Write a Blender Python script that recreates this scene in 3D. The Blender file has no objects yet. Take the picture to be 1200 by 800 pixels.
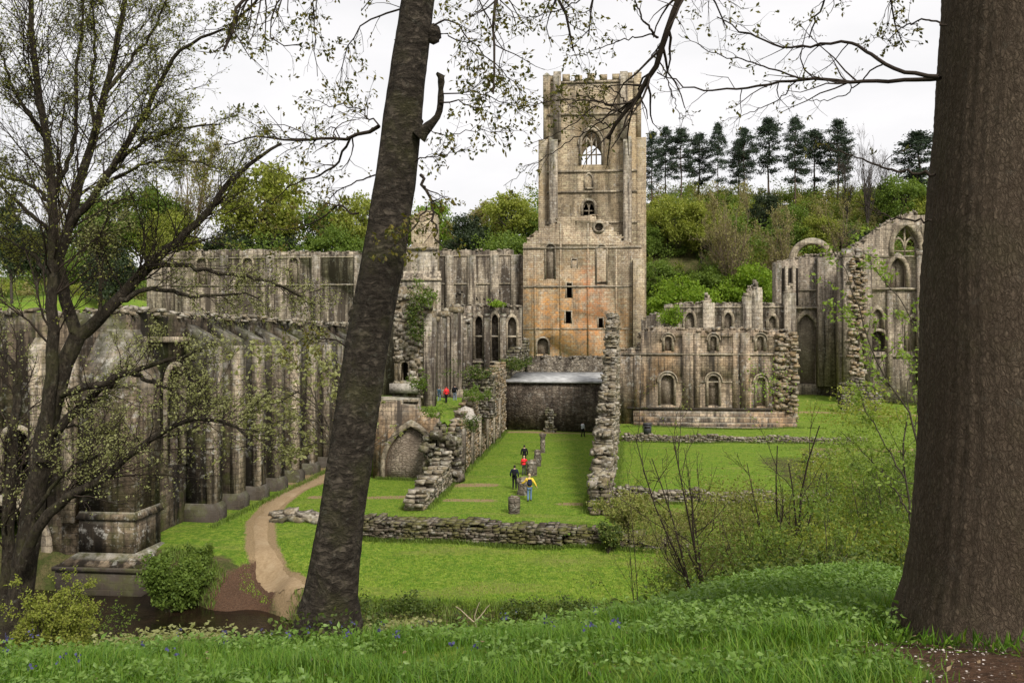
import bpy, math, random
import numpy as np
from mathutils import Vector
from mathutils.geometry import tessellate_polygon

scene = bpy.context.scene
COL = scene.collection
F, CY, HC = 1000.0, 400.0, 10.0      # lens of the photograph in pixels, horizon row, eye height above the lawn
TH = math.radians(5.7)
CT, ST = math.cos(TH), math.sin(TH)
random.seed(4)
RNG = np.random.default_rng(11)

# ---------------------------------------------------------------- site coordinates
def a2w(u, v, z=0.0):
    return Vector((u*CT + v*ST, -u*ST + v*CT, z))
def at(px, py, v):
    """point of an abbey wall plane at constant v -> (u, z)"""
    k = (px-600)/F
    u = v*(k*CT-ST)/(CT+k*ST)
    Y = -u*ST + v*CT
    return (u, HC-(py-CY)/F*Y)
def pt(px, py, Y):
    return np.array([(px-600)/F*Y, Y, HC-(py-CY)/F*Y])
def sm(a, b, x):
    t = np.clip((x-a)/(b-a), 0, 1)
    return t*t*(3-2*t)
RIV = np.array([(70, 30.), (30, 29.5), (0, 29.6), (-8, 30.2), (-12.5, 33.4), (-16.5, 36.4), (-25, 38.5), (-60, 39)])
def seg_dist(X, Y, P):
    d = np.full(np.shape(X), 1e9)
    for (x0, y0), (x1, y1) in zip(P[:-1], P[1:]):
        dx, dy = x1-x0, y1-y0
        t = np.clip(((X-x0)*dx+(Y-y0)*dy)/(dx*dx+dy*dy), 0, 1)
        d = np.minimum(d, np.hypot(X-x0-t*dx, Y-y0-t*dy))
    return d
def softplus(x, k):
    return k*np.log1p(np.exp(np.clip(x/k, -40, 40)))
def h(X, Y):
    X = np.asarray(X, float); Y = np.asarray(Y, float)
    plain = -0.9*(1-sm(33, 47, Y)) + 1.8*sm(102, 150, Y)
    hb = 27+21*sm(-40, 40, X)
    back = hb*sm(150, 250, Y)
    left = 16*sm(-50, -72, X)*sm(80, 145, Y)
    far = plain + np.maximum(back, left) + .12*np.sin(X*.37+Y*.21)*sm(60, 160, Y)*3
    far = far + .05*np.sin(X*.9+1.3)*np.sin(Y*.7) 
    far = far - .75*sm(2.5, .9, np.hypot((X+12.0)/.95, (Y-38.3)/1.5))
    d = seg_dist(X, Y, RIV) + .5*np.sin(X*.8+.6*np.sin(Y*1.1)) + .3*np.sin(Y*1.7+X*1.9)
    riv = sm(4.6, 2.9, d)
    far = far*(1-riv) - 2.5*riv
    sl = .235-.042*sm(-.5, 2.5, X)
    yc = 7.2+2*sm(0, 3, X)
    near = 8.4 - sl*(np.maximum(Y, -3)-4) + 1.5*np.tanh(X/30.) - .45*softplus(Y-yc, .6)
    near = near + .03*np.sin(X*2.3+Y)*np.sin(Y*1.9) + .02*np.sin(X*5.1)*np.sin(Y*4.3+1)
    return np.maximum(near, far)
def hz(X, Y):
    return float(h(X, Y))

# ---------------------------------------------------------------- objects
def tag(o, label, cat, group=None, kind=None):
    if label: o['label'] = label
    if cat: o['category'] = cat
    if group: o['group'] = group
    if kind: o['kind'] = kind
    return o
class MB:
    """collects geometry (world or abbey coordinates) and links it as one mesh object"""
    def __init__(s):
        s.v, s.q, s.t, s.n = [], [], [], 0
        s.attr = []
    def add(s, v, q=None, t=None):
        v = np.asarray(v, float).reshape(-1, 3)
        if q is not None and len(q): s.q.append(np.asarray(q, int).reshape(-1, 4)+s.n)
        if t is not None and len(t): s.t.append(np.asarray(t, int).reshape(-1, 3)+s.n)
        s.v.append(v); s.n += len(v)
    def arrays(s):
        V = np.concatenate(s.v) if s.v else np.zeros((0, 3))
        Q = np.concatenate(s.q) if s.q else np.zeros((0, 4), int)
        T = np.concatenate(s.t) if s.t else np.zeros((0, 3), int)
        return V, Q, T
    def box(s, u0, u1, v0, v1, z0, z1):
        s.add([(u0,v0,z0),(u1,v0,z0),(u1,v1,z0),(u0,v1,z0),(u0,v0,z1),(u1,v0,z1),(u1,v1,z1),(u0,v1,z1)],
              [(0,3,2,1),(4,5,6,7),(0,1,5,4),(1,2,6,5),(2,3,7,6),(3,0,4,7)])
    def hexa(s, p):
        s.add(p, [(0,3,2,1),(4,5,6,7),(0,1,5,4),(1,2,6,5),(2,3,7,6),(3,0,4,7)])
    def stones(s, c, size, jit, rng, yaw=.25):
        """many irregular blocks: c (N,3) centres, size (N,3) full sizes"""
        c = np.asarray(c, float).reshape(-1, 3); size = np.asarray(size, float).reshape(-1, 3); n = len(c)
        if n == 0: return
        b = np.array([(-1,-1,-1),(1,-1,-1),(1,1,-1),(-1,1,-1),(-1,-1,1),(1,-1,1),(1,1,1),(-1,1,1)])*.5
        P = b[None]*size[:, None]*(1+rng.uniform(-jit, jit, (n, 8, 3)))
        a = rng.uniform(-yaw, yaw, n); ca, sa = np.cos(a)[:, None], np.sin(a)[:, None]
        x = P[..., 0]*ca-P[..., 1]*sa; y = P[..., 0]*sa+P[..., 1]*ca
        P = np.stack([x, y, P[..., 2]], -1)
        tl = rng.uniform(-yaw, yaw, (n, 2))*.5
        P[..., 2] += P[..., 0]*tl[:, :1]+P[..., 1]*tl[:, 1:]
        P += c[:, None]
        q = np.array([(0,3,2,1),(4,5,6,7),(0,1,5,4),(1,2,6,5),(2,3,7,6),(3,0,4,7)])
        Q = (q[None]+8*np.arange(n)[:, None, None]).reshape(-1, 4)
        s.add(P.reshape(-1, 3), Q)
    def prism(s, outer, holes=(), d0=0, d1=1, axis='u'):
        """polygon in (a, z) with holes, extruded from depth d0 (front) to d1; axis 'u': a=u, depth=v. axis 'v': a=v, depth=u"""
        def area(p):
            return sum(p[i][0]*p[(i+1) % len(p)][1]-p[(i+1) % len(p)][0]*p[i][1] for i in range(len(p)))
        loops = [list(outer) if area(outer) > 0 else list(outer)[::-1]]
        for hh in holes: loops.append(list(hh) if area(hh) < 0 else list(hh)[::-1])
        tris = tessellate_polygon([[Vector((a, z, 0)) for a, z in L] for L in loops])
        P = np.array([p for L in loops for p in L], float); n = len(P)
        T = []
        for a, b, c in tris:
            cr = (P[b][0]-P[a][0])*(P[c][1]-P[a][1])-(P[b][1]-P[a][1])*(P[c][0]-P[a][0])
            if abs(cr) < 1e-9: continue
            T.append((a, b, c) if cr > 0 else (a, c, b))
        T = np.array(T, int)
        Q = []; o = 0
        for L in loops:
            m = len(L)
            for i in range(m):
                j = (i+1) % m
                Q.append((o+i, o+i+n, o+j+n, o+j))
            o += m
        Q = np.array(Q, int)
        if axis == 'u':
            V = np.concatenate([np.c_[P[:, 0], np.full(n, d0), P[:, 1]], np.c_[P[:, 0], np.full(n, d1), P[:, 1]]])
            T2 = np.concatenate([T, T[:, ::-1]+n])
        else:
            V = np.concatenate([np.c_[np.full(n, d0), P[:, 0], P[:, 1]], np.c_[np.full(n, d1), P[:, 0], P[:, 1]]])
            if d0 > d1:        # front looks towards +u
                T2 = np.concatenate([T, T[:, ::-1]+n])
            else:
                T2 = np.concatenate([T[:, ::-1], T+n]); Q = Q[:, ::-1]
        s.add(V, Q, T2)
    def tubes(s, P, R, k=5):
        """batch of tubes P (T,n,3), R (T,n)"""
        P = np.asarray(P, float); R = np.asarray(R, float); T, n, _ = P.shape
        if T == 0: return
        tg = np.gradient(P, axis=1); tg /= np.linalg.norm(tg, axis=2, keepdims=True)+1e-9
        m = tg.mean(1); ref = np.where(np.abs(m[:, 2:3]) < .8*np.linalg.norm(m, axis=1, keepdims=True), [[0, 0, 1.]], [[1., 0, 0]])
        N = np.cross(tg, ref[:, None]); N /= np.linalg.norm(N, axis=2, keepdims=True)+1e-9
        B = np.cross(tg, N)
        a = np.arange(k)*2*math.pi/k
        V = P[:, :, None]+R[:, :, None, None]*(np.cos(a)[None, None, :, None]*N[:, :, None]+np.sin(a)[None, None, :, None]*B[:, :, None])
        i = np.arange(n-1)[:, None]; j = np.arange(k)[None]; j2 = (j+1) % k
        q = np.stack([i*k+j, (i+1)*k+j, (i+1)*k+j2, i*k+j2], -1).reshape(-1, 4)
        Q = (q[None]+(n*k)*np.arange(T)[:, None, None]).reshape(-1, 4)
        s.add(V.reshape(-1, 3), Q)
    def leaves(s, C, size, rng, aspect=.55, flat=0.0, droop=0.0, fold=.25):
        """pointed four-vertex leaves with a fold, random directions"""
        C = np.asarray(C, float).reshape(-1, 3); n = len(C)
        if n == 0: return
        sz = np.broadcast_to(np.asarray(size, float), (n,))*rng.uniform(.65, 1.35, n)
        d = rng.normal(size=(n, 3)); d[:, 2] = d[:, 2]*(1-flat)-droop; d /= np.linalg.norm(d, axis=1, keepdims=True)+1e-9
        r = rng.normal(size=(n, 3)); r[:, 2] *= (1-flat*.6)
        w = np.cross(d, r); w /= np.linalg.norm(w, axis=1, keepdims=True)+1e-9
        if flat > 0:
            w[:, 2] *= (1-flat); w /= np.linalg.norm(w, axis=1, keepdims=True)+1e-9
        nn = np.cross(d, w)
        sz = sz[:, None]
        mid = C+d*sz*.5
        V = np.stack([C, mid-w*sz*aspect*.5+nn*sz*fold*.4, C+d*sz, mid+w*sz*aspect*.5+nn*sz*fold*.4], 1)
        t = np.array([(0, 1, 2), (0, 2, 3)])
        s.add(V.reshape(-1, 3), None, (t[None]+4*np.arange(n)[:, None, None]).reshape(-1, 3))
    def build(s, name, mat, parent=None, origin=None, abbey=False, uv=False, smooth=False):
        V, Q, T = s.arrays()
        if origin is None:
            origin = parent.get('_org', (0, 0, 0)) if parent else (0, 0, 0)
        origin = np.array(origin, float)
        V = V-origin
        me = bpy.data.meshes.new(name)
        me.vertices.add(len(V)); me.vertices.foreach_set('co', V.astype(np.float32).ravel())
        li = np.concatenate([Q.ravel(), T.ravel()]).astype(np.int32)
        me.loops.add(len(li)); me.loops.foreach_set('vertex_index', li)
        ls = np.concatenate([np.arange(len(Q))*4, len(Q)*4+np.arange(len(T))*3]).astype(np.int32)
        me.polygons.add(len(ls)); me.polygons.foreach_set('loop_start', ls)
        if smooth: me.polygons.foreach_set('use_smooth', np.ones(len(ls), bool))
        me.update(calc_edges=True)
        if uv:
            def fn(I):
                return np.cross(V[I[:, 1]]-V[I[:, 0]], V[I[:, 2]]-V[I[:, 0]])
            N = np.concatenate([fn(Q), fn(T)]) if len(ls) else np.zeros((0, 3))
            ax = np.argmax(np.abs(N), axis=1)
            cnt = np.concatenate([np.full(len(Q), 4), np.full(len(T), 3)])
            axl = np.repeat(ax, cnt); W = V[li]+origin
            U = np.where((axl == 0)[:, None], W[:, [1, 2]], np.where((axl == 1)[:, None], W[:, [0, 2]], W[:, [0, 1]]))
            me.uv_layers.new(name='UVMap').data.foreach_set('uv', U.astype(np.float32).ravel())
        o = bpy.data.objects.new(name, me); COL.objects.link(o)
        if mat is not None: me.materials.append(mat)
        if parent is not None:
            o.parent = parent
            ORG[o.name] = tuple(origin)
        else:
            ORG[o.name] = tuple(origin)
            if abbey:
                o.location = a2w(origin[0], origin[1], origin[2]); o.rotation_euler = (0, 0, -TH)
            else:
                o.location = origin
        return o
ORG = {}
def part(mb, name, mat, parent, label=None, smooth=False, uv=True):
    o = mb.build(name, mat, parent, origin=ORG[parent.name], uv=uv, smooth=smooth)
    if label: o['label'] = label
    return o
def stone_thing(mb, name, mat, label, cat, origin, group=None, smooth=False):
    o = mb.build(name, mat, None, origin=origin, abbey=True, uv=True, smooth=smooth)
    return tag(o, label, cat, group)
def empty(name, loc, label, cat, group=None, rz=0):
    o = bpy.data.objects.new(name, None); COL.objects.link(o)
    o.location = loc; o.rotation_euler = (0, 0, rz); o.empty_display_size = .3
    ORG[o.name] = tuple(loc)
    return tag(o, label, cat, group)

# ---------------------------------------------------------------- node helpers
class NT:
    def __init__(s, name):
        s.m = bpy.data.materials.new(name); s.m.use_nodes = True
        s.t = s.m.node_tree; s.t.nodes.clear()
        s.out = s.t.nodes.new('ShaderNodeOutputMaterial')
    def n(s, typ, **kw):
        nd = s.t.nodes.new(typ)
        for k, v in kw.items(): setattr(nd, k, v)
        return nd
    def l(s, a, b): s.t.links.new(a, b)
    def setin(s, nd, **kw):
        for k, v in kw.items():
            nd.inputs[k.replace('_', ' ')].default_value = v
    def pos(s):
        return s.n('ShaderNodeNewGeometry').outputs['Position']
    def mapped(s, vec, scale=(1, 1, 1), loc=(0, 0, 0)):
        m = s.n('ShaderNodeMapping'); m.inputs['Scale'].default_value = scale; m.inputs['Location'].default_value = loc
        s.l(vec, m.inputs['Vector']); return m.outputs[0]
    def noise(s, vec, scale, detail=4, rough=.55, dist=0.0, out='Fac'):
        n = s.n('ShaderNodeTexNoise'); n.inputs['Scale'].default_value = scale; n.inputs['Detail'].default_value = detail
        n.inputs['Roughness'].default_value = rough; n.inputs['Distortion'].default_value = dist
        s.l(vec, n.inputs['Vector']); return n.outputs[out]
    def ramp(s, fac, stops, interp='LINEAR'):
        r = s.n('ShaderNodeValToRGB'); r.color_ramp.interpolation = interp
        e = r.color_ramp.elements
        while len(e) < len(stops): e.new(.5)
        for el, (p, c) in zip(e, stops):
            el.position = p; el.color = (*c, 1) if len(c) == 3 else c
        s.l(fac, r.inputs[0]); return r.outputs[0]
    def fr(s, fac, a, b, c0=0.0, c1=1.0):
        r = s.n('ShaderNodeMapRange'); r.inputs[1].default_value = a; r.inputs[2].default_value = b
        r.inputs[3].default_value = c0; r.inputs[4].default_value = c1; r.clamp = True
        s.l(fac, r.inputs[0]); return r.outputs[0]
    def mix(s, fac, a, b, mode='MIX'):
        m = s.n('ShaderNodeMix'); m.data_type = 'RGBA'; m.blend_type = mode; m.clamp_factor = True
        for sock, x in ((m.inputs[0], fac), (m.inputs[6], a), (m.inputs[7], b)):
            if isinstance(x, (int, float)): sock.default_value = x
            elif isinstance(x, tuple): sock.default_value = (*x, 1) if len(x) == 3 else x
            else: s.l(x, sock)
        return m.outputs[2]
    def math(s, op, a, b=None):
        m = s.n('ShaderNodeMath'); m.operation = op
        for sock, x in ((m.inputs[0], a), (m.inputs[1], b)):
            if x is None: continue
            if isinstance(x, (int, float)): sock.default_value = x
            else: s.l(x, sock)
        return m.outputs[0]
    def bsdf(s, color, rough=.85, normal=None, spec=.25, **kw):
        b = s.n('ShaderNodeBsdfPrincipled')
        if isinstance(color, tuple): b.inputs['Base Color'].default_value = (*color, 1)
        else: s.l(color, b.inputs['Base Color'])
        if isinstance(rough, (int, float)): b.inputs['Roughness'].default_value = rough
        else: s.l(rough, b.inputs['Roughness'])
        b.inputs['Specular IOR Level'].default_value = spec
        for k, v in kw.items(): b.inputs[k.replace('_', ' ')].default_value = v
        if normal is not None: s.l(normal, b.inputs['Normal'])
        s.l(b.outputs[0], s.out.inputs[0]); return b
    def bump(s, height, strength=.5, dist=.05, normal=None):
        b = s.n('ShaderNodeBump'); b.inputs['Strength'].default_value = strength; b.inputs['Distance'].default_value = dist
        s.l(height, b.inputs['Height'])
        if normal is not None: s.l(normal, b.inputs['Normal'])
        return b.outputs[0]

def ashlar(name, c1, c2, bw=.62, bh=.31, streak=.5, lichen=.3, dark=(.055, .045, .036), warm=None, mortar=(.095, .075, .055), moss=0.0, bumpd=.04, head=.8, joint=.024, single=.55):
    n = NT(name)
    uv = n.n('ShaderNodeTexCoord').outputs['UV']; P = n.pos()
    wob = n.noise(uv, .9, 3, out='Color')
    uvw = n.mix(.09, uv, wob, 'ADD')
    br = n.n('ShaderNodeTexBrick'); br.offset = .5; br.squash = 1
    br.inputs['Scale'].default_value = 1; br.inputs['Brick Width'].default_value = bw; br.inputs['Row Height'].default_value = bh
    br.inputs['Mortar Size'].default_value = joint; br.inputs['Mortar Smooth'].default_value = .25; br.inputs['Bias'].default_value = 0
    br.inputs['Color1'].default_value = (*c1, 1); br.inputs['Color2'].default_value = (*c2, 1); br.inputs['Mortar'].default_value = (*mortar, 1)
    n.l(uvw, br.inputs['Vector'])
    col = br.outputs['Color']
    # single stones weathered darker or bleached
    b2 = n.n('ShaderNodeTexBrick'); b2.offset = .5
    for k_, v_ in (('Scale', 1), ('Brick Width', bw), ('Row Height', bh), ('Mortar Size', 0.0), ('Bias', 0)): b2.inputs[k_].default_value = v_
    b2.inputs['Color1'].default_value = (0, 0, 0, 1); b2.inputs['Color2'].default_value = (1, 1, 1, 1); n.l(uvw, b2.inputs['Vector'])
    one = n.n('ShaderNodeSeparateColor'); n.l(b2.outputs['Color'], one.inputs[0])
    col = n.mix(n.fr(one.outputs[0], .6, .95, 0, single), col, (c1[0]*.42, c1[1]*.4, c1[2]*.36))
    col = n.mix(n.fr(one.outputs[0], .3, .05, 0, .5), col, (min(.62, c1[0]*1.4), min(.56, c1[1]*1.36), min(.48, c1[2]*1.3)))
    # whole-stone tone differences and blotches
    big = n.noise(P, .22, 5, .62)
    col = n.mix(n.fr(big, .35, .7, 0, .55), col, (c1[0]*.55, c1[1]*.53, c1[2]*.52), 'MIX')
    mid = n.noise(P, 1.1, 5, .65)
    col = n.mix(n.fr(mid, .5, .68, 0, .55), col, (min(c2[0]*1.45, .62), min(c2[1]*1.42, .58), min(c2[2]*1.4, .52)))
    if warm is not None:
        wn = n.noise(P, .16, 4, .6)
        col = n.mix(n.fr(wn, .5, .66, 0, .75), col, warm)
    st = n.noise(n.mapped(P, (.85, .85, .075)), 1.0, 5, .6)
    st2 = n.noise(n.mapped(P, (2.6, 2.6, .16)), 1.0, 4, .6)
    sf = n.math('MULTIPLY', n.math('ADD', n.fr(st, .42, .6, 0, 1), n.fr(st2, .49, .62, 0, .75)), streak)
    col = n.mix(sf, col, dark)
    sp = n.noise(P, 5.5, 4, .7)
    col = n.mix(n.fr(sp, .5, .66, 0, .7), col, dark)
    col = n.mix(n.fr(n.noise(P, 2.3, 6, .75), .52, .64, 0, .55), col, dark)
    if lichen > 0:
        li = n.math('MULTIPLY', n.fr(n.noise(P, 2.6, 5, .7), .54, .64), n.fr(n.noise(P, .35, 3), .42, .6))
        col = n.mix(n.math('MULTIPLY', li, lichen), col, (.52, .5, .45))
    if moss > 0:
        mo = n.math('MULTIPLY', n.fr(n.noise(P, .7, 5, .65), .5, .62), moss)
        col = n.mix(mo, col, (.075, .085, .02))
    nz = n.n('ShaderNodeSeparateXYZ'); n.l(n.n('ShaderNodeNewGeometry').outputs['Normal'], nz.inputs[0])
    top = n.fr(nz.outputs[2], .5, .9)
    tc = n.mix(n.fr(n.noise(P, 1.6, 5, .7), .4, .62), (.1, .1, .045), (.42, .4, .35))
    col = n.mix(n.math('MULTIPLY', top, head), col, tc)
    hgt = n.math('ADD', n.math('MULTIPLY', br.outputs['Fac'], -.8), n.math('MULTIPLY', n.noise(P, 4.5, 6, .7), 1.1))
    n.bsdf(col, .92, n.bump(hgt, .75, bumpd), spec=.12)
    return n.m
def rubble(name, cols, dark=(.03, .025, .02), lichen=.4, moss=.25, scale=2.6):
    """rough stones: every block of the mesh has its own tone"""
    n = NT(name); P = n.pos()
    g = n.n('ShaderNodeNewGeometry')
    stops = [(i/max(1, len(cols)-1), c) for i, c in enumerate(cols)]
    col = n.ramp(g.outputs['Random Per Island'], stops)
    col = n.mix(n.fr(n.noise(P, 3.5, 5, .7), .42, .66, 0, .75), col, dark)
    col = n.mix(n.math('MULTIPLY', n.fr(n.noise(P, scale, 5, .7), .52, .62), lichen), col, (.55, .53, .47))
    nz = n.n('ShaderNodeSeparateXYZ'); n.l(g.outputs['Normal'], nz.inputs[0])
    mo = n.math('MULTIPLY', n.fr(n.noise(P, .9, 5, .65), .45, .58), n.fr(nz.outputs[2], -.3, .8, moss*.35, moss))
    col = n.mix(mo, col, (.1, .1, .02))
    hgt = n.noise(P, 7, 6, .75)
    n.bsdf(col, .93, n.bump(hgt, .8, .05), spec=.1)
    return n.m
def rubble_coursed(name, cols, dark=(.028, .022, .018), lichen=.3, sc=(2.4, 2.4, 4.2), mortar=(.1, .085, .065)):
    """roughly coursed small stones by cell texture"""
    n = NT(name); P = n.pos(); uv = n.n('ShaderNodeTexCoord').outputs['UV']
    wob = n.noise(uv, 2.2, 3, out='Color'); q = n.mix(.12, uv, wob, 'ADD')
    vo = n.n('ShaderNodeTexVoronoi'); vo.feature = 'F1'; vo.inputs['Scale'].default_value = 1; vo.inputs['Randomness'].default_value = .8
    m = n.mapped(q, (sc[0], sc[2], 1)); n.l(m, vo.inputs['Vector'])
    ve = n.n('ShaderNodeTexVoronoi'); ve.feature = 'DISTANCE_TO_EDGE'; ve.inputs['Randomness'].default_value = .8; ve.inputs['Scale'].default_value = 1
    n.l(m, ve.inputs['Vector'])
    sx = n.n('ShaderNodeSeparateColor'); n.l(vo.outputs['Color'], sx.inputs[0])
    col = n.ramp(sx.outputs[0], [(i/max(1, len(cols)-1), c) for i, c in enumerate(cols)])
    edge = n.fr(n.math('ADD', ve.outputs['Distance'], n.math('MULTIPLY', n.math('SUBTRACT', n.noise(P, 9, 4, .7), .5), .2)), .0, .14)
    col = n.mix(edge, mortar, col)
    col = n.mix(n.fr(n.noise(P, .5, 5, .65), .42, .68, 0, .75), col, dark)
    st = n.noise(n.mapped(P, (1.5, 1.5, .12)), 1.0, 5, .6)
    col = n.mix(n.fr(st, .48, .68, 0, .7), col, dark)
    col = n.mix(n.math('MULTIPLY', n.fr(n.noise(P, 2.2, 5, .7), .55, .63), lichen), col, (.5, .48, .43))
    hgt = n.math('ADD', edge, n.math('MULTIPLY', n.noise(P, 6, 5, .7), .8))
    n.bsdf(col, .93, n.bump(hgt, .9, .06), spec=.1)
    return n.m
def leafmat(name, cols, trans=.45, spec=.2, rough=.55):
    n = NT(name); g = n.n('ShaderNodeNewGeometry')
    stops = [(i/max(1, len(cols)-1), c) for i, c in enumerate(cols)]
    col = n.ramp(g.outputs['Random Per Island'], stops)
    big = n.noise(g.outputs['Position'], .35, 3)
    col = n.mix(n.fr(big, .3, .7, 0, .4), col, cols[0])
    b = n.n('ShaderNodeBsdfPrincipled'); n.l(col, b.inputs['Base Color']); b.inputs['Roughness'].default_value = rough
    b.inputs['Specular IOR Level'].default_value = spec
    t = n.n('ShaderNodeBsdfTranslucent'); n.l(n.mix(1.0, col, (1.0, 1.0, .5), 'MULTIPLY'), t.inputs[0])
    mx = n.n('ShaderNodeMixShader'); mx.inputs[0].default_value = trans
    n.l(b.outputs[0], mx.inputs[1]); n.l(t.outputs[0], mx.inputs[2]); n.l(mx.outputs[0], n.out.inputs[0])
    return n.m
def barkmat(name, c1, c2, sc=(9, 9, 1.6), bumpd=.03, green=.0, style='plates'):
    n = NT(name); tc = n.n('ShaderNodeTexCoord').outputs['Object']; P = n.pos()
    wob = n.noise(tc, 5.0, 5, .65, out='Color'); q = n.mix(.09, tc, wob, 'ADD')
    tone = n.noise(P, 1.6, 5, .65)
    fine = n.noise(n.mapped(tc, (sc[0]*2.2, sc[1]*2.2, sc[2]*1.6)), 1, 6, .75)
    if style == 'plates':
        m = n.mapped(q, sc)
        v = n.n('ShaderNodeTexVoronoi'); v.feature = 'DISTANCE_TO_EDGE'; v.inputs['Scale'].default_value = 1; n.l(m, v.inputs['Vector'])
        vc = n.n('ShaderNodeTexVoronoi'); vc.feature = 'F1'; vc.inputs['Scale'].default_value = 1; n.l(m, vc.inputs['Vector'])
        e = n.fr(n.math('ADD', v.outputs['Distance'], n.math('MULTIPLY', n.math('SUBTRACT', fine, .5), .25)), 0.0, .3)
        sx = n.n('ShaderNodeSeparateColor'); n.l(vc.outputs['Color'], sx.inputs[0]); var = sx.outputs[0]
    else:
        cr = n.noise(n.mapped(q, sc), 1, 8, .74, .5); e = n.fr(cr, .38, .56)
        cr2 = n.noise(n.mapped(q, (sc[0]*.5, sc[1]*.5, sc[2]*.16)), 1, 6, .7, .8); e = n.math('MULTIPLY', e, n.fr(cr2, .36, .47, .25, 1)); var = n.noise(n.mapped(q, (sc[0]*.4, sc[1]*.4, sc[2]*.9)), 1, 4, .6)
    if style == 'furrowed':
        m = n.mapped(q, (54, 54, 21)); v = n.n('ShaderNodeTexVoronoi'); v.feature = 'DISTANCE_TO_EDGE'; v.inputs['Scale'].default_value = 1; n.l(m, v.inputs['Vector'])
        e = n.math('MULTIPLY', n.fr(e, 0, 1, .35, 1), n.fr(n.math('ADD', v.outputs['Distance'], n.math('MULTIPLY', n.math('SUBTRACT', fine, .5), .5)), -.02, .24, .3, 1))
    col = n.mix(e, (c1[0]*.38, c1[1]*.36, c1[2]*.35) if style == 'plates' else (c1[0]*.22, c1[1]*.21, c1[2]*.2), n.mix(var, c1, c2))
    col = n.mix(n.fr(fine, .4, .7, 0, .6), col, (c1[0]*.5, c1[1]*.5, c1[2]*.5))
    col = n.mix(n.fr(tone, .35, .7, 0, .55), col, (c1[0]*.55, c1[1]*.52, c1[2]*.5))
    if green > 0:
        col = n.mix(n.math('MULTIPLY', n.fr(n.noise(P, 2.7, 6, .7), .5, .66), green), col, (.085, .085, .03))
        col = n.mix(n.math('MULTIPLY', n.fr(n.noise(P, 11, 6, .75), .58, .68), green), col, (.2, .2, .16))
    hgt = n.math('ADD', e, n.math('MULTIPLY', fine, .6))
    n.bsdf(col, .92, n.bump(hgt, .9, bumpd), spec=.12)
    return n.m
def plain(name, c, rough=.8, spec=.2, bump=0.0, nscale=30, var=.25):
    n = NT(name); P = n.n('ShaderNodeTexCoord').outputs['Object']
    nz = n.noise(P, nscale, 4, .6)
    col = n.mix(n.fr(nz, .35, .65, 0, 1), tuple(x*(1-var) for x in c), tuple(min(1, x*(1+var)) for x in c))
    n.bsdf(col, rough, n.bump(nz, .4, bump) if bump else None, spec=spec)
    return n.m
# ---------------------------------------------------------------- stone materials
M = {}
M['tower'] = ashlar('tower_stone', (.5, .405, .27), (.4, .32, .215), streak=.34, lichen=.35, bh=.34, bw=.74, joint=.02, single=.45, warm=(.34, .25, .14), mortar=(.13, .1, .068))
M['nave'] = ashlar('nave_stone', (.42, .36, .275), (.31, .26, .195), streak=.95, lichen=.5, bh=.36, bw=.8, dark=(.055, .044, .034))
M['ref'] = ashlar('refectory_stone', (.4, .34, .26), (.28, .23, .17), streak=.95, lichen=.45, dark=(.045, .036, .028))
M['chap'] = ashlar('chapter_stone', (.46, .36, .25), (.34, .265, .19), streak=.75, lichen=.45, warm=(.4, .23, .105))
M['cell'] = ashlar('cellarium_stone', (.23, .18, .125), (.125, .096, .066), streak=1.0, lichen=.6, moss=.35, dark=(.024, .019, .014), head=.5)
M['altar'] = ashlar('altar_chapel_stone', (.47, .39, .3), (.35, .29, .22), streak=.6, lichen=.45)
M['plinth'] = ashlar('damp_plinth_stone', (.05, .04, .03), (.032, .026, .019), streak=.9, lichen=.12, moss=.4, head=.15)
M['celldark'] = ashlar('cellarium_bay_stone', (.16, .125, .088), (.085, .066, .047), streak=1.0, lichen=.4, moss=.5, dark=(.016, .013, .01), head=.3)  # darkened range stone: staining plus the shade of the recesses in the colour
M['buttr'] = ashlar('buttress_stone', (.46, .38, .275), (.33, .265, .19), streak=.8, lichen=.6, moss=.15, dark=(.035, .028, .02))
M['trim'] = ashlar('dressed_trim_stone', (.45, .38, .275), (.37, .305, .22), bw=1.1, bh=.5, streak=.5, lichen=.4)
M['shaft'] = ashlar('shaft_stone', (.5, .43, .33), (.41, .345, .26), bw=.7, bh=.5, streak=.7, lichen=.4, dark=(.05, .04, .032))
M['rub'] = rubble('rubble_stone', [(.07, .058, .042), (.17, .14, .1), (.33, .28, .21), (.2, .155, .095), (.42, .37, .3), (.12, .1, .075)])
M['rubdark'] = rubble('dark_rubble_stone', [(.05, .042, .034), (.1, .085, .065), (.15, .125, .095), (.22, .19, .15)], lichen=.45, moss=.6)
M['rubwarm'] = rubble('warm_rubble_stone', [(.17, .12, .07), (.3, .21, .12), (.26, .22, .17), (.36, .28, .18)], moss=.2)
M['front'] = rubble('mossy_front_wall_stone', [(.04, .031, .021), (.08, .064, .044), (.13, .105, .075), (.21, .175, .13), (.06, .048, .034)], lichen=.3, moss=.75)  # mossy stone, tones also darkened to hold the shade of the front face
M['core'] = plain('wall_core', (.06, .05, .038), .95, .1, .05, 6, .5)
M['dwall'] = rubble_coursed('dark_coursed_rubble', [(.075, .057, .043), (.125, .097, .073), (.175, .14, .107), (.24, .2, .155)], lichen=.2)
M['rcourse'] = rubble_coursed('coursed_rubble', [(.12, .1, .078), (.2, .17, .13), (.28, .24, .185), (.33, .285, .225)])
M['infill'] = rubble_coursed('blocking_stone', [(.26, .21, .155), (.34, .28, .21), (.42, .35, .265), (.47, .395, .305)], dark=(.16, .125, .095), lichen=.15, sc=(3.4, 3.4, 6.0), mortar=(.25, .205, .155))
M['dark'] = plain('dark_interior', (.02, .017, .014), .95, .05, .02, 4, .4)  # near-black plates paint the shade inside holes and openings
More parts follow.
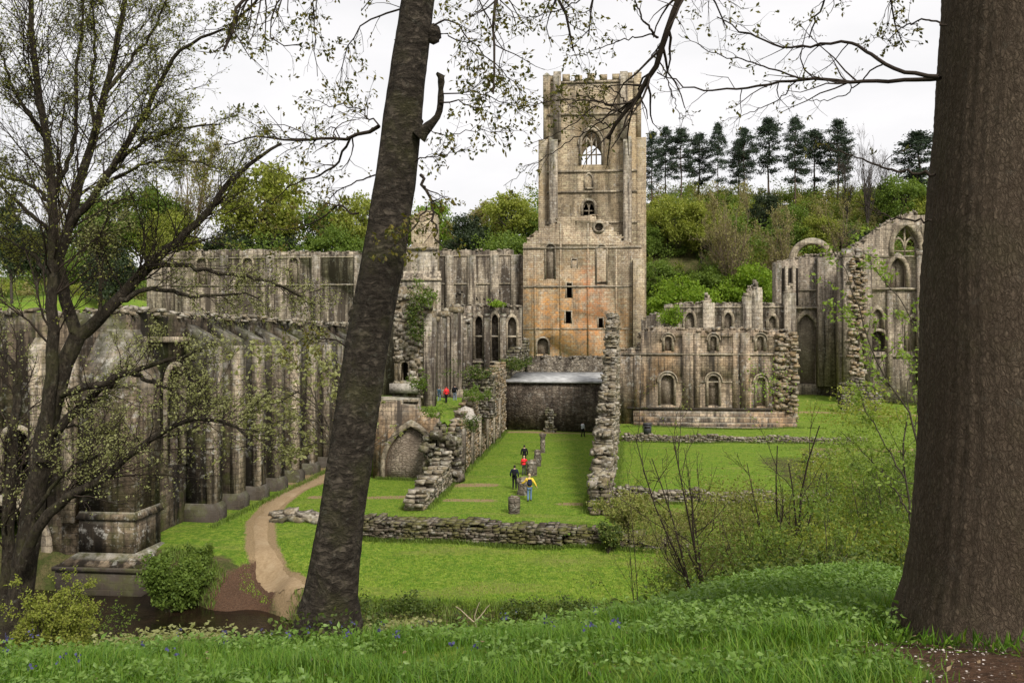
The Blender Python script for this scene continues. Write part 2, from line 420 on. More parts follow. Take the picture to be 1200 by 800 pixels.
M['lead'] = plain('pale_roof_sheet', (.34, .34, .335), .95, .15, .03, 1.2, .3)
M['pale'] = plain('pale_limestone', (.33, .3, .26), .9, .1, .08, 5, .3)
M['iron'] = plain('dark_metal', (.03, .032, .035), .5, .4)

def gable_stone():
    """the fire-reddened transept gable: orange and red staining low on the wall"""
    m = ashlar('transept_stone', (.5, .41, .285), (.4, .325, .225), streak=.4, lichen=.5, bh=.33, bw=.7, joint=.021, single=.5, mortar=(.125, .095, .065))
    n = NT.__new__(NT); n.m = m; n.t = m.node_tree
    n.out = [x for x in n.t.nodes if x.type == 'OUTPUT_MATERIAL'][0]
    b = [x for x in n.t.nodes if x.type == 'BSDF_PRINCIPLED'][0]
    src = b.inputs['Base Color'].links[0].from_socket
    uv = n.n('ShaderNodeTexCoord').outputs['UV']
    s = n.n('ShaderNodeSeparateXYZ'); n.l(uv, s.inputs[0])
    P = n.pos(); wob = n.math('MULTIPLY', n.math('SUBTRACT', n.noise(P, .3, 5, .7), .5), 9.0)
    def blob(u, z, ru, rz, amp):
        du = n.math('DIVIDE', n.math('SUBTRACT', s.outputs[0], u), ru)
        dz = n.math('DIVIDE', n.math('SUBTRACT', n.math('ADD', s.outputs[1], wob), z), rz)
        d = n.math('SQRT', n.math('ADD', n.math('MULTIPLY', du, du), n.math('MULTIPLY', dz, dz)))
        return n.fr(d, 1.0, .35, 0, amp)
    br = n.noise(P, 1.4, 5, .7)
    one_ = [x for x in n.t.nodes if x.type == 'SEPARATE_COLOR'][0].outputs[0]
    col = src
    for (px, py, rx, ry, amp, c) in ((634, 366, 60, 60, 1.0, (.56, .3, .1)), (672, 380, 44, 64, 1.0, (.56, .27, .085)), (712, 385, 52, 56, .95, (.54, .29, .11)), (650, 404, 60, 24, .9, (.54, .31, .12)),
                                     (692, 362, 24, 60, .85, (.42, .14, .06)), (642, 370, 24, 22, .6, (.46, .18, .06)), (676, 318, 44, 44, .45, (.5, .33, .16)), (688, 326, 9, 30, .6, (.38, .14, .065))):
        u, z = at(px, py, 128.)
        col = n.mix(n.math('MULTIPLY', blob(u, z, rx*.128, ry*.128, amp), n.math('MULTIPLY', n.math('MULTIPLY', n.math('MULTIPLY', n.fr(br, .4, .58, .12, 1), n.fr(n.noise(P, .55, 5, .7), .38, .55, .3, 1)), n.fr(n.noise(P, 3.5, 5, .7), .38, .56, .5, 1)), n.fr(one_, .15, .75, .45, 1))), col, c)
    bk = [x for x in n.t.nodes if x.type == 'TEX_BRICK'][0]
    col = n.mix(n.math('MULTIPLY', bk.outputs['Fac'], .75), col, (.2, .11, .055))
    n.l(col, b.inputs['Base Color'])
    return m
M['gable'] = gable_stone()

# ---------------------------------------------------------------- stone helpers
def arch(uc, w, zb, zs, kind='round', n=10, rise=None):
    """closed CCW opening: zb sill, zs springing"""
    r = w/2; L = [(uc-r, zb), (uc+r, zb), (uc+r, zs)]
    if kind == 'round':
        for i in range(1, n): a = math.pi*i/n; L.append((uc+r*math.cos(a), zs+r*math.sin(a)))
    elif kind == 'pointed':
        k = 1.0 if rise is None else rise
        R = w*k
        cx = uc+r-R; amax = math.acos((R-r)/R)
        for i in range(1, n//2+1): a = amax*i/(n//2); L.append((cx+R*math.cos(a), zs+R*math.sin(a)))
        cx = uc-r+R
        for i in range(n//2-1, 0, -1): a = math.pi-amax*i/(n//2); L.append((cx+R*math.cos(a), zs+R*math.sin(a)))
    L.append((uc-r, zs))
    return L
def _band(o, i):
    # outer from left foot clockwise over the top to right foot, then inner back
    oo = [o[0]]+list(reversed(o[2:]))+[o[1]]
    ii = [i[1]]+list(i[2:])+[i[0]]
    return oo+ii
def ragtop(pts, rng, amp=.35, step=(.45, 1.5), course=.3):
    """ragged wall head following a left-to-right profile"""
    us = [p[0] for p in pts]; zs = [p[1] for p in pts]
    out = []; u = us[0]
    while u < us[-1]-1e-6:
        u2 = min(us[-1], u+rng.uniform(*step))
        if us[-1]-u2 < .2: u2 = us[-1]
        z = np.interp((u+u2)/2, us, zs)+rng.uniform(-amp, amp)
        z += rng.uniform(-.06, .06)
        out += [(u, z+rng.uniform(-.07, .07)), (u2-.02, z+rng.uniform(-.07, .07))]
        u = u2
    return out
def pxl(pts, v): return [at(x, y, v) for x, y in pts]
def wall_outline(top_px, v, zb, rng, amp=.35, step=(.45, 1.5), raw=False):
    pts = pxl(top_px, v)
    t = pts if raw else ragtop(pts, rng, amp, step)
    return [(t[0][0], zb), (t[-1][0], zb)]+t[::-1]
def head_stones(mb, pts, v0, v1, rng, size=.4, dens=1.0, lift=0.0):
    """loose stones along a broken wall head"""
    us = [p[0] for p in pts]; zs = [p[1] for p in pts]
    L = us[-1]-us[0]; n = int(L*abs(v1-v0)/(size*size)*.6*dens)
    u = rng.uniform(us[0], us[-1], n); z = np.interp(u, us, zs)+rng.uniform(-.12, .3, n)*size*1.5+lift
    c = np.c_[u, rng.uniform(v0, v1, n), z]
    mb.stones(c, size*rng.uniform(.5, 1.5, (n, 3))*[1.2, 1, .75], .3, rng, .6)
def pilaster(parent, px, w, v, y0, y1, d=.5, mat=None, name='pilaster', cap=True):
    """shallow buttress on the south face at v, from pixel row y1 (foot) up to y0"""
    u, z1 = at(px, y0, v); _, z0 = at(px, y1, v)
    mb = MB(); mb.box(u-w/2, u+w/2, v-d, v+.02, z0, z1)
    if cap:
        mb.add([(u-w/2-.05, v-d-.05, z1), (u+w/2+.05, v-d-.05, z1), (u+w/2+.05, v+.02, z1+d*1.1), (u-w/2-.05, v+.02, z1+d*1.1),
                (u-w/2-.05, v+.02, z1), (u+w/2+.05, v+.02, z1)], [(0, 1, 2, 3), (0, 4, 5, 1), (4, 3, 2, 5)], [(0, 3, 4), (1, 5, 2)])
    return part(mb, name, mat or M['trim'], parent)
def course(parent, px0, px1, py, v, hgt=.28, d=.16, mat=None, name='string_course'):
    u0, z = at(px0, py, v); u1, _ = at(px1, py, v)
    mb = MB(); mb.add([(u0, v-d, z), (u1, v-d, z), (u1, v+.02, z), (u0, v+.02, z), (u0, v-d, z+hgt*.6), (u1, v-d, z+hgt*.6), (u1, v+.02, z+hgt), (u0, v+.02, z+hgt)],
                      [(0,3,2,1),(4,5,6,7),(0,1,5,4),(1,2,6,5),(2,3,7,6),(3,0,4,7)])
    return part(mb, name, mat or M['trim'], parent)
def win_px(px, wpx, ytop, ybot, v, kind='round', rise=None):
    """opening measured in the picture -> uc, w, zb, zs"""
    u, zt = at(px, ytop, v); _, zb = at(px, ybot, v)
    w = at(px+wpx/2, ytop, v)[0]-at(px-wpx/2, ytop, v)[0]
    if kind == 'round': zs = zt-w/2
    elif kind == 'pointed':
        R = w*(1.0 if rise is None else rise); zs = zt-math.sqrt(max(0, R*R-(R-w/2)**2))
    else: zs = zt
    return u, w, zb, max(zs, zb+.05)
def opening(px, wpx, ytop, ybot, v, kind='round', rise=None):
    u, w, zb, zs = win_px(px, wpx, ytop, ybot, v, kind, rise)
    return arch(u, w, zb, zs, kind, 10, rise)
def window(parent, px, wpx, ytop, ybot, v, kind='round', thick=.25, proud=.1, blocked=None, rec=.45, rise=None, mullions=0, bdepth=.3, name='window', hood=False):
    """moulded surround of an opening already cut in the wall; blocked: material of the infill"""
    u, w, zb, zs = win_px(px, wpx, ytop, ybot, v, kind, rise)
    mb = MB()
    if kind == 'flat':
        mb.box(u-w/2-thick, u-w/2-.003, v-proud, v+rec, zb, zs+thick); mb.box(u+w/2+.003, u+w/2+thick, v-proud, v+rec, zb, zs+thick)
        mb.box(u-w/2-.003, u+w/2+.003, v-proud, v+rec, zs, zs+thick)
    else:
        o = arch(u, w+2*thick, zb, zs, kind, 14, rise); i = arch(u, w-.02, zb, zs, kind, 14, rise)
        mb.prism(_band(o, i), (), v-proud, v+rec*.6)
        if hood:
            o = arch(u, w+2*thick+.34, zs-.1, zs, kind, 14, rise); i = arch(u, w+2*thick+.06, zs-.1, zs, kind, 14, rise)
            mb.prism(_band(o, i), (), v-proud-.16, v+.02)
    wo = part(mb, name, M['trim'], parent)
    if blocked is not None:
        b = MB(); b.prism(arch(u, w-.01, zb, zs, kind if kind != 'flat' else 'none', 10, rise), (), v+rec, v+rec+bdepth)
        part(b, 'blocking', blocked, wo)
    if mullions:
        b = MB(); zt = zs+(w/2 if kind == 'round' else w*.8)
        for k in range(mullions):
            uu = u-w/2+w*(k+1)/(mullions+1)
            b.box(uu-.11, uu+.11, v+rec, v+rec+.25, zb, zt-(abs(uu-u)/w)*w*.75)
        b.box(u-w/2, u+w/2, v+rec+.01, v+rec+.24, zb+(zs-zb)*.5, zb+(zs-zb)*.5+.2)
        # two pointed heads
        for s in (-1, 1):
            o2 = arch(u+s*w/4, w/2, zs-.2, zs, 'pointed', 10); i2 = arch(u+s*w/4, w/2-.4, zs-.2, zs, 'pointed', 10)
            b.prism(_band(o2, i2), (), v+rec+.02, v+rec+.22)
        part(b, 'tracery', M['trim'], wo)
    return wo
def rubble_wall(path, hf, thick, mat, rng, st=(.2, .62), ch=.22, core=M['core'], rough=1.0):
    """wall of rough blocks along a straight (u,v) path; hf(s) height above base z"""
    (ua, va, za), (ub, vb, zb_) = path
    L = math.hypot(ub-ua, vb-va); du, dv = (ub-ua)/L, (vb-va)/L; nu, nv = -dv, du
    mb = MB(); C = []; S = []
    zmax = max(hf(s) for s in np.linspace(0, L, 60))
    z = 0.0
    while z < zmax+.2:
        hgt = ch*rng.uniform(.75, 1.3); s = rng.uniform(-.3, 0)
        while s < L:
            w = rng.uniform(*st)
            sc = s+w/2
            if 0 <= sc <= L:
                H = hf(sc)+rng.uniform(-.2, .24)*rough
                if z+hgt*.5 < H:
                    zb0 = za+(zb_-za)*sc/L
                    nb = max(2, int(thick/.5))
                    top = z+hgt*1.5 > H
                    for j in range(nb):
                        if not top and 0 < j < nb-1: continue
                        o = -thick/2+thick*(j+.5)/nb+rng.uniform(-.08, .08)
                        C.append((ua+du*sc+nu*o, va+dv*sc+nv*o, zb0+z+hgt/2+rng.uniform(-.02, .02)))
                        S.append((w*.97*rng.uniform(.8, 1.05), thick/nb*rng.uniform(.85, 1.15), hgt*rng.uniform(.75, 1.05)))
            s += w
        z += hgt
    C = np.array(C); S = np.array(S)
    # orient the blocks along the path
    tmp = MB(); tmp.stones(np.zeros_like(C), S, .26, rng, .12)
    V, Q, T = tmp.arrays()
    V = V.reshape(-1, 8, 3); x, y = V[..., 0].copy(), V[..., 1].copy()
    V[..., 0] = x*du+y*nu; V[..., 1] = x*dv+y*nv
    V += C[:, None]
    mb.add(V.reshape(-1, 3), Q)
    # inner core just inside the blocks so that no gap shows through
    n = max(2, int(L/1.0)); ss = np.linspace(.15, L-.15, n+1)
    for a, b in zip(ss[:-1], ss[1:]):
        H = min(hf(a), hf(b), hf((a+b)/2))-.3
        if H < .2: continue
        o = thick*.5-.12
        p = []
        for zz in (0, H):
            for (s, q) in ((a, -o), (b, -o), (b, o), (a, o)):
                p.append((ua+du*s+nu*q, va+dv*s+nv*q, za+(zb_-za)*s/L+zz-.1*(zz == 0)))
        mb.hexa(p)
    return mb
# ---------------------------------------------------------------- ground
def ground_mat():
    n = NT('meadow_ground'); P = n.pos()
    at_ = lambda nm: n.n('ShaderNodeAttribute', attribute_name=nm).outputs['Fac']
    a = n.noise(P, .22, 4, .6); b = n.noise(P, 1.7, 5, .7); c = n.noise(P, 14, 5, .75); f = n.noise(n.mapped(P, (30, 55, 30)), 1, 4, .7)
    g = n.mix(n.fr(a, .35, .65), (.19, .31, .03), (.28, .36, .045))
    g = n.mix(n.fr(n.noise(P, .9, 6, .7), .46, .62, 0, .55), g, (.075, .15, .014))
    g = n.mix(n.fr(b, .46, .64, 0, .7), g, (.34, .38, .07))
    g = n.mix(n.fr(c, .42, .62, 0, .75), g, (.05, .1, .01))
    g = n.mix(n.fr(f, .5, .68, 0, .65), g, (.035, .07, .007))
    tu = n.noise(P, 4.2, 5, .7); g = n.mix(n.fr(tu, .46, .6, 0, .8), g, (.065, .145, .013)); g = n.mix(n.fr(tu, .44, .32, 0, .5), g, (.31, .34, .07))
    hs = n.noise(n.mapped(P, (.35, 2.6, 1)), 1, 5, .7); g = n.mix(n.fr(hs, .54, .66, 0, .5), g, (.09, .165, .016))
    mea = n.noise(n.mapped(P, (.12, .5, 1)), 1, 4, .6)
    g = n.mix(n.fr(mea, .55, .68, 0, .5), g, (.23, .21, .07))
    w = n.mix(n.fr(b, .4, .6), (.06, .075, .02), (.13, .11, .05)); w = n.mix(n.fr(c, .45, .62, 0, .7), w, (.03, .03, .012))
    jit = n.math('MULTIPLY', n.math('SUBTRACT', n.noise(P, 1.3, 6, .7), .5), 1.1)
    jit2 = n.math('MULTIPLY', n.math('SUBTRACT', n.noise(P, 5, 6, .75), .5), 1.0)
    col = n.mix(n.fr(n.math('ADD', at_('wild'), jit), .4, .65), g, w)
    d = n.mix(n.fr(c, .35, .65), (.33, .235, .13), (.2, .14, .075)); d = n.mix(n.fr(f, .5, .7, 0, .5), d, (.42, .33, .2))
    col = n.mix(n.fr(n.math('ADD', at_('dirt'), jit2), .38, .62), col, d)
    s = n.mix(n.fr(c, .38, .62), (.125, .07, .042), (.055, .032, .02)); s = n.mix(n.fr(n.noise(P, 40, 4, .7), .6, .66), s, (.3, .24, .19))
    col = n.mix(n.fr(n.math('ADD', at_('soil'), jit2), .4, .6), col, s)
    hgt = n.math('ADD', n.math('MULTIPLY', c, .8), n.math('MULTIPLY', f, .7))
    n.bsdf(col, .95, n.bump(hgt, .9, .09), spec=.08)
    return n.m
GROUND = ground_mat()
PATH_PX = [(420, 551, 64), (385, 556, 64.0), (352, 571, 58.5), (322, 590, 52.6), (305, 612, 47.2), (306, 635, 42.6), (320, 655, 39.4), (340, 672, 38.0), (350, 682, 37.0)]
PATHP = np.array([((x-600)/F*Y, Y) for x, y, Y in PATH_PX])
def axis(parts):
    o = []
    for a, b, st in parts: o += list(np.arange(a, b, st))
    return np.array(o+[parts[-1][1]])
def ground():
    xs = axis([(-900, -300, 60), (-300, -120, 12), (-120, -46, 2.5), (-46, -20, .6), (-20, -5, .3), (-5, 6, .22), (6, 20, .4), (20, 60, .9), (60, 140, 4), (140, 300, 14), (300, 900, 60)])
    ys = axis([(-30, -4, 2), (-4, 2, .5), (2, 11, .16), (11, 26, .5), (26, 44, .3), (44, 70, .5), (70, 110, 1), (110, 160, 1.6), (160, 260, 4), (260, 420, 16), (420, 1500, 120)])
    X, Y = np.meshgrid(xs, ys); Z = h(X, Y)
    nx, ny = len(xs), len(ys)
    i = np.arange(nx-1)[None]; j = np.arange(ny-1)[:, None]
    Q = np.stack([j*nx+i, j*nx+i+1, (j+1)*nx+i+1, (j+1)*nx+i], -1).reshape(-1, 4)
    mb = MB(); mb.add(np.stack([X, Y, Z], -1).reshape(-1, 3), Q)
    o = mb.build('ground', GROUND, None, origin=(0, 0, 0), smooth=True); tag(o, None, None, kind='structure')
    def attr(nm, val):
        a = o.data.attributes.new(nm, 'FLOAT', 'POINT'); a.data.foreach_set('value', val.astype(np.float32).ravel())
    U = X*CT-Y*ST; V = X*ST+Y*CT
    d = seg_dist(X, Y, PATHP)
    dirt = sm(1.15, .4, d)*sm(30, 36, Y)
    dirt = np.maximum(dirt, sm(2.6, 1.2, np.hypot((X+14.8)/1.3, (Y-63.5)/2.2)))
    dirt = np.maximum(dirt, .95*sm(1.2, .4, np.abs(V-93.2))*sm(-10.5, -9.8, U)*sm(1, .3, U))
    dirt = np.maximum(dirt, .95*sm(1.2, .2, np.abs(V-60.5-.2*U))*sm(-10.6, -9.5, U)*sm(-6, -7.5, U))
    dirt = np.maximum(dirt, .95*sm(.9, .2, np.abs(V-53.2))*sm(-10, -9.4, U)*sm(-5, -7.5, U))
    dirt = np.maximum(dirt, .95*sm(.8, .2, np.abs(V-52.5))*sm(-3.4, -1.8, U)*sm(.2, -.5, U))
    dirt = np.maximum(dirt, .95*sm(.7, .2, np.abs(V-53.4-.1*(U+16)))*sm(-19, -18, U)*sm(-11.3, -12, U))
    dirt = np.maximum(dirt, .95*sm(2.4, 1.2, np.abs(V-89.8))*sm(1, 2, U)*sm(30, 20, U))
    dirt = np.maximum(dirt, .9*sm(1.2, .4, np.abs(V-118))*sm(10, 15, U)*sm(80, 60, U))
    dirt = np.maximum(dirt, .8*sm(2.5, .8, np.abs(V-79-.1*U))*sm(16, 21, U)*sm(45, 35, U))
    rd = seg_dist(X, Y, RIV)
    wild = sm(6.5, 4.3, rd)*sm(20, 23, Y)
    wild = np.maximum(wild, sm(8.2, 10, Y-.9*np.clip(X, 0, 4))*sm(27, 25, Y))
    wild = np.maximum(wild, .8*sm(158, 166, Y)); wild = np.maximum(wild, .75*sm(11, 15, U)*sm(40, 46, Y)*sm(80, 70, Y))
    wild = np.maximum(wild, .9*sm(2.3, 1.2, np.abs(V-42.0))*sm(2.2, 4, U))
    shoal = sm(2.6, 1.2, np.hypot((X+12.0)/.8, (Y-38.4)/1.5)); soil = np.maximum(shoal, sm(.0, -.9, h(X, Y)+1.4)*sm(26, 28, Y)*.7*sm(70, 50, Y))
    soil = np.maximum(soil, sm(1.35, 1.9, X+.35*np.sin(Y*3)+.5*(4.0-Y))*sm(4.75, 4.35, Y+.12*np.sin(X*5)))
    attr('dirt', dirt); attr('wild', wild); attr('soil', soil)
    # trodden path, laid just over the turf
    n = 90; t = np.linspace(0, 1, len(PATHP)); tt = np.linspace(0, 1, n)
    px = np.interp(tt, t, PATHP[:, 0]); py = np.interp(tt, t, PATHP[:, 1])
    k = np.ones(9)/9; px[4:-4] = np.convolve(px, k, 'valid'); py[4:-4] = np.convolve(py, k, 'valid')
    tx = np.gradient(px); ty = np.gradient(py); L = np.hypot(tx, ty); nxx, nyy = -ty/L, tx/L
    r = np.random.default_rng(31); wd = .5+.55*sm(.45, .05, tt)+.16*np.convolve(r.normal(size=n+8), np.ones(9)/9, 'valid')*2
    V = []; m = 7
    for q in range(m):
        s = (q/(m-1)*2-1); ww = wd*(1+.12*np.sin(np.arange(n)*.9+q*3))
        x = px+nxx*ww*s; y = py+nyy*ww*s; V.append(np.stack([x, y, h(x, y)+.03*(1-s*s)+.012-.03*(abs(s) > .95)], -1))
    V = np.stack(V, 1).reshape(-1, 3); Q = [(a*m+b, a*m+b+1, (a+1)*m+b+1, (a+1)*m+b) for a in range(n-1) for b in range(m-1)]
    nt = NT('trodden_earth'); P = nt.pos(); c = nt.noise(P, 6, 6, .75); c2 = nt.noise(P, .8, 3)
    col = nt.mix(nt.fr(c, .35, .65), (.3, .22, .13), (.215, .15, .085)); col = nt.mix(nt.fr(c2, .5, .7, 0, .5), col, (.35, .275, .175)); col = nt.mix(nt.fr(nt.noise(P, 30, 3, .7), .62, .7, 0, .7), col, (.12, .085, .05))
    nt.bsdf(col, .95, nt.bump(c, .6, .04), spec=.08)
    mb = MB(); mb.add(V, Q); o = mb.build('path', nt.m, None, origin=(0, 0, 0), smooth=True); tag(o, None, None, kind='structure')
    # the stream
    n_ = 80; xs = np.linspace(-70, 75, n_); mb = MB()
    mb.add([(-75, 18, -1.85), (80, 18, -1.85), (80, 48, -1.85), (-75, 48, -1.85)], [(0, 1, 2, 3)])
    nt = NT('dark_stream_water'); P = nt.pos()
    w1 = nt.noise(nt.mapped(P, (1.2, 2.5, 1)), 1.6, 4, .6); w2 = nt.noise(P, 9, 3, .6)
    col = nt.mix(nt.fr(nt.noise(P, .5, 4), .4, .65), (.007, .005, .003), (.02, .012, .007))
    nt.bsdf(col, .08, nt.bump(nt.math('ADD', w1, nt.math('MULTIPLY', w2, .25)), .35, .06), spec=.5, IOR=1.33)
    o = mb.build('river_water', nt.m, None, origin=(0, 0, 0)); tag(o, None, None, kind='structure')
ground()
# ---------------------------------------------------------------- the bell tower
def tower():
    v = 142.; vb = 157.; rng = np.random.default_rng(1)
    uL, zt = at(640, 90, v); uR, _ = at(748, 90, v)
    z160 = at(690, 162, v)[1]; z2 = at(690, 202, v)[1]; z3 = at(690, 226, v)[1]
    org = ((uL+uR)/2, (v+vb)/2, 1.5)
    bel = win_px(693, 23, 152, 193, v, 'pointed', .8); low = win_px(690, 13, 235, 253, v, 'round')
    core = MB(); t = 1.6
    top = at(690, 94, v)[1]
    # south wall
    core.prism([(uL+.4, 1), (uR-.4, 1), (uR-.4, top), (uL+.4, top)], [arch(*bel[:4], 'pointed', 14, .8), arch(*low[:4], 'round', 10)], v, v+t)
    core.prism([(uL+.4, 1), (uR-.4, 1), (uR-.4, top), (uL+.4, top)], [arch(bel[0], bel[1]*1.15, bel[2]-.4, bel[3]+.5, 'pointed', 14, .8)], vb-t, vb)
    vm = (v+vb)/2
    side = [arch(vm, bel[1], bel[2], bel[3], 'pointed', 14, .8)]
    core.prism([(v+t, 1), (vb-t, 1), (vb-t, top), (v+t, top)], side, uR-.4, uR-.4-t, axis='v')
    core.prism([(v+t, 1), (vb-t, 1), (vb-t, top), (v+t, top)], side, uL+.4, uL+.4+t, axis='v')
    zf = bel[2]-2.2
    core.box(uL+.4+t, uR-.4-t, v+t, vb-t, zf-.5, zf)  # unseen inner floor, added to keep the lower window dark
    w = stone_thing(core, 'bell_tower', M['tower'], 'tall square stone bell tower with battlements and a large traceried belfry window', 'tower', org)
    # stepped angle buttresses, two to each corner of the front and the sides
    for sx, px_in, px_out in ((-1, (653, 649), (640, 636)), (1, (731, 735), (748, 751))):
        for (y0, y1, d, wd, c) in ((92, 162, 1.0, 1.25, False), (162, 430, 1.55, 1.35, False)):
            a, zt1 = at(px_in[0] if y0 == 92 else px_in[1], y0+ (6 if y0 == 162 else 0), v); zb1 = 1 if y1 == 430 else at(690, y1, v)[1]-.4
            m = MB(); m.box(a-wd/2, a+wd/2, v-d, v+.03, zb1, zt1)
            m.add([(a-wd/2, v-d, zt1), (a+wd/2, v-d, zt1), (a+wd/2, v+.03, zt1+1.2), (a-wd/2, v+.03, zt1+1.2), (a-wd/2, v+.03, zt1), (a+wd/2, v+.03, zt1)],
                  [(0, 1, 2, 3)], [(0, 3, 4), (1, 5, 2)])
            part(m, 'buttress', M['shaft'], w)
        for (y0, y1, d, wd) in ((96, 162, .9, 1.3), (162, 430, 1.7, 1.4)):
            zt1 = at(690, y0, v)[1]; zb1 = 1 if y1 == 430 else at(690, y1, v)[1]-.4
            e = uL+.4 if sx < 0 else uR-.4
            for vv in (v+.9, vb-1.1):
                m = MB(); a, b = sorted((e-sx*.03, e+sx*d))
                m.box(a, b, vv-wd/2, vv+wd/2, zb1, zt1)
                part(m, 'buttress', M['tower'], w)
    for z, nm in ((z2, 'string_course'), (z3, 'string_course'), (at(690, 262, v)[1], 'string_course'), (at(690, 135, v)[1], 'string_course'), (top-.5, 'string_course')):
        m = MB(); o = .22
        m.box(uL+.4-o, uR-.4+o, v-o, v+.02, z, z+.32); m.box(uL+.4-o, uR-.4+o, vb-.02, vb+o, z, z+.32)
        m.box(uL+.4-o, uL+.42, v+.02, vb-.02, z, z+.32); m.box(uR-.42, uR-.4+o, v+.02, vb-.02, z, z+.32)
        part(m, nm, M['trim'], w)
    # parapet: merlons and corner pinnacles
    n = 7; W = (uR-uL-.8)
    def merlon(*b):
        par = MB(); par.box(*b); part(par, 'merlon', M['tower'], w)
    for k in range(n):
        a = uL+.4+W*(k+.12)/n; b = uL+.4+W*(k+.72)/n
        merlon(a, b, v-.1, v+.6, top+.003, top+.95+rng.uniform(-.2, .15)); merlon(a, b, vb-.6, vb+.1, top+.003, top+.95)
        va_, vb_ = v+(vb-v)*(k+.12)/n, v+(vb-v)*(k+.72)/n
        if 0 < k < n-1:
            merlon(uL+.3, uL+1., va_, vb_, top+.003, top+.95); merlon(uR-1., uR-.3, va_, vb_, top+.003, top+.95)
    for e in (uL+.1, uR-.1):
        for vv in (v+.3, vb-.3):
            m = MB(); m.box(e-.6, e+.6, vv-.6, vv+.6, top-4, top+.9)
            m.add([(e-.65, vv-.65, top+.9), (e+.65, vv-.65, top+.9), (e+.65, vv+.65, top+.9), (e-.65, vv+.65, top+.9), (e, vv, top+1.6)], None,
                  [(0, 1, 4), (1, 2, 4), (2, 3, 4), (3, 0, 4)])
            part(m, 'pinnacle', M['tower'], w)
    window(w, 693, 23, 152, 193, v, 'pointed', .45, .12, None, .7, .8, mullions=3, hood=True)
    window(w, 690, 13, 235, 253, v, 'round', .4, .12, None, .5, mullions=1)
    # image niche over the string course
    a, z = at(690, 222, v); m = MB(); m.box(a-.7, a+.7, v-.35, v+.02, z, z+.3); m.prism(_band(arch(a, 1.5, z+.3, z+1.6, 'pointed', 14), arch(a, 1.1, z+.3, z+1.6, 'pointed', 14)), (), v-.18, v+.02)
    part(m, 'niche', M['trim'], w)
tower()

# ---------------------------------------------------------------- transept gable in front of the tower
def gable():
    v = 128.; rng = np.random.default_rng(2)
    top = [(613, 288), (620, 278), (630, 271), (640, 266), (650, 262), (651, 257), (660, 255), (700, 252), (702, 256), (712, 262), (722, 272), (732, 281), (744, 288), (753, 290)]
    P = ragtop(pxl(top, v), rng, .16, (.4, 1.2))
    out = [(P[0][0], 0.3), (P[-1][0], .3)]+P[::-1]
    H = [opening(645, 10, 286, 327, v), opening(705, 11, 287, 333, v), opening(673, 5.5, 304, 314, v, 'flat'), opening(667, 6, 332, 349, v, 'flat'),
         opening(666, 6.5, 365, 379, v, 'flat'), opening(704, 5, 373, 384, v, 'flat'), opening(636, 13, 396, 415, v, 'round'), opening(675, 1.6, 259, 271, v, 'flat')]
    ru, rz = at(702, 266, v)
    H.append([(ru+.62*math.cos(a), rz+.62*math.sin(a)) for a in np.linspace(0, 2*math.pi, 16, endpoint=False)])
    mb = MB(); mb.prism(out, H, v, v+1.7)
    head_stones(mb, pxl(top, v), v, v+1.6, rng, .3, .5)
    # back chamber so that the narrow openings look into darkness
    w = stone_thing(mb, 'transept_gable', M['gable'], 'ruined transept gable wall with orange scorched lower stones in front of the bell tower', 'ruin wall', (at(680, 430, v)[0], v, .3))
    for px, a, b in ((627, 300, 420), (657, 262, 420), (689, 262, 420), (722, 292, 420), (740, 300, 420)):
        pilaster(w, px, .26, v, a, b, .1, M['gable'], cap=False)
    course(w, 613, 752, 292, v); course(w, 613, 752, 337, v); course(w, 613, 752, 386, v, .2, .1)
    window(w, 645, 10, 286, 327, v, 'round', .22, .12, M['infill'], .3)
    window(w, 705, 11, 287, 333, v, 'round', .22, .12, None, .5)
    for a in ((673, 5.5, 304, 314), (667, 6, 332, 349), (666, 6.5, 365, 379), (704, 5, 373, 384)):
        window(w, *a, v, 'flat', .18, .04, None, .5)
    window(w, 636, 13, 396, 415, v, 'round', .25, .08, M['infill'], 1.0, name='doorway')
    m = MB(); q = [(ru+.98*math.cos(a), rz+.98*math.sin(a)) for a in np.linspace(0, 2*math.pi, 24, endpoint=False)]
    q2 = [(ru+.6*math.cos(a), rz+.6*math.sin(a)) for a in np.linspace(0, 2*math.pi, 24, endpoint=False)]
    m.prism(q, [q2], v-.14, v+.1); rw = part(m, 'round_window', M['trim'], w)
    m = MB(); m.prism(q2, (), v+.45, v+.7); part(m, 'blocking', M['dwall'], rw)
    # side walls back to the tower; unseen back wall, slab added to darken openings
    m = MB(); a, _ = at(752, 300, v); b, _ = at(613, 300, v)
    m.box(a-1.4, a-.003, v+1.7, v+14, .3, at(740, 300, v)[1]); m.box(b+.003, b+1.4, v+1.7, v+14, .3, at(613, 296, v)[1])
    m.box(b+1.4, a-1.4, v+9, v+9.8, .3, at(680, 262, v)[1]-3)
    m.box(b+1.4, a-1.4, v+1.71, v+9, at(680, 330, v)[1]-.1, at(680, 329, v)[1])
    part(m, 'side_wall', M['gable'], w)
    # lean corner pier at the right edge
    m = MB(); a, z = at(752, 292, v); m.box(a-1.3, a+.35, v-1.1, v+1., .3, z-1.5); m.box(a-1.5, a+.45, v-1.25, v+1., .3, 6)
    part(m, 'corner_pier', M['tower'], w)
gable()

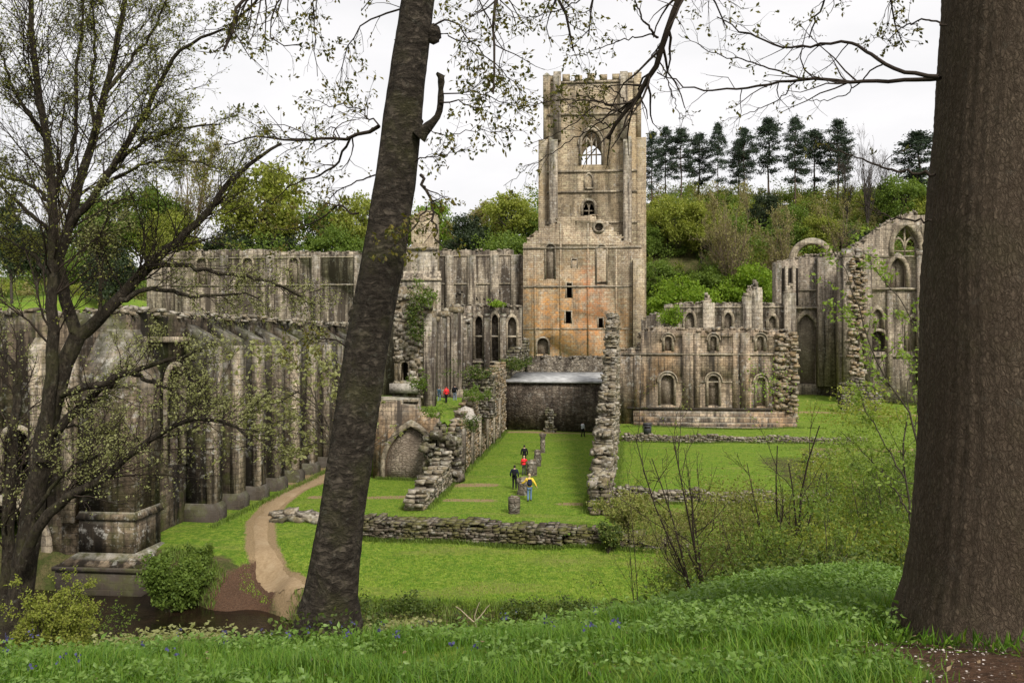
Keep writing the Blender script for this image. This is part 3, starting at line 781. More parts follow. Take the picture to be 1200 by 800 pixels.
# ---------------------------------------------------------------- nave wall and its turret
def nave():
    v = 131.; rng = np.random.default_rng(3)
    top = [(172, 312), (178, 297), (230, 294), (300, 293), (360, 295), (420, 296), (480, 294), (520, 293), (560, 294), (604, 293), (607, 299), (613, 300)]
    P = ragtop(pxl(top, v), rng, .16, (.6, 2.2))
    H = []; W = []
    for px in (236, 290, 344):
        W.append((px, 11, 302, 334)); H.append(opening(px, 11, 302, 334, v))
    out = [(P[0][0], 0.0), (P[-1][0], 0.)]+P[::-1]
    mb = MB(); mb.prism(out, H, v, v+1.6); head_stones(mb, pxl(top, v), v, v+1.5, rng, .35, .25)
    w = stone_thing(mb, 'nave_wall', M['nave'], 'long grey weather streaked nave wall standing left of the bell tower', 'ruin wall', (at(400, 430, v)[0], v, 0))
    for px in (196, 263, 317, 371, 420, 527, 553, 580, 604):
        pilaster(w, px, 1.3, v, 299, 420, .35, M['nave'], cap=False)
    course(w, 175, 612, 336, v); course(w, 175, 612, 304, v, .22, .12)
    for a in W: window(w, *a, v, 'round', .3, .1, M['infill'], .5)
    m = MB()
    for k in range(38):
        u, z = at(rng.uniform(515, 606), rng.uniform(342, 372), v)
        m.box(u-.14, u+.14, v-.012, v+.01, z-.16, z+.16)
    part(m, 'putlog_holes', M['dark'], w)
    # aisle roof line lower down
    # tall turret fragment
    v2 = 118.
    t2 = [(482, 262), (484, 256), (490, 250), (500, 247), (507, 251), (509, 262), (510, 284)]
    P = ragtop(pxl(t2, v2), rng, .25, (.4, .9))
    m = MB(); m.prism([(P[0][0], 0), (P[-1][0], 0)]+P[::-1], (), v2, v2+3.2); head_stones(m, pxl(t2, v2), v2, v2+3, rng, .35, .8)
    t = stone_thing(m, 'ruined_turret', M['tower'], 'tall narrow broken turret of pale stone just right of the leaning tree trunk', 'ruin turret', (at(495, 430, v2)[0], v2, 0))
    m = MB(); a, z = at(478, 292, v2); b, _ = at(513, 292, v2); m.box(a, b, v2-.5, v2-.003, 0, z); m.box(a-.5, b+.6, v2-1.1, v2-.503, 0, at(500, 327, v2)[1])
    m.add([(a-.5, v2-1.1, at(500, 327, v2)[1]), (b+.6, v2-1.1, at(500, 327, v2)[1]), (b+.6, v2-.503, at(500, 318, v2)[1]), (a-.5, v2-.503, at(500, 318, v2)[1])], [(0, 1, 2, 3)])
    part(m, 'buttress', M['shaft'], t)
    m = MB(); m.box(a-.2, b+.2, v2-.75, v2-.45, z-.2, z+.2); part(m, 'string_course', M['trim'], t)
    m = MB(); m.box(a-.7, b+.8, v2-1.3, v2-1.05, at(500, 328, v2)[1]-.2, at(500, 327, v2)[1]); part(m, 'string_course', M['trim'], t)
nave()

# ---------------------------------------------------------------- refectory ranges
def refectory():
    v = 106.; rng = np.random.default_rng(5)
    top = [(532, 366), (540, 358), (556, 357), (574, 360), (590, 359), (611, 360)]
    P = ragtop(pxl(top, v), rng, .35)
    W = [(561, 9, 370, 420, 'pointed'), (580, 8, 368, 424, 'pointed'), (600, 10, 371, 412, 'pointed')]
    mb = MB(); mb.prism([(P[0][0], 0), (P[-1][0], 0)]+P[::-1], [opening(a, b, c, d, v, k) for a, b, c, d, k in W], v, v+1.5)
    head_stones(mb, pxl(top, v), v, v+1.4, rng, .35, .9)
    w = stone_thing(mb, 'refectory_wall', M['ref'], 'broken refectory wall with tall dark lancets below the nave wall', 'ruin wall', (at(570, 430, v)[0], v, 0))
    for a, b, c, d, k in W: window(w, a, b, c, d, v, k, .28, .15, M['dwall'] if a != 600 else M['rubwarm'], .9)
    for px in (551, 571, 590): pilaster(w, px, .7, v, 372, 470, .5, M['ref'])
    course(w, 533, 611, 395, v, .22, .14); course(w, 533, 611, 425, v, .25, .2)
    # cluster of tall bare piers
    v = 95.
    for px, wd, y0, d, lab in ((511, .95, 372, 1.2, 'leftmost tall bare stone pier beside the ivy clad pier'),
                          (521, 1.15, 366, 1.4, 'broad tall bare stone pier behind the red jacketed visitor'),
                          (534, 1.2, 361, 1.5, 'tallest bare stone pier with capped head above the dark clad visitor')):
        u, z = at(px, y0, v); m = MB(); b = wd/2
        m.box(u-b, u+b, v, v+d, 0, z); 
        t = stone_thing(m, 'stone_pier', M['shaft'], lab, 'pier', (u, v, 0), 'bare piers of the refectory doorway')
        for s in (-1, 1):
            m = MB(); pp = np.array([[(u+s*b*.7, v-.05, zz) for zz in np.linspace(0, z-.5, 4)]]); m.tubes(pp, np.full((1, 4), .17), 8)
            part(m, 'shaft', M['shaft'], t)
        m = MB(); m.box(u-b-.12, u+b+.12, v-.14, v+d+.1, z-.5, z+.12); m.stones([(u+rng.uniform(-b, b), v+rng.uniform(0, d), z+.25) for _ in range(7)], rng.uniform(.25, .5, (7, 3)), .3, rng, .6)
        part(m, 'capital', M['rub'], t)
        m = MB(); m.box(u-b-.2, u+b+.2, v-.25, v+d+.1, 3.4, 4.6); part(m, 'base', M['trim'], t)
    # ragged return wall behind the piers
    top = [(502, 385), (515, 380), (530, 378), (545, 372), (552, 380)]
    v = 98.; P = ragtop(pxl(top, v), rng, .4)
    m = MB(); m.prism([(P[0][0], 0), (P[-1][0], 0)]+P[::-1], [opening(527, 7, 395, 462, v, 'pointed')], v, v+1.2); head_stones(m, pxl(top, v), v, v+1.2, rng, .35, 1)
    w = stone_thing(m, 'return_wall', M['ref'], 'ragged grey wall behind the cluster of bare piers', 'ruin wall', (at(525, 430, v)[0], v, 0))
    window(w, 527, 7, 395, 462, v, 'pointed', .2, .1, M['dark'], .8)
    # ivy clad pier with a window hole
    v = 80.
    top = [(462, 350), (468, 340), (478, 336), (490, 335), (500, 338), (504, 352), (507, 366)]
    P = ragtop(pxl(top, v), rng, .35, (.3, .9))
    hole = opening(474, 9, 424, 446, v, 'round'); hole2 = opening(489, 5, 384, 402, v, 'flat')
    m = MB(); m.prism([(P[0][0], 0), (P[-1][0], 0)]+P[::-1], [hole, hole2], v, v+2.2); head_stones(m, pxl(top, v), v, v+2.1, rng, .4, 1)
    n = 260; px = rng.uniform(463, 506, n); py = rng.uniform(345, 468, n)
    keep = ~((px > 467) & (px < 481) & (py > 420) & (py < 448)); C = np.array([(at(a, b, v)[0], v-.08, at(a, b, v)[1]) for a, b in zip(px[keep], py[keep])])
    m.stones(C, rng.uniform(.25, .6, (len(C), 3))*[1.3, .7, .8], .25, rng, .2)
    w = stone_thing(m, 'ivy_clad_pier', M['rub'], 'tall broken rubble pier hung with ivy beside the leaning tree trunk', 'ruin pier', (at(485, 430, v)[0], v, 0))
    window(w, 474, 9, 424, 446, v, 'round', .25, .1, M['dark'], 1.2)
    m = MB(); u, z = at(474, 449, v); m.box(u-1.3, u+1.4, v-.7, v+.1, z-.9, z); part(m, 'ledge', M['pale'], w)
    m = MB(); u, z = at(504, 372, v); m.box(u-.5, u+.5, v-.5, v+.4, 0, z); part(m, 'pier_edge', M['shaft'], w)
refectory()

# ---------------------------------------------------------------- vaulted terrace with the blocked pointed arch
def terrace():
    rng = np.random.default_rng(6)
    v = 61.; zt = 3.85
    uL = at(436, 500, v)[0]; uR = -10.4; 
    # facade with arch
    au, aw, azb, azs = win_px(482, 62, 499, 566, v, 'pointed', .85)
    fu0 = at(437, 500, v)[0]; fu1 = at(513, 500, v)[0]
    du, dw, dzb, dzs = win_px(460, 14, 494, 510, v+2.2, 'round')
    top = [(437, 470), (470, 470), (492, 478), (513, 486)]
    m = MB(); m.prism([(fu0, -.2), (fu1, -.2)]+ragtop(pxl(top, v), rng, .12, (.4, 1.1))[::-1], [arch(au, aw, azb, azs, 'pointed', 16, .85)], v, v+1.1)
    w = stone_thing(m, 'arched_facade', M['chap'], 'low stone facade with a wide pointed arch blocked with masonry', 'ruin wall', (au, v, 0))
    o = arch(au, aw+.62, azb, azs, 'pointed', 16, .85); i = arch(au, aw-.02, azb, azs, 'pointed', 16, .85)
    m = MB(); m.prism(_band(o, i), (), v-.16, v+.2); ar = part(m, 'arch', M['trim'], w)
    m = MB(); m.prism(arch(au, aw-.01, azb, azs, 'pointed', 16, .85), (), v+.35, v+.75); part(m, 'blocking', M['infill'], ar)
    # upper range: ashlar wall with dark arch to the left and behind
    v2 = 65.
    top = [(420, 466), (455, 465), (470, 466), (490, 467)]
    P = pxl(top, v2); hole = opening(459, 21, 494, 520, v2, 'round')
    m = MB(); m.prism([(P[0][0], 0), (P[-1][0], 0)]+P[::-1], [hole], v2, v2+1)
    w2 = stone_thing(m, 'ledge_wall', M['chap'], 'ashlar wall with a dark round arch and a moulded ledge beside the leaning trunk', 'ruin wall', (P[1][0], v2, 0))
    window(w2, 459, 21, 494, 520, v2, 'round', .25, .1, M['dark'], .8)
    course(w2, 420, 491, 470, v2, .3, .25)
    # grassy vault top, one solid block
    ub0 = at(470, 470, 63)[0]
    m = MB(); n = 14; us = np.linspace(-18.5, -11.2, n); vs = np.linspace(62.2, 93, 24)
    zz = zt+.12*rng.normal(size=(len(vs), n))
    V = [(u, vv, zz[j, i]) for j, vv in enumerate(vs) for i, u in enumerate(us)]
    Q = [(j*n+i, j*n+i+1, (j+1)*n+i+1, (j+1)*n+i) for j in range(len(vs)-1) for i in range(n-1)]
    m.add(V, Q); m.box(-18.4, -11.25, 62.3, 92.9, 0, zt-.35)
    t = stone_thing(m, 'terrace', None, 'grass covered vault top where three visitors stand', 'terrace', (-14, 62, 0))
    t.data.materials.append(GROUND)
    t['kind'] = 'structure'; 
    for k in ('label', 'category'): del t[k]
    # rubble core of the broken vault beside the arch
    m = rubble_wall(((-11.9, 60.6, 0), (-9.8, 61.0, 0)), lambda s: 3.7+.5*math.sin(s*3), 2.2, None, rng, (.2, .55), .2)
    C = np.c_[rng.uniform(-12.2, -9.7, 90), rng.uniform(58.9, 60, 90), rng.uniform(0, 3.6, 90)]
    m.stones(C, rng.uniform(.3, .75, (90, 3))*[1.2, 1, .7], .25, rng, .5)
    stone_thing(m, 'broken_masonry', M['rubdark'], 'dark broken rubble core just right of the blocked pointed arch', 'rubble', (-11, 60.6, 0))
    # higher rubble mass behind, with ivy
    m = rubble_wall(((-11.5, 74.5, 3.4), (-8.9, 74.5, 3.4)), lambda s: 3.9-.5*abs(s-1.5)+.3*math.sin(s*4), 2.6, None, rng, (.2, .6), .22)
    stone_thing(m, 'rubble_stump', M['rubdark'], 'mossy dark rubble stump behind the pale boulder on the terrace', 'rubble', (-10.6, 74.5, 3.4))
terrace()

# ---------------------------------------------------------------- undercroft room with its column stumps
def undercroft():
    rng = np.random.default_rng(7)
    # left wall: inner face at u=-10.2
    def hl(s):           # s from v=61 to 95
        return float(np.interp(s, [0, 3, 6, 10, 14, 20, 27, 34], [2.7, 3.4, 4.2, 5.0, 5.6, 6.2, 6.9, 7.2]))+.15*math.sin(s*2.1)
    m = rubble_wall(((-10.7, 60.8, 0), (-10.7, 95, 0.2)), hl, 1.1, None, rng, (.22, .7), .23)
    w = stone_thing(m, 'undercroft_wall', M['rubwarm'], 'left side wall of the grassy undercroft rising away to the dark end wall', 'ruin wall', (-10.7, 78, 0))
    for vv in (64, 68.5, 73, 78, 83, 88):
        m = MB(); m.box(-10.16, -9.95, vv-.35, vv+.35, 0, 3.4+.03*(vv-64)); part(m, 'wall_shaft', M['shaft'], w)
    # low near end of it
    m = rubble_wall(((-10.75, 49.6, 0), (-10.75, 60.2, 0)), lambda s: float(np.interp(s, [0, 3, 5, 8, 10.6], [.75, 1.0, 1.25, 1.6, 2.6])), 1.2, None, rng, (.2, .6), .2)
    stone_thing(m, 'low_side_wall', M['rub'], 'low stepped stone wall running from the front wall towards the blocked arch', 'ruin wall', (-10.75, 55, 0))
    # right wall, seen nearly end-on
    def hr(s):
        return float(np.interp(s, [0, 2.2, 4, 7, 10, 15, 22, 28, 33, 37, 39, 43], [.9, 1.3, 1.9, 2.9, 3.5, 4.7, 5.9, 7.4, 9.2, 11.4, 12.1, 12.2]))+.14*math.sin(s*1.7)
    hr0 = hr
    steps = {}
    def hr(s):
        k = int(s/2.1); steps.setdefault(k, rng.uniform(-.45, .35)); return hr0(min(43, (k+.5)*2.1))+steps[k]+.12*math.sin(s*3.1)
    m = rubble_wall(((.15, 49.5, 0), (1.75, 93, 0.2)), hr, 1.1, None, rng, (.16, .55), .17)
    n_ = 420; s_ = rng.uniform(0, 43.5, n_); zz_ = np.array([rng.random()*hr(q) for q in s_]); sd_ = rng.choice([-1, 1], n_)
    m.stones(np.c_[.15+1.6*s_/43.5+sd_*rng.uniform(.35, .66, n_), 49.5+s_, zz_+.1], rng.uniform(.18, .45, (n_, 3))*[1, 1.2, .7], .3, rng, .5)
    for k_ in range(21):
        q = k_*2.1; m.stones(np.c_[.15+1.6*q/43.5+rng.uniform(-.5, .5, 14), 49.5+q+rng.uniform(0, 2, 14), np.full(14, hr(q+1.))+rng.uniform(-.05, .3, 14)], rng.uniform(.2, .6, (14, 3))*[1, 1, .6], .3, rng, .8)
    w = stone_thing(m, 'spine_wall', M['rub'], 'tall ragged rubble wall seen end on, stepping up towards the orange stained gable', 'ruin wall', (.2, 70, 0))
    # end wall with pale roof sheet
    v = 95.
    P = pxl([(592, 446), (703, 446)], v)
    m = MB(); m.prism([(P[0][0], 0), (P[1][0]+.3, 0), (P[1][0]+.3, P[1][1]), (P[0][0], P[0][1])], (), v, v+1.2)
    # low broken footing
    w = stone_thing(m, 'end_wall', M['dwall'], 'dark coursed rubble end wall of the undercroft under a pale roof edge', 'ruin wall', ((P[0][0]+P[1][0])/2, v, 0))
    m = MB(); z = P[0][1]; b = at(690, 436, v+6)[1]
    V = [(P[0][0]-.15, v-.35, z), (P[1][0]+.5, v-.35, z), (P[1][0]+.5, v+6, b), (P[0][0]+.6, v+6, b)]
    m.add(V+[(x, y, q-.22) for x, y, q in V], [(0, 1, 2, 3), (7, 6, 5, 4), (0, 4, 5, 1), (1, 5, 6, 2), (2, 6, 7, 3), (3, 7, 4, 0)])
    part(m, 'roof_sheet', M['lead'], w)
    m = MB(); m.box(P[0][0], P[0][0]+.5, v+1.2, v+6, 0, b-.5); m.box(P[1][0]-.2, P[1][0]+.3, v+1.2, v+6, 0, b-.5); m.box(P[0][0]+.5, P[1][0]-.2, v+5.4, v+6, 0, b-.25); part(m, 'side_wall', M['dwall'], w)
    # wall behind the roof
    v = 108.
    top = [(618, 419), (640, 418), (665, 420), (690, 418), (712, 420)]
    m = MB(); Q = ragtop(pxl(top, v), rng, .15, (.4, 1.2)); m.prism([(Q[0][0], 0), (Q[-1][0], 0)]+Q[::-1], (), v, v+1.3); head_stones(m, pxl(top, v), v, v+1.2, rng, .3, .7)
    stone_thing(m, 'cloister_wall', M['rcourse'], 'low ragged cloister wall at the foot of the orange stained gable', 'ruin wall', (at(665, 430, v)[0], v, 0))
    # mossy sloping wall continuing behind on the left
    m = rubble_wall(((-10.6, 95.6, 0.2), (-9.6, 112, .4)), lambda s: 7.2+s*.16, 1.4, None, rng, (.4, .9), .32)
    stone_thing(m, 'mossy_wall', M['rubdark'], 'mossy topped wall climbing behind the undercroft towards the gable doorway', 'ruin wall', (-10, 104, .2))
    # column stumps
    for px, yf, yt, wd, lab in ((602.5, 601, 582, .72, 'short dark column stump nearest the low front wall'),
                              (612.5, 580, 561, .78, 'column stump beside the visitor in the yellow jacket'),
                              (623, 557, 540, .8, 'worn column stump right of the red clad child'),
                              (630, 546, 528, .62, 'slim dark column stump, fourth from the front wall'),
                              (636, 530, 508, .55, 'pale waisted column stump with a wide cap stone'),):
        Y = HC*1000/(yf-400); X = (px-600)/1000*Y; u = X*CT-Y*ST; vv = X*ST+Y*CT; z0 = hz(X, Y)
        hgt = (yf-yt)/1000*Y
        k = 8; m = MB(); rr = []; zs = np.linspace(-.1, hgt, 6)
        m2 = []
        for i, z in enumerate(zs):
            r = wd/2*(1.0+.06*rng.normal())
            if 'waisted' in lab: r = wd/2*(1.35 if z > hgt*.8 else .85)
            m2.append([(u+r*math.cos(a+.39)*(1+.05*rng.normal()), vv+r*math.sin(a+.39)*(1+.05*rng.normal()), z0+z) for a in np.arange(k)*2*math.pi/k])
        V = np.array(m2).reshape(-1, 3); Q = [(i*k+j, i*k+(j+1) % k, (i+1)*k+(j+1) % k, (i+1)*k+j) for i in range(5) for j in range(k)]
        V = np.vstack([V, [(u, vv, z0+hgt+.03)]]); T = [(5*k+j, 5*k+(j+1) % k, 6*k) for j in range(k)]
        m.add(V, Q, T)
        s = stone_thing(m, 'column_stump', M['rcourse'], lab, 'column', (u, vv, z0), 'column stumps down the middle of the undercroft')
        m = MB(); C = [(u+rng.uniform(-.2, .2)*wd, vv+rng.uniform(-.2, .2)*wd, z0+hgt+.02) for _ in range(4)]; m.stones(C, rng.uniform(.2, .4, (4, 3))*[wd, wd, .4], .2, rng, .8)
        part(m, 'cap_stone', M['rub'], s)
    # rugged far pier
    Y = 94.; X = (645-600)/1000*Y; u = X*CT-Y*ST; vv = X*ST+Y*CT
    m = rubble_wall(((u-.5, vv, 0), (u+.5, vv, 0)), lambda s: 2.7-.3*abs(s-.4), .8, None, rng, (.3, .6), .25)
    stone_thing(m, 'ragged_pier', M['rubdark'], 'ragged taller pier of rubble before the dark end wall', 'pier', (u, vv, 0))
undercroft()

# ---------------------------------------------------------------- low front wall along the lawn
def low_walls():
    rng = np.random.default_rng(8)
    a = (-16.5, 43.6); b = (.2, 42.2)
    zb = lambda u, v: hz(*a2w(u, v)[:2])
    def wall(p0, p1, hf, th, mat, name, lab, cat='ruin wall', st=(.16, .5), ch=.125):
        m = rubble_wall(((p0[0], p0[1], zb(*p0)), (p1[0], p1[1], zb(*p1))), hf, th, None, rng, st, ch, rough=.4)
        return stone_thing(m, name, M[mat], lab, cat, ((p0[0]+p1[0])/2, (p0[1]+p1[1])/2, zb(*p0)))
    wall((-13.0, 43.7), (-1.6, 43.1), lambda s: .9+.04*math.sin(s*1.3)-.01*s, 1.6, 'front', 'front_wall', 'long low mossy stone wall across the front of the lawn room')
    wall((-1.5, 43.2), (4.4, 43.0), lambda s: .78-.07*s+.1*math.sin(s*2.), 1.1, 'front', 'broken_wall_end', 'lower broken end of the front wall running under the bramble mound')
    wall((1.0, 53.6), (14.5, 54.2), lambda s: .85-.02*s+.13*math.sin(s*1.6), .9, 'rub', 'cross_wall', 'low stone cross wall running right from the ragged spine wall over the lawn')
    wall((2.5, 86.5), (26, 86.0), lambda s: .62+.1*math.sin(s*.9), 1.0, 'rub', 'garden_wall', 'long low stone kerb wall before the chapter house front')
    wall((17, 72), (29, 73.5), lambda s: .7+.25*math.sin(s*.8), 1.4, 'rubdark', 'overgrown_wall', 'low overgrown rubble wall near the right hand trunk')
    # pile of slabs on the lawn
    m = MB(); n = 34; X = rng.uniform(325, 374, n); 
    for k in range(n):
        Y = rng.uniform(47.2, 49.6); x = (X[k]-600)/1000*Y; u = x*CT-Y*ST; v = x*ST+Y*CT
        lay = rng.integers(0, 3); edge = min(X[k]-325, 374-X[k])/25
        if lay*.5 > edge: lay = 0
        m.stones([(u, v, hz(x, Y)+.08+.2*lay)], [(rng.uniform(.5, 1.0), rng.uniform(.4, .8), rng.uniform(.16, .3))], .15, rng, .5)
    c = a2w(0, 0); x, Y = -12.1, 48.6
    stone_thing(m, 'slab_pile', M['rub'], 'flat heap of old stone slabs lying on the grass beside the dirt path', 'stones', (x*CT-Y*ST, x*ST+Y*CT, hz(x, Y)))
    # pale boulder on the terrace
    Y = 68.; x = (546-600)/1000*Y; u = x*CT-Y*ST; v = x*ST+Y*CT
    m = MB(); k = 10; V = []; 
    for i in range(6):
        for j in range(k):
            t = math.pi*i/5/2; r = .95*math.cos(t*.98)*(1+.12*rng.normal())
            V.append((u+r*math.cos(j*2*math.pi/k), v+.7*r*math.sin(j*2*math.pi/k), 3.7+1.05*math.sin(t)*(1+.08*rng.normal())))
    m.add(V, [(i*k+j, i*k+(j+1) % k, (i+1)*k+(j+1) % k, (i+1)*k+j) for i in range(5) for j in range(k)])
    stone_thing(m, 'boulder', M['pale'], 'pale rounded boulder at the edge of the grassy terrace', 'boulder', (u, v, 3.7), smooth=True)
low_walls()

# ---------------------------------------------------------------- chapter house front and walls behind
def chapter():
    rng = np.random.default_rng(9); v = 103.
    top = [(726, 411), (748, 409), (750, 393), (756, 387), (768, 384), (782, 385), (790, 386), (830, 387), (870, 386), (886, 387), (895, 391), (905, 387), (918, 388), (930, 392), (932, 398)]
    P = ragtop(pxl(top, v), rng, .28, (.4, 1.0))
    W = [(783, 8, 394, 411), (836, 7.5, 394, 411), (891, 8, 394, 411)]; L = [(782, 15, 439, 474), (836, 12, 440, 475), (892, 10, 442, 476)]
    mb = MB(); mb.prism([(P[0][0], 0), (P[-1][0], 0)]+P[::-1], [opening(*a, v) for a in W+L], v, v+1.3)
    head_stones(mb, pxl(top, v), v, v+1.2, rng, .36, 1.3)
    w = stone_thing(mb, 'chapter_front', M['chap'], 'two tiered wall with three blocked round windows above three taller ones', 'ruin wall', (at(830, 495, v)[0], v, 0))
    for i, a in enumerate(W): window(w, *a, v, 'round', .3, .12, M['infill'], .4, hood=True)
    for i, a in enumerate(L): window(w, *a, v, 'round', .3, .12, M['infill'], .55, hood=True)
    course(w, 728, 917, 416, v, .26, .16); course(w, 735, 928, 479, v, .26, .22, M['plinth']); course(w, 796, 876, 448, v, .18, .1)
    for px, wd in ((806, 1.25), (817, .7), (862, .7), (873, 1.1), (747, .8)): pilaster(w, px, wd, v, 390 if px != 747 else 414, 478, .15, M['chap'], cap=False)
    for k, (y, d) in enumerate(((481, .5), (487, 1.1), (493, 1.8), (497, 2.6))):
        u0, z = at(742, y, v); u1, _ = at(930, y, v)
        m = MB(); m.box(u0, u1, v-d, v-(.003 if k == 0 else (.5, 1.1, 1.8)[k-1]+.003)+.0, 0, z); part(m, 'plinth_step', M['chap'], w)
    # ragged broken end of the wall on the right
    n = 330; px = rng.uniform(909, 932, n); py = rng.uniform(391, 494, n)
    C = np.array([(at(a, b, v)[0], v-rng.uniform(-.2, .35)-max(0, (a-920)/30), at(a, b, v)[1]) for a, b in zip(px, py)])
    m = MB(); m.stones(C, rng.uniform(.3, .7, (n, 3))*[1.3, 1, .6], .2, rng, .25); part(m, 'broken_end', M['rubwarm'], w)
    # wall of the range behind
    v = 121.
    top = [(752, 377), (760, 370), (778, 366), (782, 358), (800, 356), (825, 355), (860, 356), (926, 356)]
    P = ragtop(pxl(top, v), rng, .14, (.5, 1.5))
    W = [(808, 11, 366, 397), (853, 9, 366, 392), (905, 9, 370, 396)]
    mb = MB(); mb.prism([(P[0][0], 0), (P[-1][0], 0)]+P[::-1], [opening(*a, v, 'pointed') for a in W], v, v+1.3); head_stones(mb, pxl(top, v), v, v+1.2, rng, .3, .5)
    w = stone_thing(mb, 'dormitory_wall', M['nave'], 'grey wall with pointed windows standing behind the two tiered front', 'ruin wall', (at(840, 430, v)[0], v, 0))
    for a in W: window(w, *a, v, 'pointed', .35, .15, M['infill'], .5)
    for px, y in ((830, 348), (877, 340), (886, 333), (925, 337)):
        u, z = at(px, y, v); m = MB(); m.box(u-.75, u+.75, v-.7, v+.8, 0, z-.8); m.stones([(u+rng.uniform(-.3, .3), v+rng.uniform(-.3, .3), z-.7+.35*k) for k in range(4)], [(1.1-.22*k, 1.-.2*k, .5) for k in range(4)], .15, rng, .4)
        part(m, 'pier', M['shaft'], w)
    course(w, 778, 926, 361, v, .25, .14)
    # the chapel of the nine altars, left part
    v = 138.
    z0 = 1.0
    top = [(908, 312), (911, 308), (925, 306), (934, 302), (950, 299), (985, 298), (992, 296)]
    P = ragtop(pxl(top, v), rng, .3, (.5, 1.3))
    W = [(948, 28, 362, 452)]
    mb = MB(); mb.prism([(P[0][0], z0), (P[-1][0], z0)]+P[::-1], [opening(945, 24, 368, 450, v, 'pointed')], v, v+2.); head_stones(mb, pxl(top, v), v, v+1.9, rng, .4, 1)
    w = stone_thing(mb, 'altar_chapel', M['altar'], 'tall ruined chapel block with a broken arch on its head, left of the high gable', 'ruin chapel', (at(945, 450, v)[0], v, z0))
    window(w, 945, 24, 368, 450, v, 'pointed', .5, .2, M['rubwarm'] and M['infill'], .9)
    for px, wd, y0, d in ((911, .9, 309, 1.0), (921, .45, 312, .5), (930, .45, 312, .5), (968, 3.0, 303, 1.7), (985, 1.5, 300, 1.2)):
        pilaster(w, px, wd, v, y0, 452, d, M['altar'], cap=False)
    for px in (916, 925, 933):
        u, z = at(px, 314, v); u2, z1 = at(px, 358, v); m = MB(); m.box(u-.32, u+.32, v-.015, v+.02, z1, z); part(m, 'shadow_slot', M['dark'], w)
    course(w, 936, 992, 341, v, .3, .2); course(w, 905, 992, 362, v, .35, .6)
    u, zs = at(952, 303, v); 
    m = MB()
    o = arch(u, 6.6, zs-.1, zs, 'round', 20); i = arch(u, 4.7, zs-.1, zs, 'round', 20); bnd = _band(o, i)
    m.prism(bnd, (), v+.2, v+1.6); part(m, 'broken_arch', M['trim'], w)
    # high gable at the right
    v = 130.
    top = [(984, 306), (990, 296), (1000, 288), (1010, 285), (1020, 276), (1032, 266), (1045, 258), (1060, 253), (1072, 249), (1084, 254), (1100, 264), (1120, 280), (1140, 300)]
    P = ragtop(pxl(top, v), rng, .25, (.4, 1.0))
    H = [(1062, 30, 264, 300, 'pointed'), (1052, 20, 302, 337, 'pointed'), (1028, 12, 362, 385, 'pointed'), (1029, 18, 388, 412, 'round'), (1070, 14, 372, 412, 'pointed'), (1105, 24, 300, 338, 'pointed')]
    mb = MB(); mb.prism([(P[0][0], z0), (P[-1][0], z0)]+P[::-1], [opening(a, b, c, d, v, k) for a, b, c, d, k in H], v, v+1.8); head_stones(mb, pxl(top, v), v, v+1.7, rng, .4, 1.2)
    w = stone_thing(mb, 'chapel_gable', M['altar'], 'high broken chapel gable with tall pointed windows beside the right hand trunk', 'ruin gable', (at(1050, 450, v)[0], v, z0))
    window(w, 1062, 30, 264, 300, v, 'pointed', .6, .25, None, .6, mullions=1)
    window(w, 1052, 20, 302, 337, v, 'pointed', .45, .2, M['infill'], .9, mullions=1)
    window(w, 1028, 12, 362, 385, v, 'pointed', .35, .15, M['infill'], .5)
    window(w, 1029, 18, 388, 412, v, 'round', .4, .15, M['rubwarm'] and M['dwall'], 1.0)
    window(w, 1070, 14, 372, 412, v, 'pointed', .35, .15, M['infill'], .5); window(w, 1105, 24, 300, 338, v, 'pointed', .45, .2, M['infill'], .9)
    course(w, 1012, 1140, 340, v, .4, .4); course(w, 985, 1140, 302, v, .25, .15); course(w, 985, 1140, 418, v, .3, .3)
    for px, wd, y0, d in ((993, 1.6, 302, 1.2), (1006, .9, 296, .6), (1015, 1.2, 300, .8), (1042, .7, 343, .5), (1080, 1.6, 300, 1.)): pilaster(w, px, wd, v, y0, 452, d, M['altar'])
    n = 200; px = rng.uniform(992, 1010, n); py = rng.uniform(300, 450, n)
    C = np.array([(at(a, b, v)[0], v-1.2-rng.uniform(-.1, .3), at(a, b, v)[1]) for a, b in zip(px, py)])
    m = MB(); m.stones(C, rng.uniform(.3, .8, (n, 3))*[1.2, .8, .6], .2, rng, .25); part(m, 'broken_face', M['rubwarm'], w)
    # rubble at its foot
    m = rubble_wall(((at(985, 440, 120)[0], 120, .6), (at(1030, 440, 120)[0], 120, .6)), lambda s: 4.2-1.2*abs(s-2)*.4+.4*math.sin(s*3), 2.0, None, rng, (.4, .9), .35)
    stone_thing(m, 'fallen_masonry', M['rubdark'], 'dark stump of fallen masonry at the foot of the chapel gable', 'rubble', (at(1005, 440, 120)[0], 120, .6))
chapter()

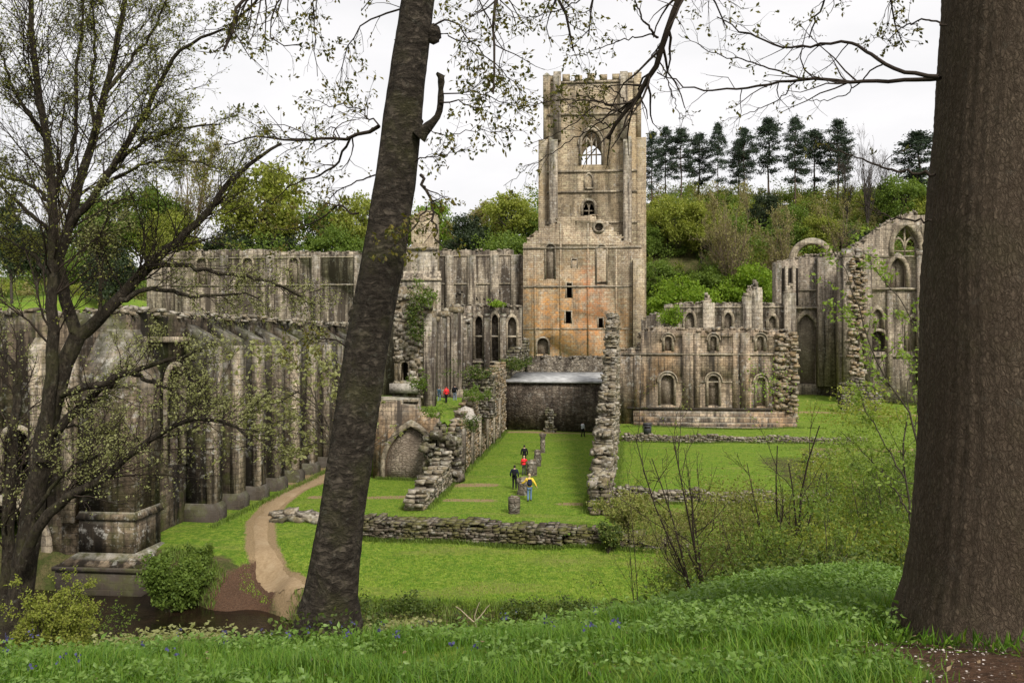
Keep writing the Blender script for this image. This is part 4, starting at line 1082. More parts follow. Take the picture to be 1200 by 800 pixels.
# ---------------------------------------------------------------- the long buttressed range on the left
def cellarium():
    rng = np.random.default_rng(10)
    uf = -22.9; v0 = 39.6; v1 = 86.; zt = 11.4
    bays = [46.2, 49.4, 52.6, 55.9, 59.3, 62.8, 66.4, 70.1, 74.0, 78.0]
    # east wall with an opening in each bay
    H = []; spec = []
    for a, b in zip([42.6]+bays[:-1], bays):
        c = (a+b)/2
        if b in (66.4, 70.1):
            spec.append((c, 1.7, 2.0, 3.6, 'round')); 
            H.append(arch(c, 1.7, .0, 2.9, 'round'))
            for s in (-.55, .55): H.append(arch(c+s, .75, 7.0, 9.2, 'none')); 
        else:
            w = 1.75 if c > 45 else 1.9
            H.append(arch(c, w, 3.2, 7.7, 'round')); spec.append((c, w, 3.2, 7.7, 'round'))
    topp = ragtop([(v0, zt), (60, zt-.1), (v1, zt-.2)], rng, .12, (.5, 1.4))
    m = MB(); m.prism([(v0, -2.6), (v1, -2.6)]+topp[::-1], H, uf, uf-1.6, axis='v')
    # south end wall with arches over the river
    m2 = MB()
    so = [(-46, -2.6), (uf-1.603, -2.6), (uf-1.603, zt)]+[(-46, zt)]
    SH = [arch(-29.3, 4.2, -2.2, -.2, 'round'), arch(-36, 4.2, -2.2, -.2, 'round'), arch(-28.6, 1.5, 2.6, 4.9, 'round'), arch(-32, 1.5, 2.6, 4.9, 'round'), arch(-36, 1.5, 2.6, 4.9, 'round')]
    m2.prism(so, SH, v0, v0+1.6)
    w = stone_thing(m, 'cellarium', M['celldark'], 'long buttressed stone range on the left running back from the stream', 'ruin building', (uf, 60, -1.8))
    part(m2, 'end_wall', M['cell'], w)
    m = MB(); m.prism([(v0, -2.6), (v1, -2.6), (v1, zt-.2), (v0, zt-.2)], (), -46, -44.5, axis='v'); part(m, 'rear_wall', M['cell'], w)
    m = MB(); m.box(-44.5, uf-1.6, v0+1.6, v1, zt-1.0, zt-.45); part(m, 'roof', M['rcourse'], w)
    m = MB(); m.box(-44.5, uf-1.6, v1, v1+1.4, -1, zt-.2); part(m, 'north_wall', M['cell'], w)
    m = MB(); m.box(-44.5, uf-1.6, v0+7, v0+7.6, -2.6, zt-1.05); part(m, 'cross_wall', M['dwall'], w)
    # coping with rough white stones
    C = np.c_[rng.uniform(uf-1.5, uf+.15, 620), rng.uniform(v0, v1, 620), zt+rng.uniform(-.1, .3, 620)]
    m = MB(); m.stones(C, rng.uniform(.15, .5, (620, 3))*[1, 1, .4], .26, rng, .6)
    C = np.c_[rng.uniform(-46, uf, 240), rng.uniform(v0-.1, v0+1.5, 240), zt+rng.uniform(-.1, .2, 240)]; m.stones(C, rng.uniform(.15, .5, (240, 3))*[1, 1, .4], .26, rng, .6)
    part(m, 'coping', M['rub'], w)
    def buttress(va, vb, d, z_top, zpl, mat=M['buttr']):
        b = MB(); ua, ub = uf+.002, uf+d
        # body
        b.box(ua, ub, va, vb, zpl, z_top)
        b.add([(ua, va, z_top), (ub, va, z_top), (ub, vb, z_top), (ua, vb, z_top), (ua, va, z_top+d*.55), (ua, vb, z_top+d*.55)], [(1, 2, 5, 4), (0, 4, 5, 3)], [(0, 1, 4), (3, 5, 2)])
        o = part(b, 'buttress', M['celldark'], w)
        b = MB(); b.box(ub-.42, ub+.06, va-.05, vb+.05, zpl, z_top-.35); part(b, 'lit_edge_strip', mat, o)  # pale strip paints the sunlit east edge of the buttress
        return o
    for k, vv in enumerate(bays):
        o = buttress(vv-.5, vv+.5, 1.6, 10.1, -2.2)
        b = MB(); z1 = 1.0 if k < 2 else .9
        b.box(uf+.003, uf+1.85, vv-.72, vv+.72, -2.3, z1-.35)
        b.add([(uf+.003, vv-.72, z1-.35), (uf+1.85, vv-.72, z1-.35), (uf+1.85, vv+.72, z1-.35), (uf+.003, vv+.72, z1-.35),
               (uf+.003, vv-.56, z1-.05), (uf+1.68, vv-.56, z1-.05), (uf+1.68, vv+.56, z1-.05), (uf+.003, vv+.56, z1-.05)], [(0, 1, 5, 4), (1, 2, 6, 5), (2, 3, 7, 6), (4, 5, 6, 7)])
        part(b, 'plinth', M['plinth'], o)
    # the great corner buttress standing in the stream
    b = MB(); va, vb, ua, ub = v0-1.1, v0+1.3, uf-1.7, uf+1.05
    b.box(ua, ub, va, vb, 1.9, 8.4)
    b.add([(ua, va, 8.4), (ub, va, 8.4), (ub, vb, 8.4), (ua, vb, 8.4), (ua+.4, v0, 10.6), (uf, v0, 10.6), (uf, vb, 10.6), (ua+.4, vb, 10.6)], [(0, 1, 5, 4), (1, 2, 6, 5), (4, 5, 6, 7), (3, 0, 4, 7), (2, 3, 7, 6)])
    cb = part(b, 'buttress', M['cell'], w)
    b = MB()
    def frus(ua, ub, va, vb, z0, z1, i):
        b.add([(ua, va, z0), (ub, va, z0), (ub, vb, z0), (ua, vb, z0), (ua+i, va+i, z1), (ub-i, va+i, z1), (ub-i, vb-i, z1), (ua+i, vb-i, z1)], [(0,3,2,1),(4,5,6,7),(0,1,5,4),(1,2,6,5),(2,3,7,6),(3,0,4,7)])
    frus(ua-.15, ub+.15, va-.15, vb+.15, 1.55, 1.9, .15); frus(ua-.02, ub+.02, va-.02, vb+.02, -.05, 1.55, 0); frus(ua-.75, ub+.75, va-.75, vb+.75, -.55, -.05, .7)
    part(b, 'weathered_base', M['cell'], cb)
    b = MB(); b.box(ua-.85, ub+.85, va-.85, vb+.85, -.75, -.555); b.box(ua-.75, ub+.75, va-.75, vb+.75, -2.7, -.753)
    part(b, 'plinth', M['plinth'], cb)
    # window surrounds and dark interiors
    for c, ww, zb, zs, kd in spec:
        b = MB(); o = arch(c, ww+.5, zb, zs, 'round', 14); i = arch(c, ww-.02, zb, zs, 'round', 14)
        if ww == 1.7: o = arch(c, 2.2, 0, 2.9, 'round', 14); i = arch(c, 1.68, 0, 2.9, 'round', 14)
        b.prism(_band(o, i), (), uf+.14, uf-.3, axis='v'); o = part(b, 'window' if ww != 1.7 else 'doorway', M['trim'], w)
        if ww != 1.7:
            b = MB(); b.prism(arch(c, ww-.01, zb, zs, 'round', 12), (), uf-.75, uf-1.1, axis='v'); part(b, 'blocking', M['dwall'] if rng.random() < .6 else M['infill'], o)
        else:
            b = MB(); 
            for s in (-.55, .55): b.prism(_band(arch(c+s, 1.0, 6.9, 9.3, 'none'), arch(c+s, .74, 6.9, 9.2, 'none')), (), uf+.12, uf-.2, axis='v')
            part(b, 'upper_light', M['trim'], w)
    b = MB(); b.prism([(v0+1.5, 9.95), (v1, 9.95), (v1, 10.25), (v0+1.5, 10.25)], (), uf+.22, uf, axis='v'); part(b, 'string_course', M['trim'], w)
    for u in (-28.6, -32, -36):
        b = MB(); b.prism(_band(arch(u, 2.0, 2.6, 4.9, 'round', 14), arch(u, 1.48, 2.6, 4.9, 'round', 14)), (), v0-.12, v0+.3); part(b, 'window', M['trim'], w)
    for u in (-29.3, -36):
        b = MB(); b.prism(_band(arch(u, 5.2, -2.2, -.2, 'round', 18), arch(u, 4.18, -2.2, -.2, 'round', 18)), (), v0-.15, v0+.4); part(b, 'river_arch', M['trim'], w)
    for u in (-25.6, -27.3, -30.3, -34.0):
        b = MB(); b.box(u-.32, u+.32, v0-.55, v0-.003, 1.2, 9.6); b.add([(u-.32, v0-.55, 9.6), (u+.32, v0-.55, 9.6), (u+.32, v0-.003, 10.2), (u-.32, v0-.003, 10.2), (u-.32, v0-.003, 9.6), (u+.32, v0-.003, 9.6)], [(0, 1, 2, 3)], [(0, 3, 4), (1, 5, 2)]); part(b, 'pilaster', M['buttr'], w)
    for u in (-40,):
        b = MB(); b.box(u-.9, u+.9, v0-1.2, v0-.003, -2.6, 8); part(b, 'buttress', M['cell'], w)
    # retaining wall between the range and the stream bank
cellarium()
# ---------------------------------------------------------------- vegetation
L = {}
L['yg'] = leafmat('yellow_green_leaf', [(.19, .24, .035), (.28, .31, .055), (.36, .37, .085), (.22, .26, .045)], trans=.5)
L['mid'] = leafmat('mid_green_leaf', [(.1, .16, .03), (.16, .23, .042), (.21, .28, .055)], trans=.5)
L['fresh'] = leafmat('fresh_green_leaf', [(.14, .24, .02), (.22, .33, .035), (.27, .36, .045)], trans=.5)
L['dark'] = leafmat('dark_evergreen_leaf', [(.018, .03, .012), (.03, .045, .018), (.045, .06, .022)], trans=.15)
L['pine'] = leafmat('pine_needle', [(.025, .042, .026), (.04, .06, .036), (.055, .075, .042)], trans=.12)
L['olive'] = leafmat('olive_bud_leaf', [(.22, .2, .075), (.28, .26, .1), (.32, .28, .12), (.2, .17, .08)], trans=.45)
L['bud'] = leafmat('spring_bud', [(.13, .145, .03), (.21, .22, .05), (.3, .3, .08)], trans=.45)
L['maple'] = leafmat('young_canopy_leaf', [(.055, .065, .014), (.1, .1, .02), (.2, .17, .03), (.11, .08, .03)], trans=.4)
L['sap'] = leafmat('sapling_leaf', [(.17, .26, .04), (.25, .34, .06), (.32, .4, .1)], trans=.5)
L['pale'] = leafmat('pale_leaf', [(.24, .25, .09), (.36, .36, .17), (.28, .3, .11)], trans=.45)
L['ivy'] = leafmat('ivy_leaf', [(.035, .06, .012), (.07, .1, .018), (.12, .14, .025)], trans=.2)
L['bramble'] = leafmat('bramble_leaf', [(.2, .2, .055), (.26, .28, .07), (.16, .22, .04), (.26, .21, .09)], trans=.4)
L['grass'] = leafmat('grass_blade', [(.045, .11, .011), (.1, .21, .018), (.17, .285, .028), (.08, .17, .018), (.22, .29, .05)], trans=.4, rough=.45)
L['lawn'] = leafmat('lawn_blade', [(.15, .26, .022), (.24, .35, .036), (.32, .4, .06)], trans=.4, rough=.5)
L['herb'] = leafmat('woodland_herb_leaf', [(.085, .165, .025), (.15, .25, .04), (.23, .34, .085), (.11, .2, .028)], trans=.4, spec=.3, rough=.45)
L['bell'] = leafmat('bluebell_petal', [(.06, .06, .16), (.09, .08, .22)], trans=.3)
L['petal'] = leafmat('fallen_petal', [(.5, .42, .38), (.6, .55, .5)], trans=.2)
L['litter'] = leafmat('dead_leaf', [(.12, .075, .04), (.2, .14, .08), (.28, .21, .13)], trans=.1)
B = {}
B['right'] = barkmat('furrowed_brown_bark', (.165, .122, .084), (.31, .24, .17), (44, 44, 12), .05, green=.2, style='furrowed')
B['lean'] = barkmat('rough_grey_bark', (.066, .053, .041), (.135, .112, .086), (11, 11, 24), .04, green=.4, style='cracked')
B['left'] = barkmat('dark_alder_bark', (.05, .04, .03), (.085, .07, .05), (22, 22, 9), .015, green=.4, style='cracked')
B['twig'] = plain('twig_bark', (.032, .024, .018), .9, .1)
B['far'] = plain('distant_trunk_bark', (.06, .05, .042), .9, .1, 0, 3, .3)
B['farpine'] = plain('pine_bark', (.085, .06, .045), .9, .1, 0, 2, .35)
B['brown'] = plain('bare_twig_bark', (.17, .13, .09), .9, .1, 0, 2, .3)
B['sapst'] = plain('sapling_stem_bark', (.05, .042, .03), .9, .1, 0, 8, .3)

def resample(p, n):
    p = np.asarray(p, float); d = np.r_[0, np.cumsum(np.linalg.norm(np.diff(p, axis=0), axis=1))]
    t = np.linspace(0, d[-1], n)
    # smooth interpolation
    q = np.stack([np.interp(t, d, p[:, k]) for k in range(p.shape[1])], -1)
    if n > 6:
        r = q.copy(); r[1:-1] = .25*q[:-2]+.5*q[1:-1]+.25*q[2:]; q = r
    return q
def unit(a): return a/(np.linalg.norm(a, axis=-1, keepdims=True)+1e-9)
def spawn(P, R, rng, m, ang=(.5, 1.0), lenf=.5, n=5, up=.15, wander=.22, tmin=.15, rf=.5, rmin=.002, gloss=1.0, maxlen=9e9, minlen=0):
    """children of every branch in a batch: m each"""
    T, k, _ = P.shape
    idx = np.repeat(np.arange(T), m); N = len(idx)
    t = rng.uniform(tmin, 1.0, N)*(k-1); i0 = np.minimum(t.astype(int), k-2); f = (t-i0)[:, None]
    p0 = P[idx, i0]*(1-f)+P[idx, i0+1]*f; tg = unit(P[idx, i0+1]-P[idx, i0])
    r0 = (R[idx, i0]*(1-f[:, 0])+R[idx, i0+1]*f[:, 0])
    plen = np.linalg.norm(np.diff(P, axis=1), axis=2).sum(1)[idx]
    rv = rng.normal(size=(N, 3)); pr = unit(rv-(rv*tg).sum(1, keepdims=True)*tg)
    a = rng.uniform(*ang, N)[:, None]
    d = unit(tg*np.cos(a)+pr*np.sin(a)+np.array([0, 0, up]))
    Ln = np.clip(plen*lenf*(1.15-.6*t/(k-1))*rng.uniform(.55, 1.3, N), minlen, maxlen)
    pts = [p0]; 
    for q in range(n-1):
        d = unit(d+rng.normal(size=(N, 3))*wander+np.array([0, 0, up*.25])); pts.append(pts[-1]+d*(Ln/(n-1))[:, None])
    rr = np.maximum(np.minimum(r0*rf, r0*.9), rmin)
    R2 = rr[:, None]*np.linspace(1, .35, n)[None]
    return np.stack(pts, 1), np.maximum(R2, rmin*.6)
def along(P, rng, per, jit):
    T, k, _ = P.shape
    idx = np.repeat(np.arange(T), per); t = rng.uniform(.25, 1, len(idx))*(k-1); i0 = np.minimum(t.astype(int), k-2); f = (t-i0)[:, None]
    return P[idx, i0]*(1-f)+P[idx, i0+1]*f+rng.normal(size=(len(idx), 3))*jit
def free(mb, name, mat, parent=None, origin=(0, 0, 0), smooth=False):
    if parent is not None: return mb.build(name, mat, parent, origin=ORG[parent.name], smooth=smooth)
    return mb.build(name, mat, None, origin=origin, smooth=smooth)

# ---- background trees: a few models, then copies
def crown_model(seed, W=1.0, H=1.0, nclump=46, leaves=130, lsz=.05, shape='round', gap=.35):
    """unit tree, height 1, crown width about W; returns trunk and crown builders"""
    rng = np.random.default_rng(seed); tr = MB(); cr = MB()
    cz = .6 if shape == 'round' else .5
    C = []
    while len(C) < nclump:
        p = rng.uniform(-1, 1, 3)
        r = np.linalg.norm(p)
        if r > 1 or r < .45: continue
        q = p*np.array([W*.43, W*.43, .37]); q[2] += cz
        if q[2] < .2+.12*rng.random(): continue
        q *= np.array([1, 1, 1])+rng.normal(size=3)*.05
        C.append(q)
    C = np.array(C)
    tp = np.array([[(0, 0, -.03), (.01, .005, .2), (.015, -.01, .45), (.0, .0, .75)]]); tr.tubes(tp, np.array([[.025, .02, .014, .004]]), 6)
    P = []
    for c in C:
        z0 = min(.65, max(.15, c[2]*.55)); a = np.array([.012, 0, z0]); mid = a*.45+c*.55+np.array([0, 0, -.02])
        P.append(resample([a, mid, c], 4))
    tr.tubes(np.array(P), np.tile(np.array([[.009, .006, .004, .0015]]), (len(P), 1)), 4)
    n = rng.integers(int(leaves*.5), int(leaves*1.5), len(C)); idx = np.repeat(np.arange(len(C)), n)
    sg = rng.uniform(.03, .07, len(C))[idx][:, None]*np.array([1.25*W**.5, 1.25*W**.5, .8])
    pos = C[idx]+rng.normal(size=(len(idx), 3))*sg
    cr.leaves(pos, lsz, rng, .75, .25)
    return tr, cr
def bare_model(seed, W=.8, fan=.35, lv=3, leaf=0, stems=3, lsz=.03):
    rng = np.random.default_rng(seed); tr = MB(); cr = MB(); main = []
    for k in range(stems):
        a = rng.uniform(0, 6.28); e = np.array([math.cos(a), math.sin(a), 0])*W*.28*rng.uniform(.3, 1)
        main.append(resample([(0, 0, -.03), e*.15+np.array([0, 0, .25]), e*.6+np.array([0, 0, .6]), e+np.array([0, 0, rng.uniform(.85, 1.0)])], 8))
    P = np.array(main); R = np.tile(np.linspace(.014, .002, 8)[None], (stems, 1)); tr.tubes(P, R, 5)
    P1, R1 = spawn(P, R, rng, 11, (.35, .8), .42, 5, .25, .15, .15, .55, .002); tr.tubes(P1, R1, 4)
    P2, R2 = spawn(P1, R1, rng, 6, (.35, .8), .5, 4, .22, .2, .2, .6, .0013); tr.tubes(P2, R2, 3)
    P3, R3 = spawn(P2, R2, rng, 5, (.35, .8), .6, 3, .2, .2, .2, .7, .0009); tr.tubes(P3, R3, 3)
    if leaf: cr.leaves(along(P3, rng, leaf, .008), lsz, rng, .7)
    return tr, cr
def pine_model(seed, bare=.45, W=.3):
    rng = np.random.default_rng(seed); tr = MB(); cr = MB()
    wob = rng.normal(size=(9, 2))*.004; tp = np.array([[(wob[i, 0], wob[i, 1], z) for i, z in enumerate(np.linspace(-.03, .98, 9))]])
    tr.tubes(tp, np.linspace(.0125, .003, 9)[None], 6)
    z = bare*.75; pos = []; sgs = []
    while z < 1.0:
        t = (z-bare*.75)/(1-bare*.75); env = W*(.32+.68*math.sin(math.pi*min(1, .22+.68*t))**.8)*(1.0 if t < .75 else max(.18, (1-t)/.3+.1))
        nb = rng.integers(2, 5) if t > .2 else rng.integers(0, 3)
        a0 = rng.uniform(0, 6.28)
        for k in range(nb):
            a = a0+k*6.28/max(nb, 1)+rng.normal()*.35; ln = env*.5*rng.uniform(.6, 1.2)
            e = np.array([math.cos(a), math.sin(a), 0]); tip = np.array([0, 0, z])+e*ln+np.array([0, 0, ln*rng.uniform(.0, .45)*(1 if t > .4 else -.35)])
            tr.tubes(np.array([resample([(0, 0, z), (np.array([0, 0, z])+tip)/2+np.array([0, 0, -.006]), tip], 4)]), np.array([[.004, .003, .002, .0012]]), 4)
            for q in range(rng.integers(2, 5)):
                f = rng.uniform(.35, 1.05); c = np.array([0, 0, z])*(1-f)+tip*f+rng.normal(size=3)*.008
                pos.append(c); sgs.append(rng.uniform(.55, 1.15))
        z += rng.uniform(.018, .04)
    pos = np.array(pos); sgs = np.array(sgs); n = 40
    idx = np.repeat(np.arange(len(pos)), n)
    P = pos[idx]+rng.normal(size=(len(idx), 3))*np.array([.026, .026, .012])*sgs[idx][:, None]
    cr.leaves(P, .022, rng, .4, .2)
    return tr, cr
MODELS = {}
def model(key, fn):
    tr, cr = fn
    a = tr.build('trunk_model', B['far']); a.data.name = 'trunk_'+key
    o2 = None
    if cr.n:
        b = cr.build('crown_model', L['mid']); o2 = b.data; o2.name = 'crown_'+key; bpy.data.objects.remove(b)
    t = a.data; bpy.data.objects.remove(a)
    MODELS[key] = (t, o2)
for i in range(5): model('round%d' % i, crown_model(40+i, 1.0, nclump=60+6*i, leaves=150, lsz=.034))
for i in range(3): model('shrub%d' % i, crown_model(60+i, 1.3, nclump=70, leaves=150, lsz=.04, shape='low'))
for i in range(2): model('tall%d' % i, crown_model(70+i, .6, nclump=60, leaves=140, lsz=.03))
for i in range(3): model('bare%d' % i, bare_model(80+i, .9, leaf=0, stems=4))
for i in range(3): model('haze%d' % i, bare_model(90+i, 1.2, leaf=2, stems=5, lsz=.02))
for i in range(5): model('pine%d' % i, pine_model(100+i, .42+.06*(i % 3), .34+.03*(i % 2)))
MODELW = {'round': 1.0, 'shrub': 1.3, 'tall': .62, 'bare': .8, 'haze': 1.0, 'pine': .34}
TREE_N = [0]
def bgtree(key, leafm, px, ytop, wpx, Y, name, cat, label, group=None, barkm='far', sink=0.0, rot=None, ybase=None):
    kd = key.rstrip('0123456789'); want = {'round': 1.2, 'shrub': .85, 'tall': 2.0, 'bare': 1.8, 'haze': 1.35}.get(kd)
    if want and Y > 145:
        best = min(np.arange(Y-6, 250, 2.0), key=lambda q: abs((HC-(ytop-CY)/F*q-hz((px-600)/F*q, q))-want*wpx/F*q)+.02*abs(q-Y))
        Y = float(best)
    X = (px-600)/F*Y; zb = hz(X, Y)-sink
    if ybase is not None: zb = HC-(ybase-CY)/F*Y
    Ht = HC-(ytop-CY)/F*Y-zb
    kind = key.rstrip('0123456789'); sx = wpx/F*Y/MODELW[kind]
    rng = random.Random(key+str(px)); rz = rng.uniform(0, 6.28) if rot is None else rot
    o = empty(name, (X, Y, zb), label, cat, group, rz)
    t, c = MODELS[key]
    for me, nm, mt in ((t, 'trunk', B[barkm]), (c, 'crown', L[leafm] if leafm else None)):
        if me is None: continue
        q = bpy.data.objects.new(nm, me); COL.objects.link(q); q.parent = o; q.scale = (sx, sx, Ht)
        q.material_slots[0].link = 'OBJECT'; q.material_slots[0].material = mt
    TREE_N[0] += 1
    return o
ORD = ['first', 'second', 'third', 'fourth', 'fifth', 'sixth', 'seventh', 'eighth', 'ninth', 'tenth', 'eleventh', 'twelfth', 'thirteenth', 'fourteenth']
pines = [(764, 157, 24, 228), (777, 154, 34, 236), (801, 149, 30, 230), (817, 152, 36, 238), (843, 147, 30, 230), (862, 160, 26, 240), (875, 154, 34, 232), (899, 140, 38, 234),
         (932, 137, 34, 230), (958, 146, 32, 236), (979, 146, 34, 230), (990, 158, 24, 242)]
for i, (px, yt, w, Y) in enumerate(pines):
    bgtree('pine%d' % (i % 5), 'pine', px+[0, 3, -3, 2, -2, 4, -3, 2, 0, -4, 3, -2][i], yt+[0, -4, 3, 6, -2, 5, -3, 0, 2, 7, -3, 4][i], w*[1.15, .8, 1.2, 1.0, .75, 1.25, .9, 1.1, .95, 1.2, 1.1, .8][i], Y, 'pine_tree', 'tree', '%s tall dark pine from the bell tower in the row on the skyline' % ORD[i], 'row of pines on the skyline', 'farpine')
bgtree('pine2', 'pine', 1076, 156, 62, 225, 'pine_tree', 'tree', 'broad topped dark pine just left of the right hand trunk', None, 'farpine')
T = [  # key, leaf, px, ytop, width, Y, name, label
 ('round0', 'yg', 782, 229, 62, 190, 'deciduous_tree', 'yellow green tree rising just right of the bell tower below the pines'),
 ('round1', 'mid', 758, 262, 40, 182, 'deciduous_tree', 'mid green tree tucked against the right edge of the bell tower'),
 ('round3', 'yg', 822, 236, 60, 196, 'deciduous_tree', 'yellow green spring tree, second from the bell tower on the right'),
 ('haze0', 'olive', 858, 240, 92, 186, 'bare_tree', 'brown twiggy tree coming into bud above the bright green shrubs'),
 ('haze1', 'olive', 838, 262, 60, 178, 'bare_tree', 'lower brown twiggy tree behind the leftmost bright green shrub'),
 ('haze2', 'olive', 918, 262, 80, 182, 'bare_tree', 'brown twiggy tree above the broken arch of the chapel'),
 ('round2', 'dark', 897, 226, 42, 205, 'holly_tree', 'dark rounded evergreen below the pines'),
 ('round4', 'mid', 925, 240, 56, 200, 'deciduous_tree', 'green tree just right of the dark rounded evergreen'),
 ('round1', 'yg', 955, 250, 56, 190, 'deciduous_tree', 'yellow green tree standing behind the chapel block'),
 ('haze0', 'olive', 985, 248, 70, 205, 'bare_tree', 'thin brown budding tree under the right end of the pine row'),
 ('shrub1', 'dark', 1000, 262, 62, 180, 'evergreen_shrub', 'dark evergreen shrub in the dip between the chapel block and the gable'),
 ('round0', 'mid', 1052, 205, 66, 200, 'deciduous_tree', 'mid green tree behind the top of the chapel gable'),
 ('round3', 'yg', 1090, 222, 60, 195, 'deciduous_tree', 'yellow green tree half hidden by the right hand trunk'),
 ('bare0', None, 1017, 172, 62, 215, 'bare_tree', 'leafless tree standing among the pine trunks at the right'),
 ('bare1', None, 992, 190, 44, 222, 'bare_tree', 'slender leafless tree right of the last pine'),
 ('bare2', None, 1040, 188, 50, 220, 'bare_tree', 'leafless tree left of the broad topped pine'),
 ('shrub0', 'fresh', 800, 316, 92, 152, 'leafy_shrub', 'bright green rounded shrub nearest the bell tower'),
 ('shrub2', 'fresh', 880, 306, 84, 154, 'leafy_shrub', 'bright green rounded shrub left of the chapel block'),
 ('shrub1', 'mid', 768, 300, 60, 160, 'leafy_shrub', 'dull green shrub filling the gap beside the bell tower'),
 ('shrub0', 'mid', 842, 300, 70, 164, 'leafy_shrub', 'dull green shrub between and behind the two bright green shrubs'),
 ('shrub2', 'olive', 925, 290, 66, 165, 'leafy_shrub', 'brownish budding shrub behind the left edge of the chapel block'),
 ('round2', 'fresh', 507, 236, 58, 172, 'deciduous_tree', 'fresh green tree directly behind the broken turret'),
 ('round4', 'dark', 548, 252, 66, 168, 'evergreen_tree', 'dark green evergreen behind the middle of the nave wall'),
 ('round0', 'yg', 600, 222, 74, 178, 'deciduous_tree', 'rounded yellow green tree left of the bell tower'),
 ('round3', 'mid', 634, 246, 46, 172, 'deciduous_tree', 'green tree touching the left edge of the bell tower'),
 ('round1', 'olive', 571, 238, 50, 186, 'deciduous_tree', 'olive tree between the dark evergreen and the rounded yellow green tree'),
 ('shrub0', 'mid', 530, 272, 60, 158, 'leafy_shrub', 'green shrub peeping over the nave wall right of the turret'),
 ('shrub2', 'mid', 596, 270, 66, 158, 'leafy_shrub', 'green shrub peeping over the nave wall near the gable'),
 ('round2', 'yg', 462, 228, 60, 180, 'deciduous_tree', 'yellow green tree behind the leaning trunk'),
 ('round4', 'yg', 418, 226, 62, 178, 'deciduous_tree', 'yellow green tree just left of the leaning trunk'),
 ('round0', 'mid', 380, 234, 60, 176, 'deciduous_tree', 'dull green tree, second left of the leaning trunk over the nave wall'),
 ('shrub1', 'mid', 395, 262, 80, 160, 'leafy_shrub', 'low green shrub over the nave wall left of the leaning trunk'),
 ('round3', 'yg', 310, 192, 104, 152, 'deciduous_tree', 'large rounded yellow green tree above the left part of the nave wall'),
 ('shrub0', 'dark', 268, 262, 70, 146, 'evergreen_shrub', 'dark evergreen shrub at the foot of the large yellow green tree'),
 ('shrub2', 'dark', 328, 266, 60, 147, 'evergreen_shrub', 'dark evergreen shrub just over the nave wall coping'),
 ('haze1', 'olive', 222, 166, 110, 165, 'bare_tree', 'tall twiggy tree coming into leaf left of the large yellow green tree'),
 ('round1', 'mid', 170, 216, 92, 160, 'deciduous_tree', 'green tree behind the stems of the near multi stemmed tree'),
 ('round2', 'mid', 118, 228, 84, 158, 'deciduous_tree', 'green tree further left behind the near multi stemmed tree'),
 ('haze2', 'olive', 66, 212, 92, 170, 'bare_tree', 'brown budding tree behind the main stems at the left'),
 ('round4', 'yg', 200, 246, 70, 150, 'deciduous_tree', 'low yellow green tree above the broken left end of the nave wall'),
 ('tall0', 'dark', 14, 232, 44, 134, 'yew_tree', 'dark yew at the left edge above the grass slope'),
 ('tall1', 'dark', 44, 262, 40, 137, 'yew_tree', 'smaller dark yew beside the left edge yew'),
 ('shrub1', 'dark', 128, 282, 66, 140, 'evergreen_shrub', 'dark shrub at the top of the grass slope on the left'),
 ('shrub0', 'mid', 80, 288, 60, 144, 'leafy_shrub', 'green shrub on the grass slope between the yews and the dark shrub'),
]
for key, lf, px, yt, w, Y, nm, lab in T:
    bgtree(key, lf, px, yt, w, Y, nm, 'shrub' if 'shrub' in nm else 'tree', lab, None, 'brown' if nm == 'bare_tree' and lf else 'far')
# far wood closing the skyline behind: one mass nobody could count
def far_wood():
    rng = np.random.default_rng(77); mb = MB()
    for k in range(230):
        X = rng.uniform(-150, 170); Y = rng.uniform(196, 262)
        if X > 10 and Y > 215 and X < 110: continue
        z0 = hz(X, Y); Hh = rng.uniform(6, 11) if X > 20 else rng.uniform(7, 13)
        r = rng.uniform(2.5, 4.5)
        for q in range(10):
            c = np.array([X, Y, z0+Hh*.55])+rng.normal(size=3)*np.array([r*.6, r*.6, Hh*.22]); n = 60
            mb.leaves(c+rng.normal(size=(n, 3))*1.1, .6, rng, .75, .2)
    o = mb.build('distant_wood', L['mid'], None, origin=(0, 230, 30)); tag(o, 'green distant wood covering the hilltop behind the ruins', 'wood', kind='stuff')
    for nm, lab, lf, cnt, sd in (('hillside_scrub', 'green scrub and young trees covering the wooded hillside behind the ruins', 'yg', 340, 5), ('hillside_undergrowth', 'dark green undergrowth between the trees of the hillside', 'mid', 440, 6), ('hillside_brushwood', 'brown budding brushwood among the hillside trees', 'olive', 320, 7)):
        rng = np.random.default_rng(sd); mb = MB()
        for k in range(cnt):
            X = rng.uniform(-120, 105); Y = rng.uniform(152, 246)
            if k % 4 == 1: X = rng.uniform(90, 210)
            if k % 3 == 0: X = rng.uniform(15, 115); Y = rng.uniform(205, 252)
            if k % 7 == 0: X = rng.uniform(15, 75); Y = rng.uniform(155, 200)
            z0 = hz(X, Y); Hh = rng.uniform(2.2, 6.5); r = Hh*rng.uniform(.5, .9)
            m_ = int(rng.integers(5, 9))
            for q in range(m_):
                c = np.array([X, Y, z0+Hh*.5])+rng.normal(size=3)*np.array([r*.5, r*.5, Hh*.24]); n = 55
                mb.leaves(c+rng.normal(size=(n, 3))*Hh*.13, .42, rng, .7, .2)
        o = mb.build(nm, L[lf], None, origin=(0, 190, 20)); tag(o, lab, 'undergrowth', kind='stuff')
far_wood()

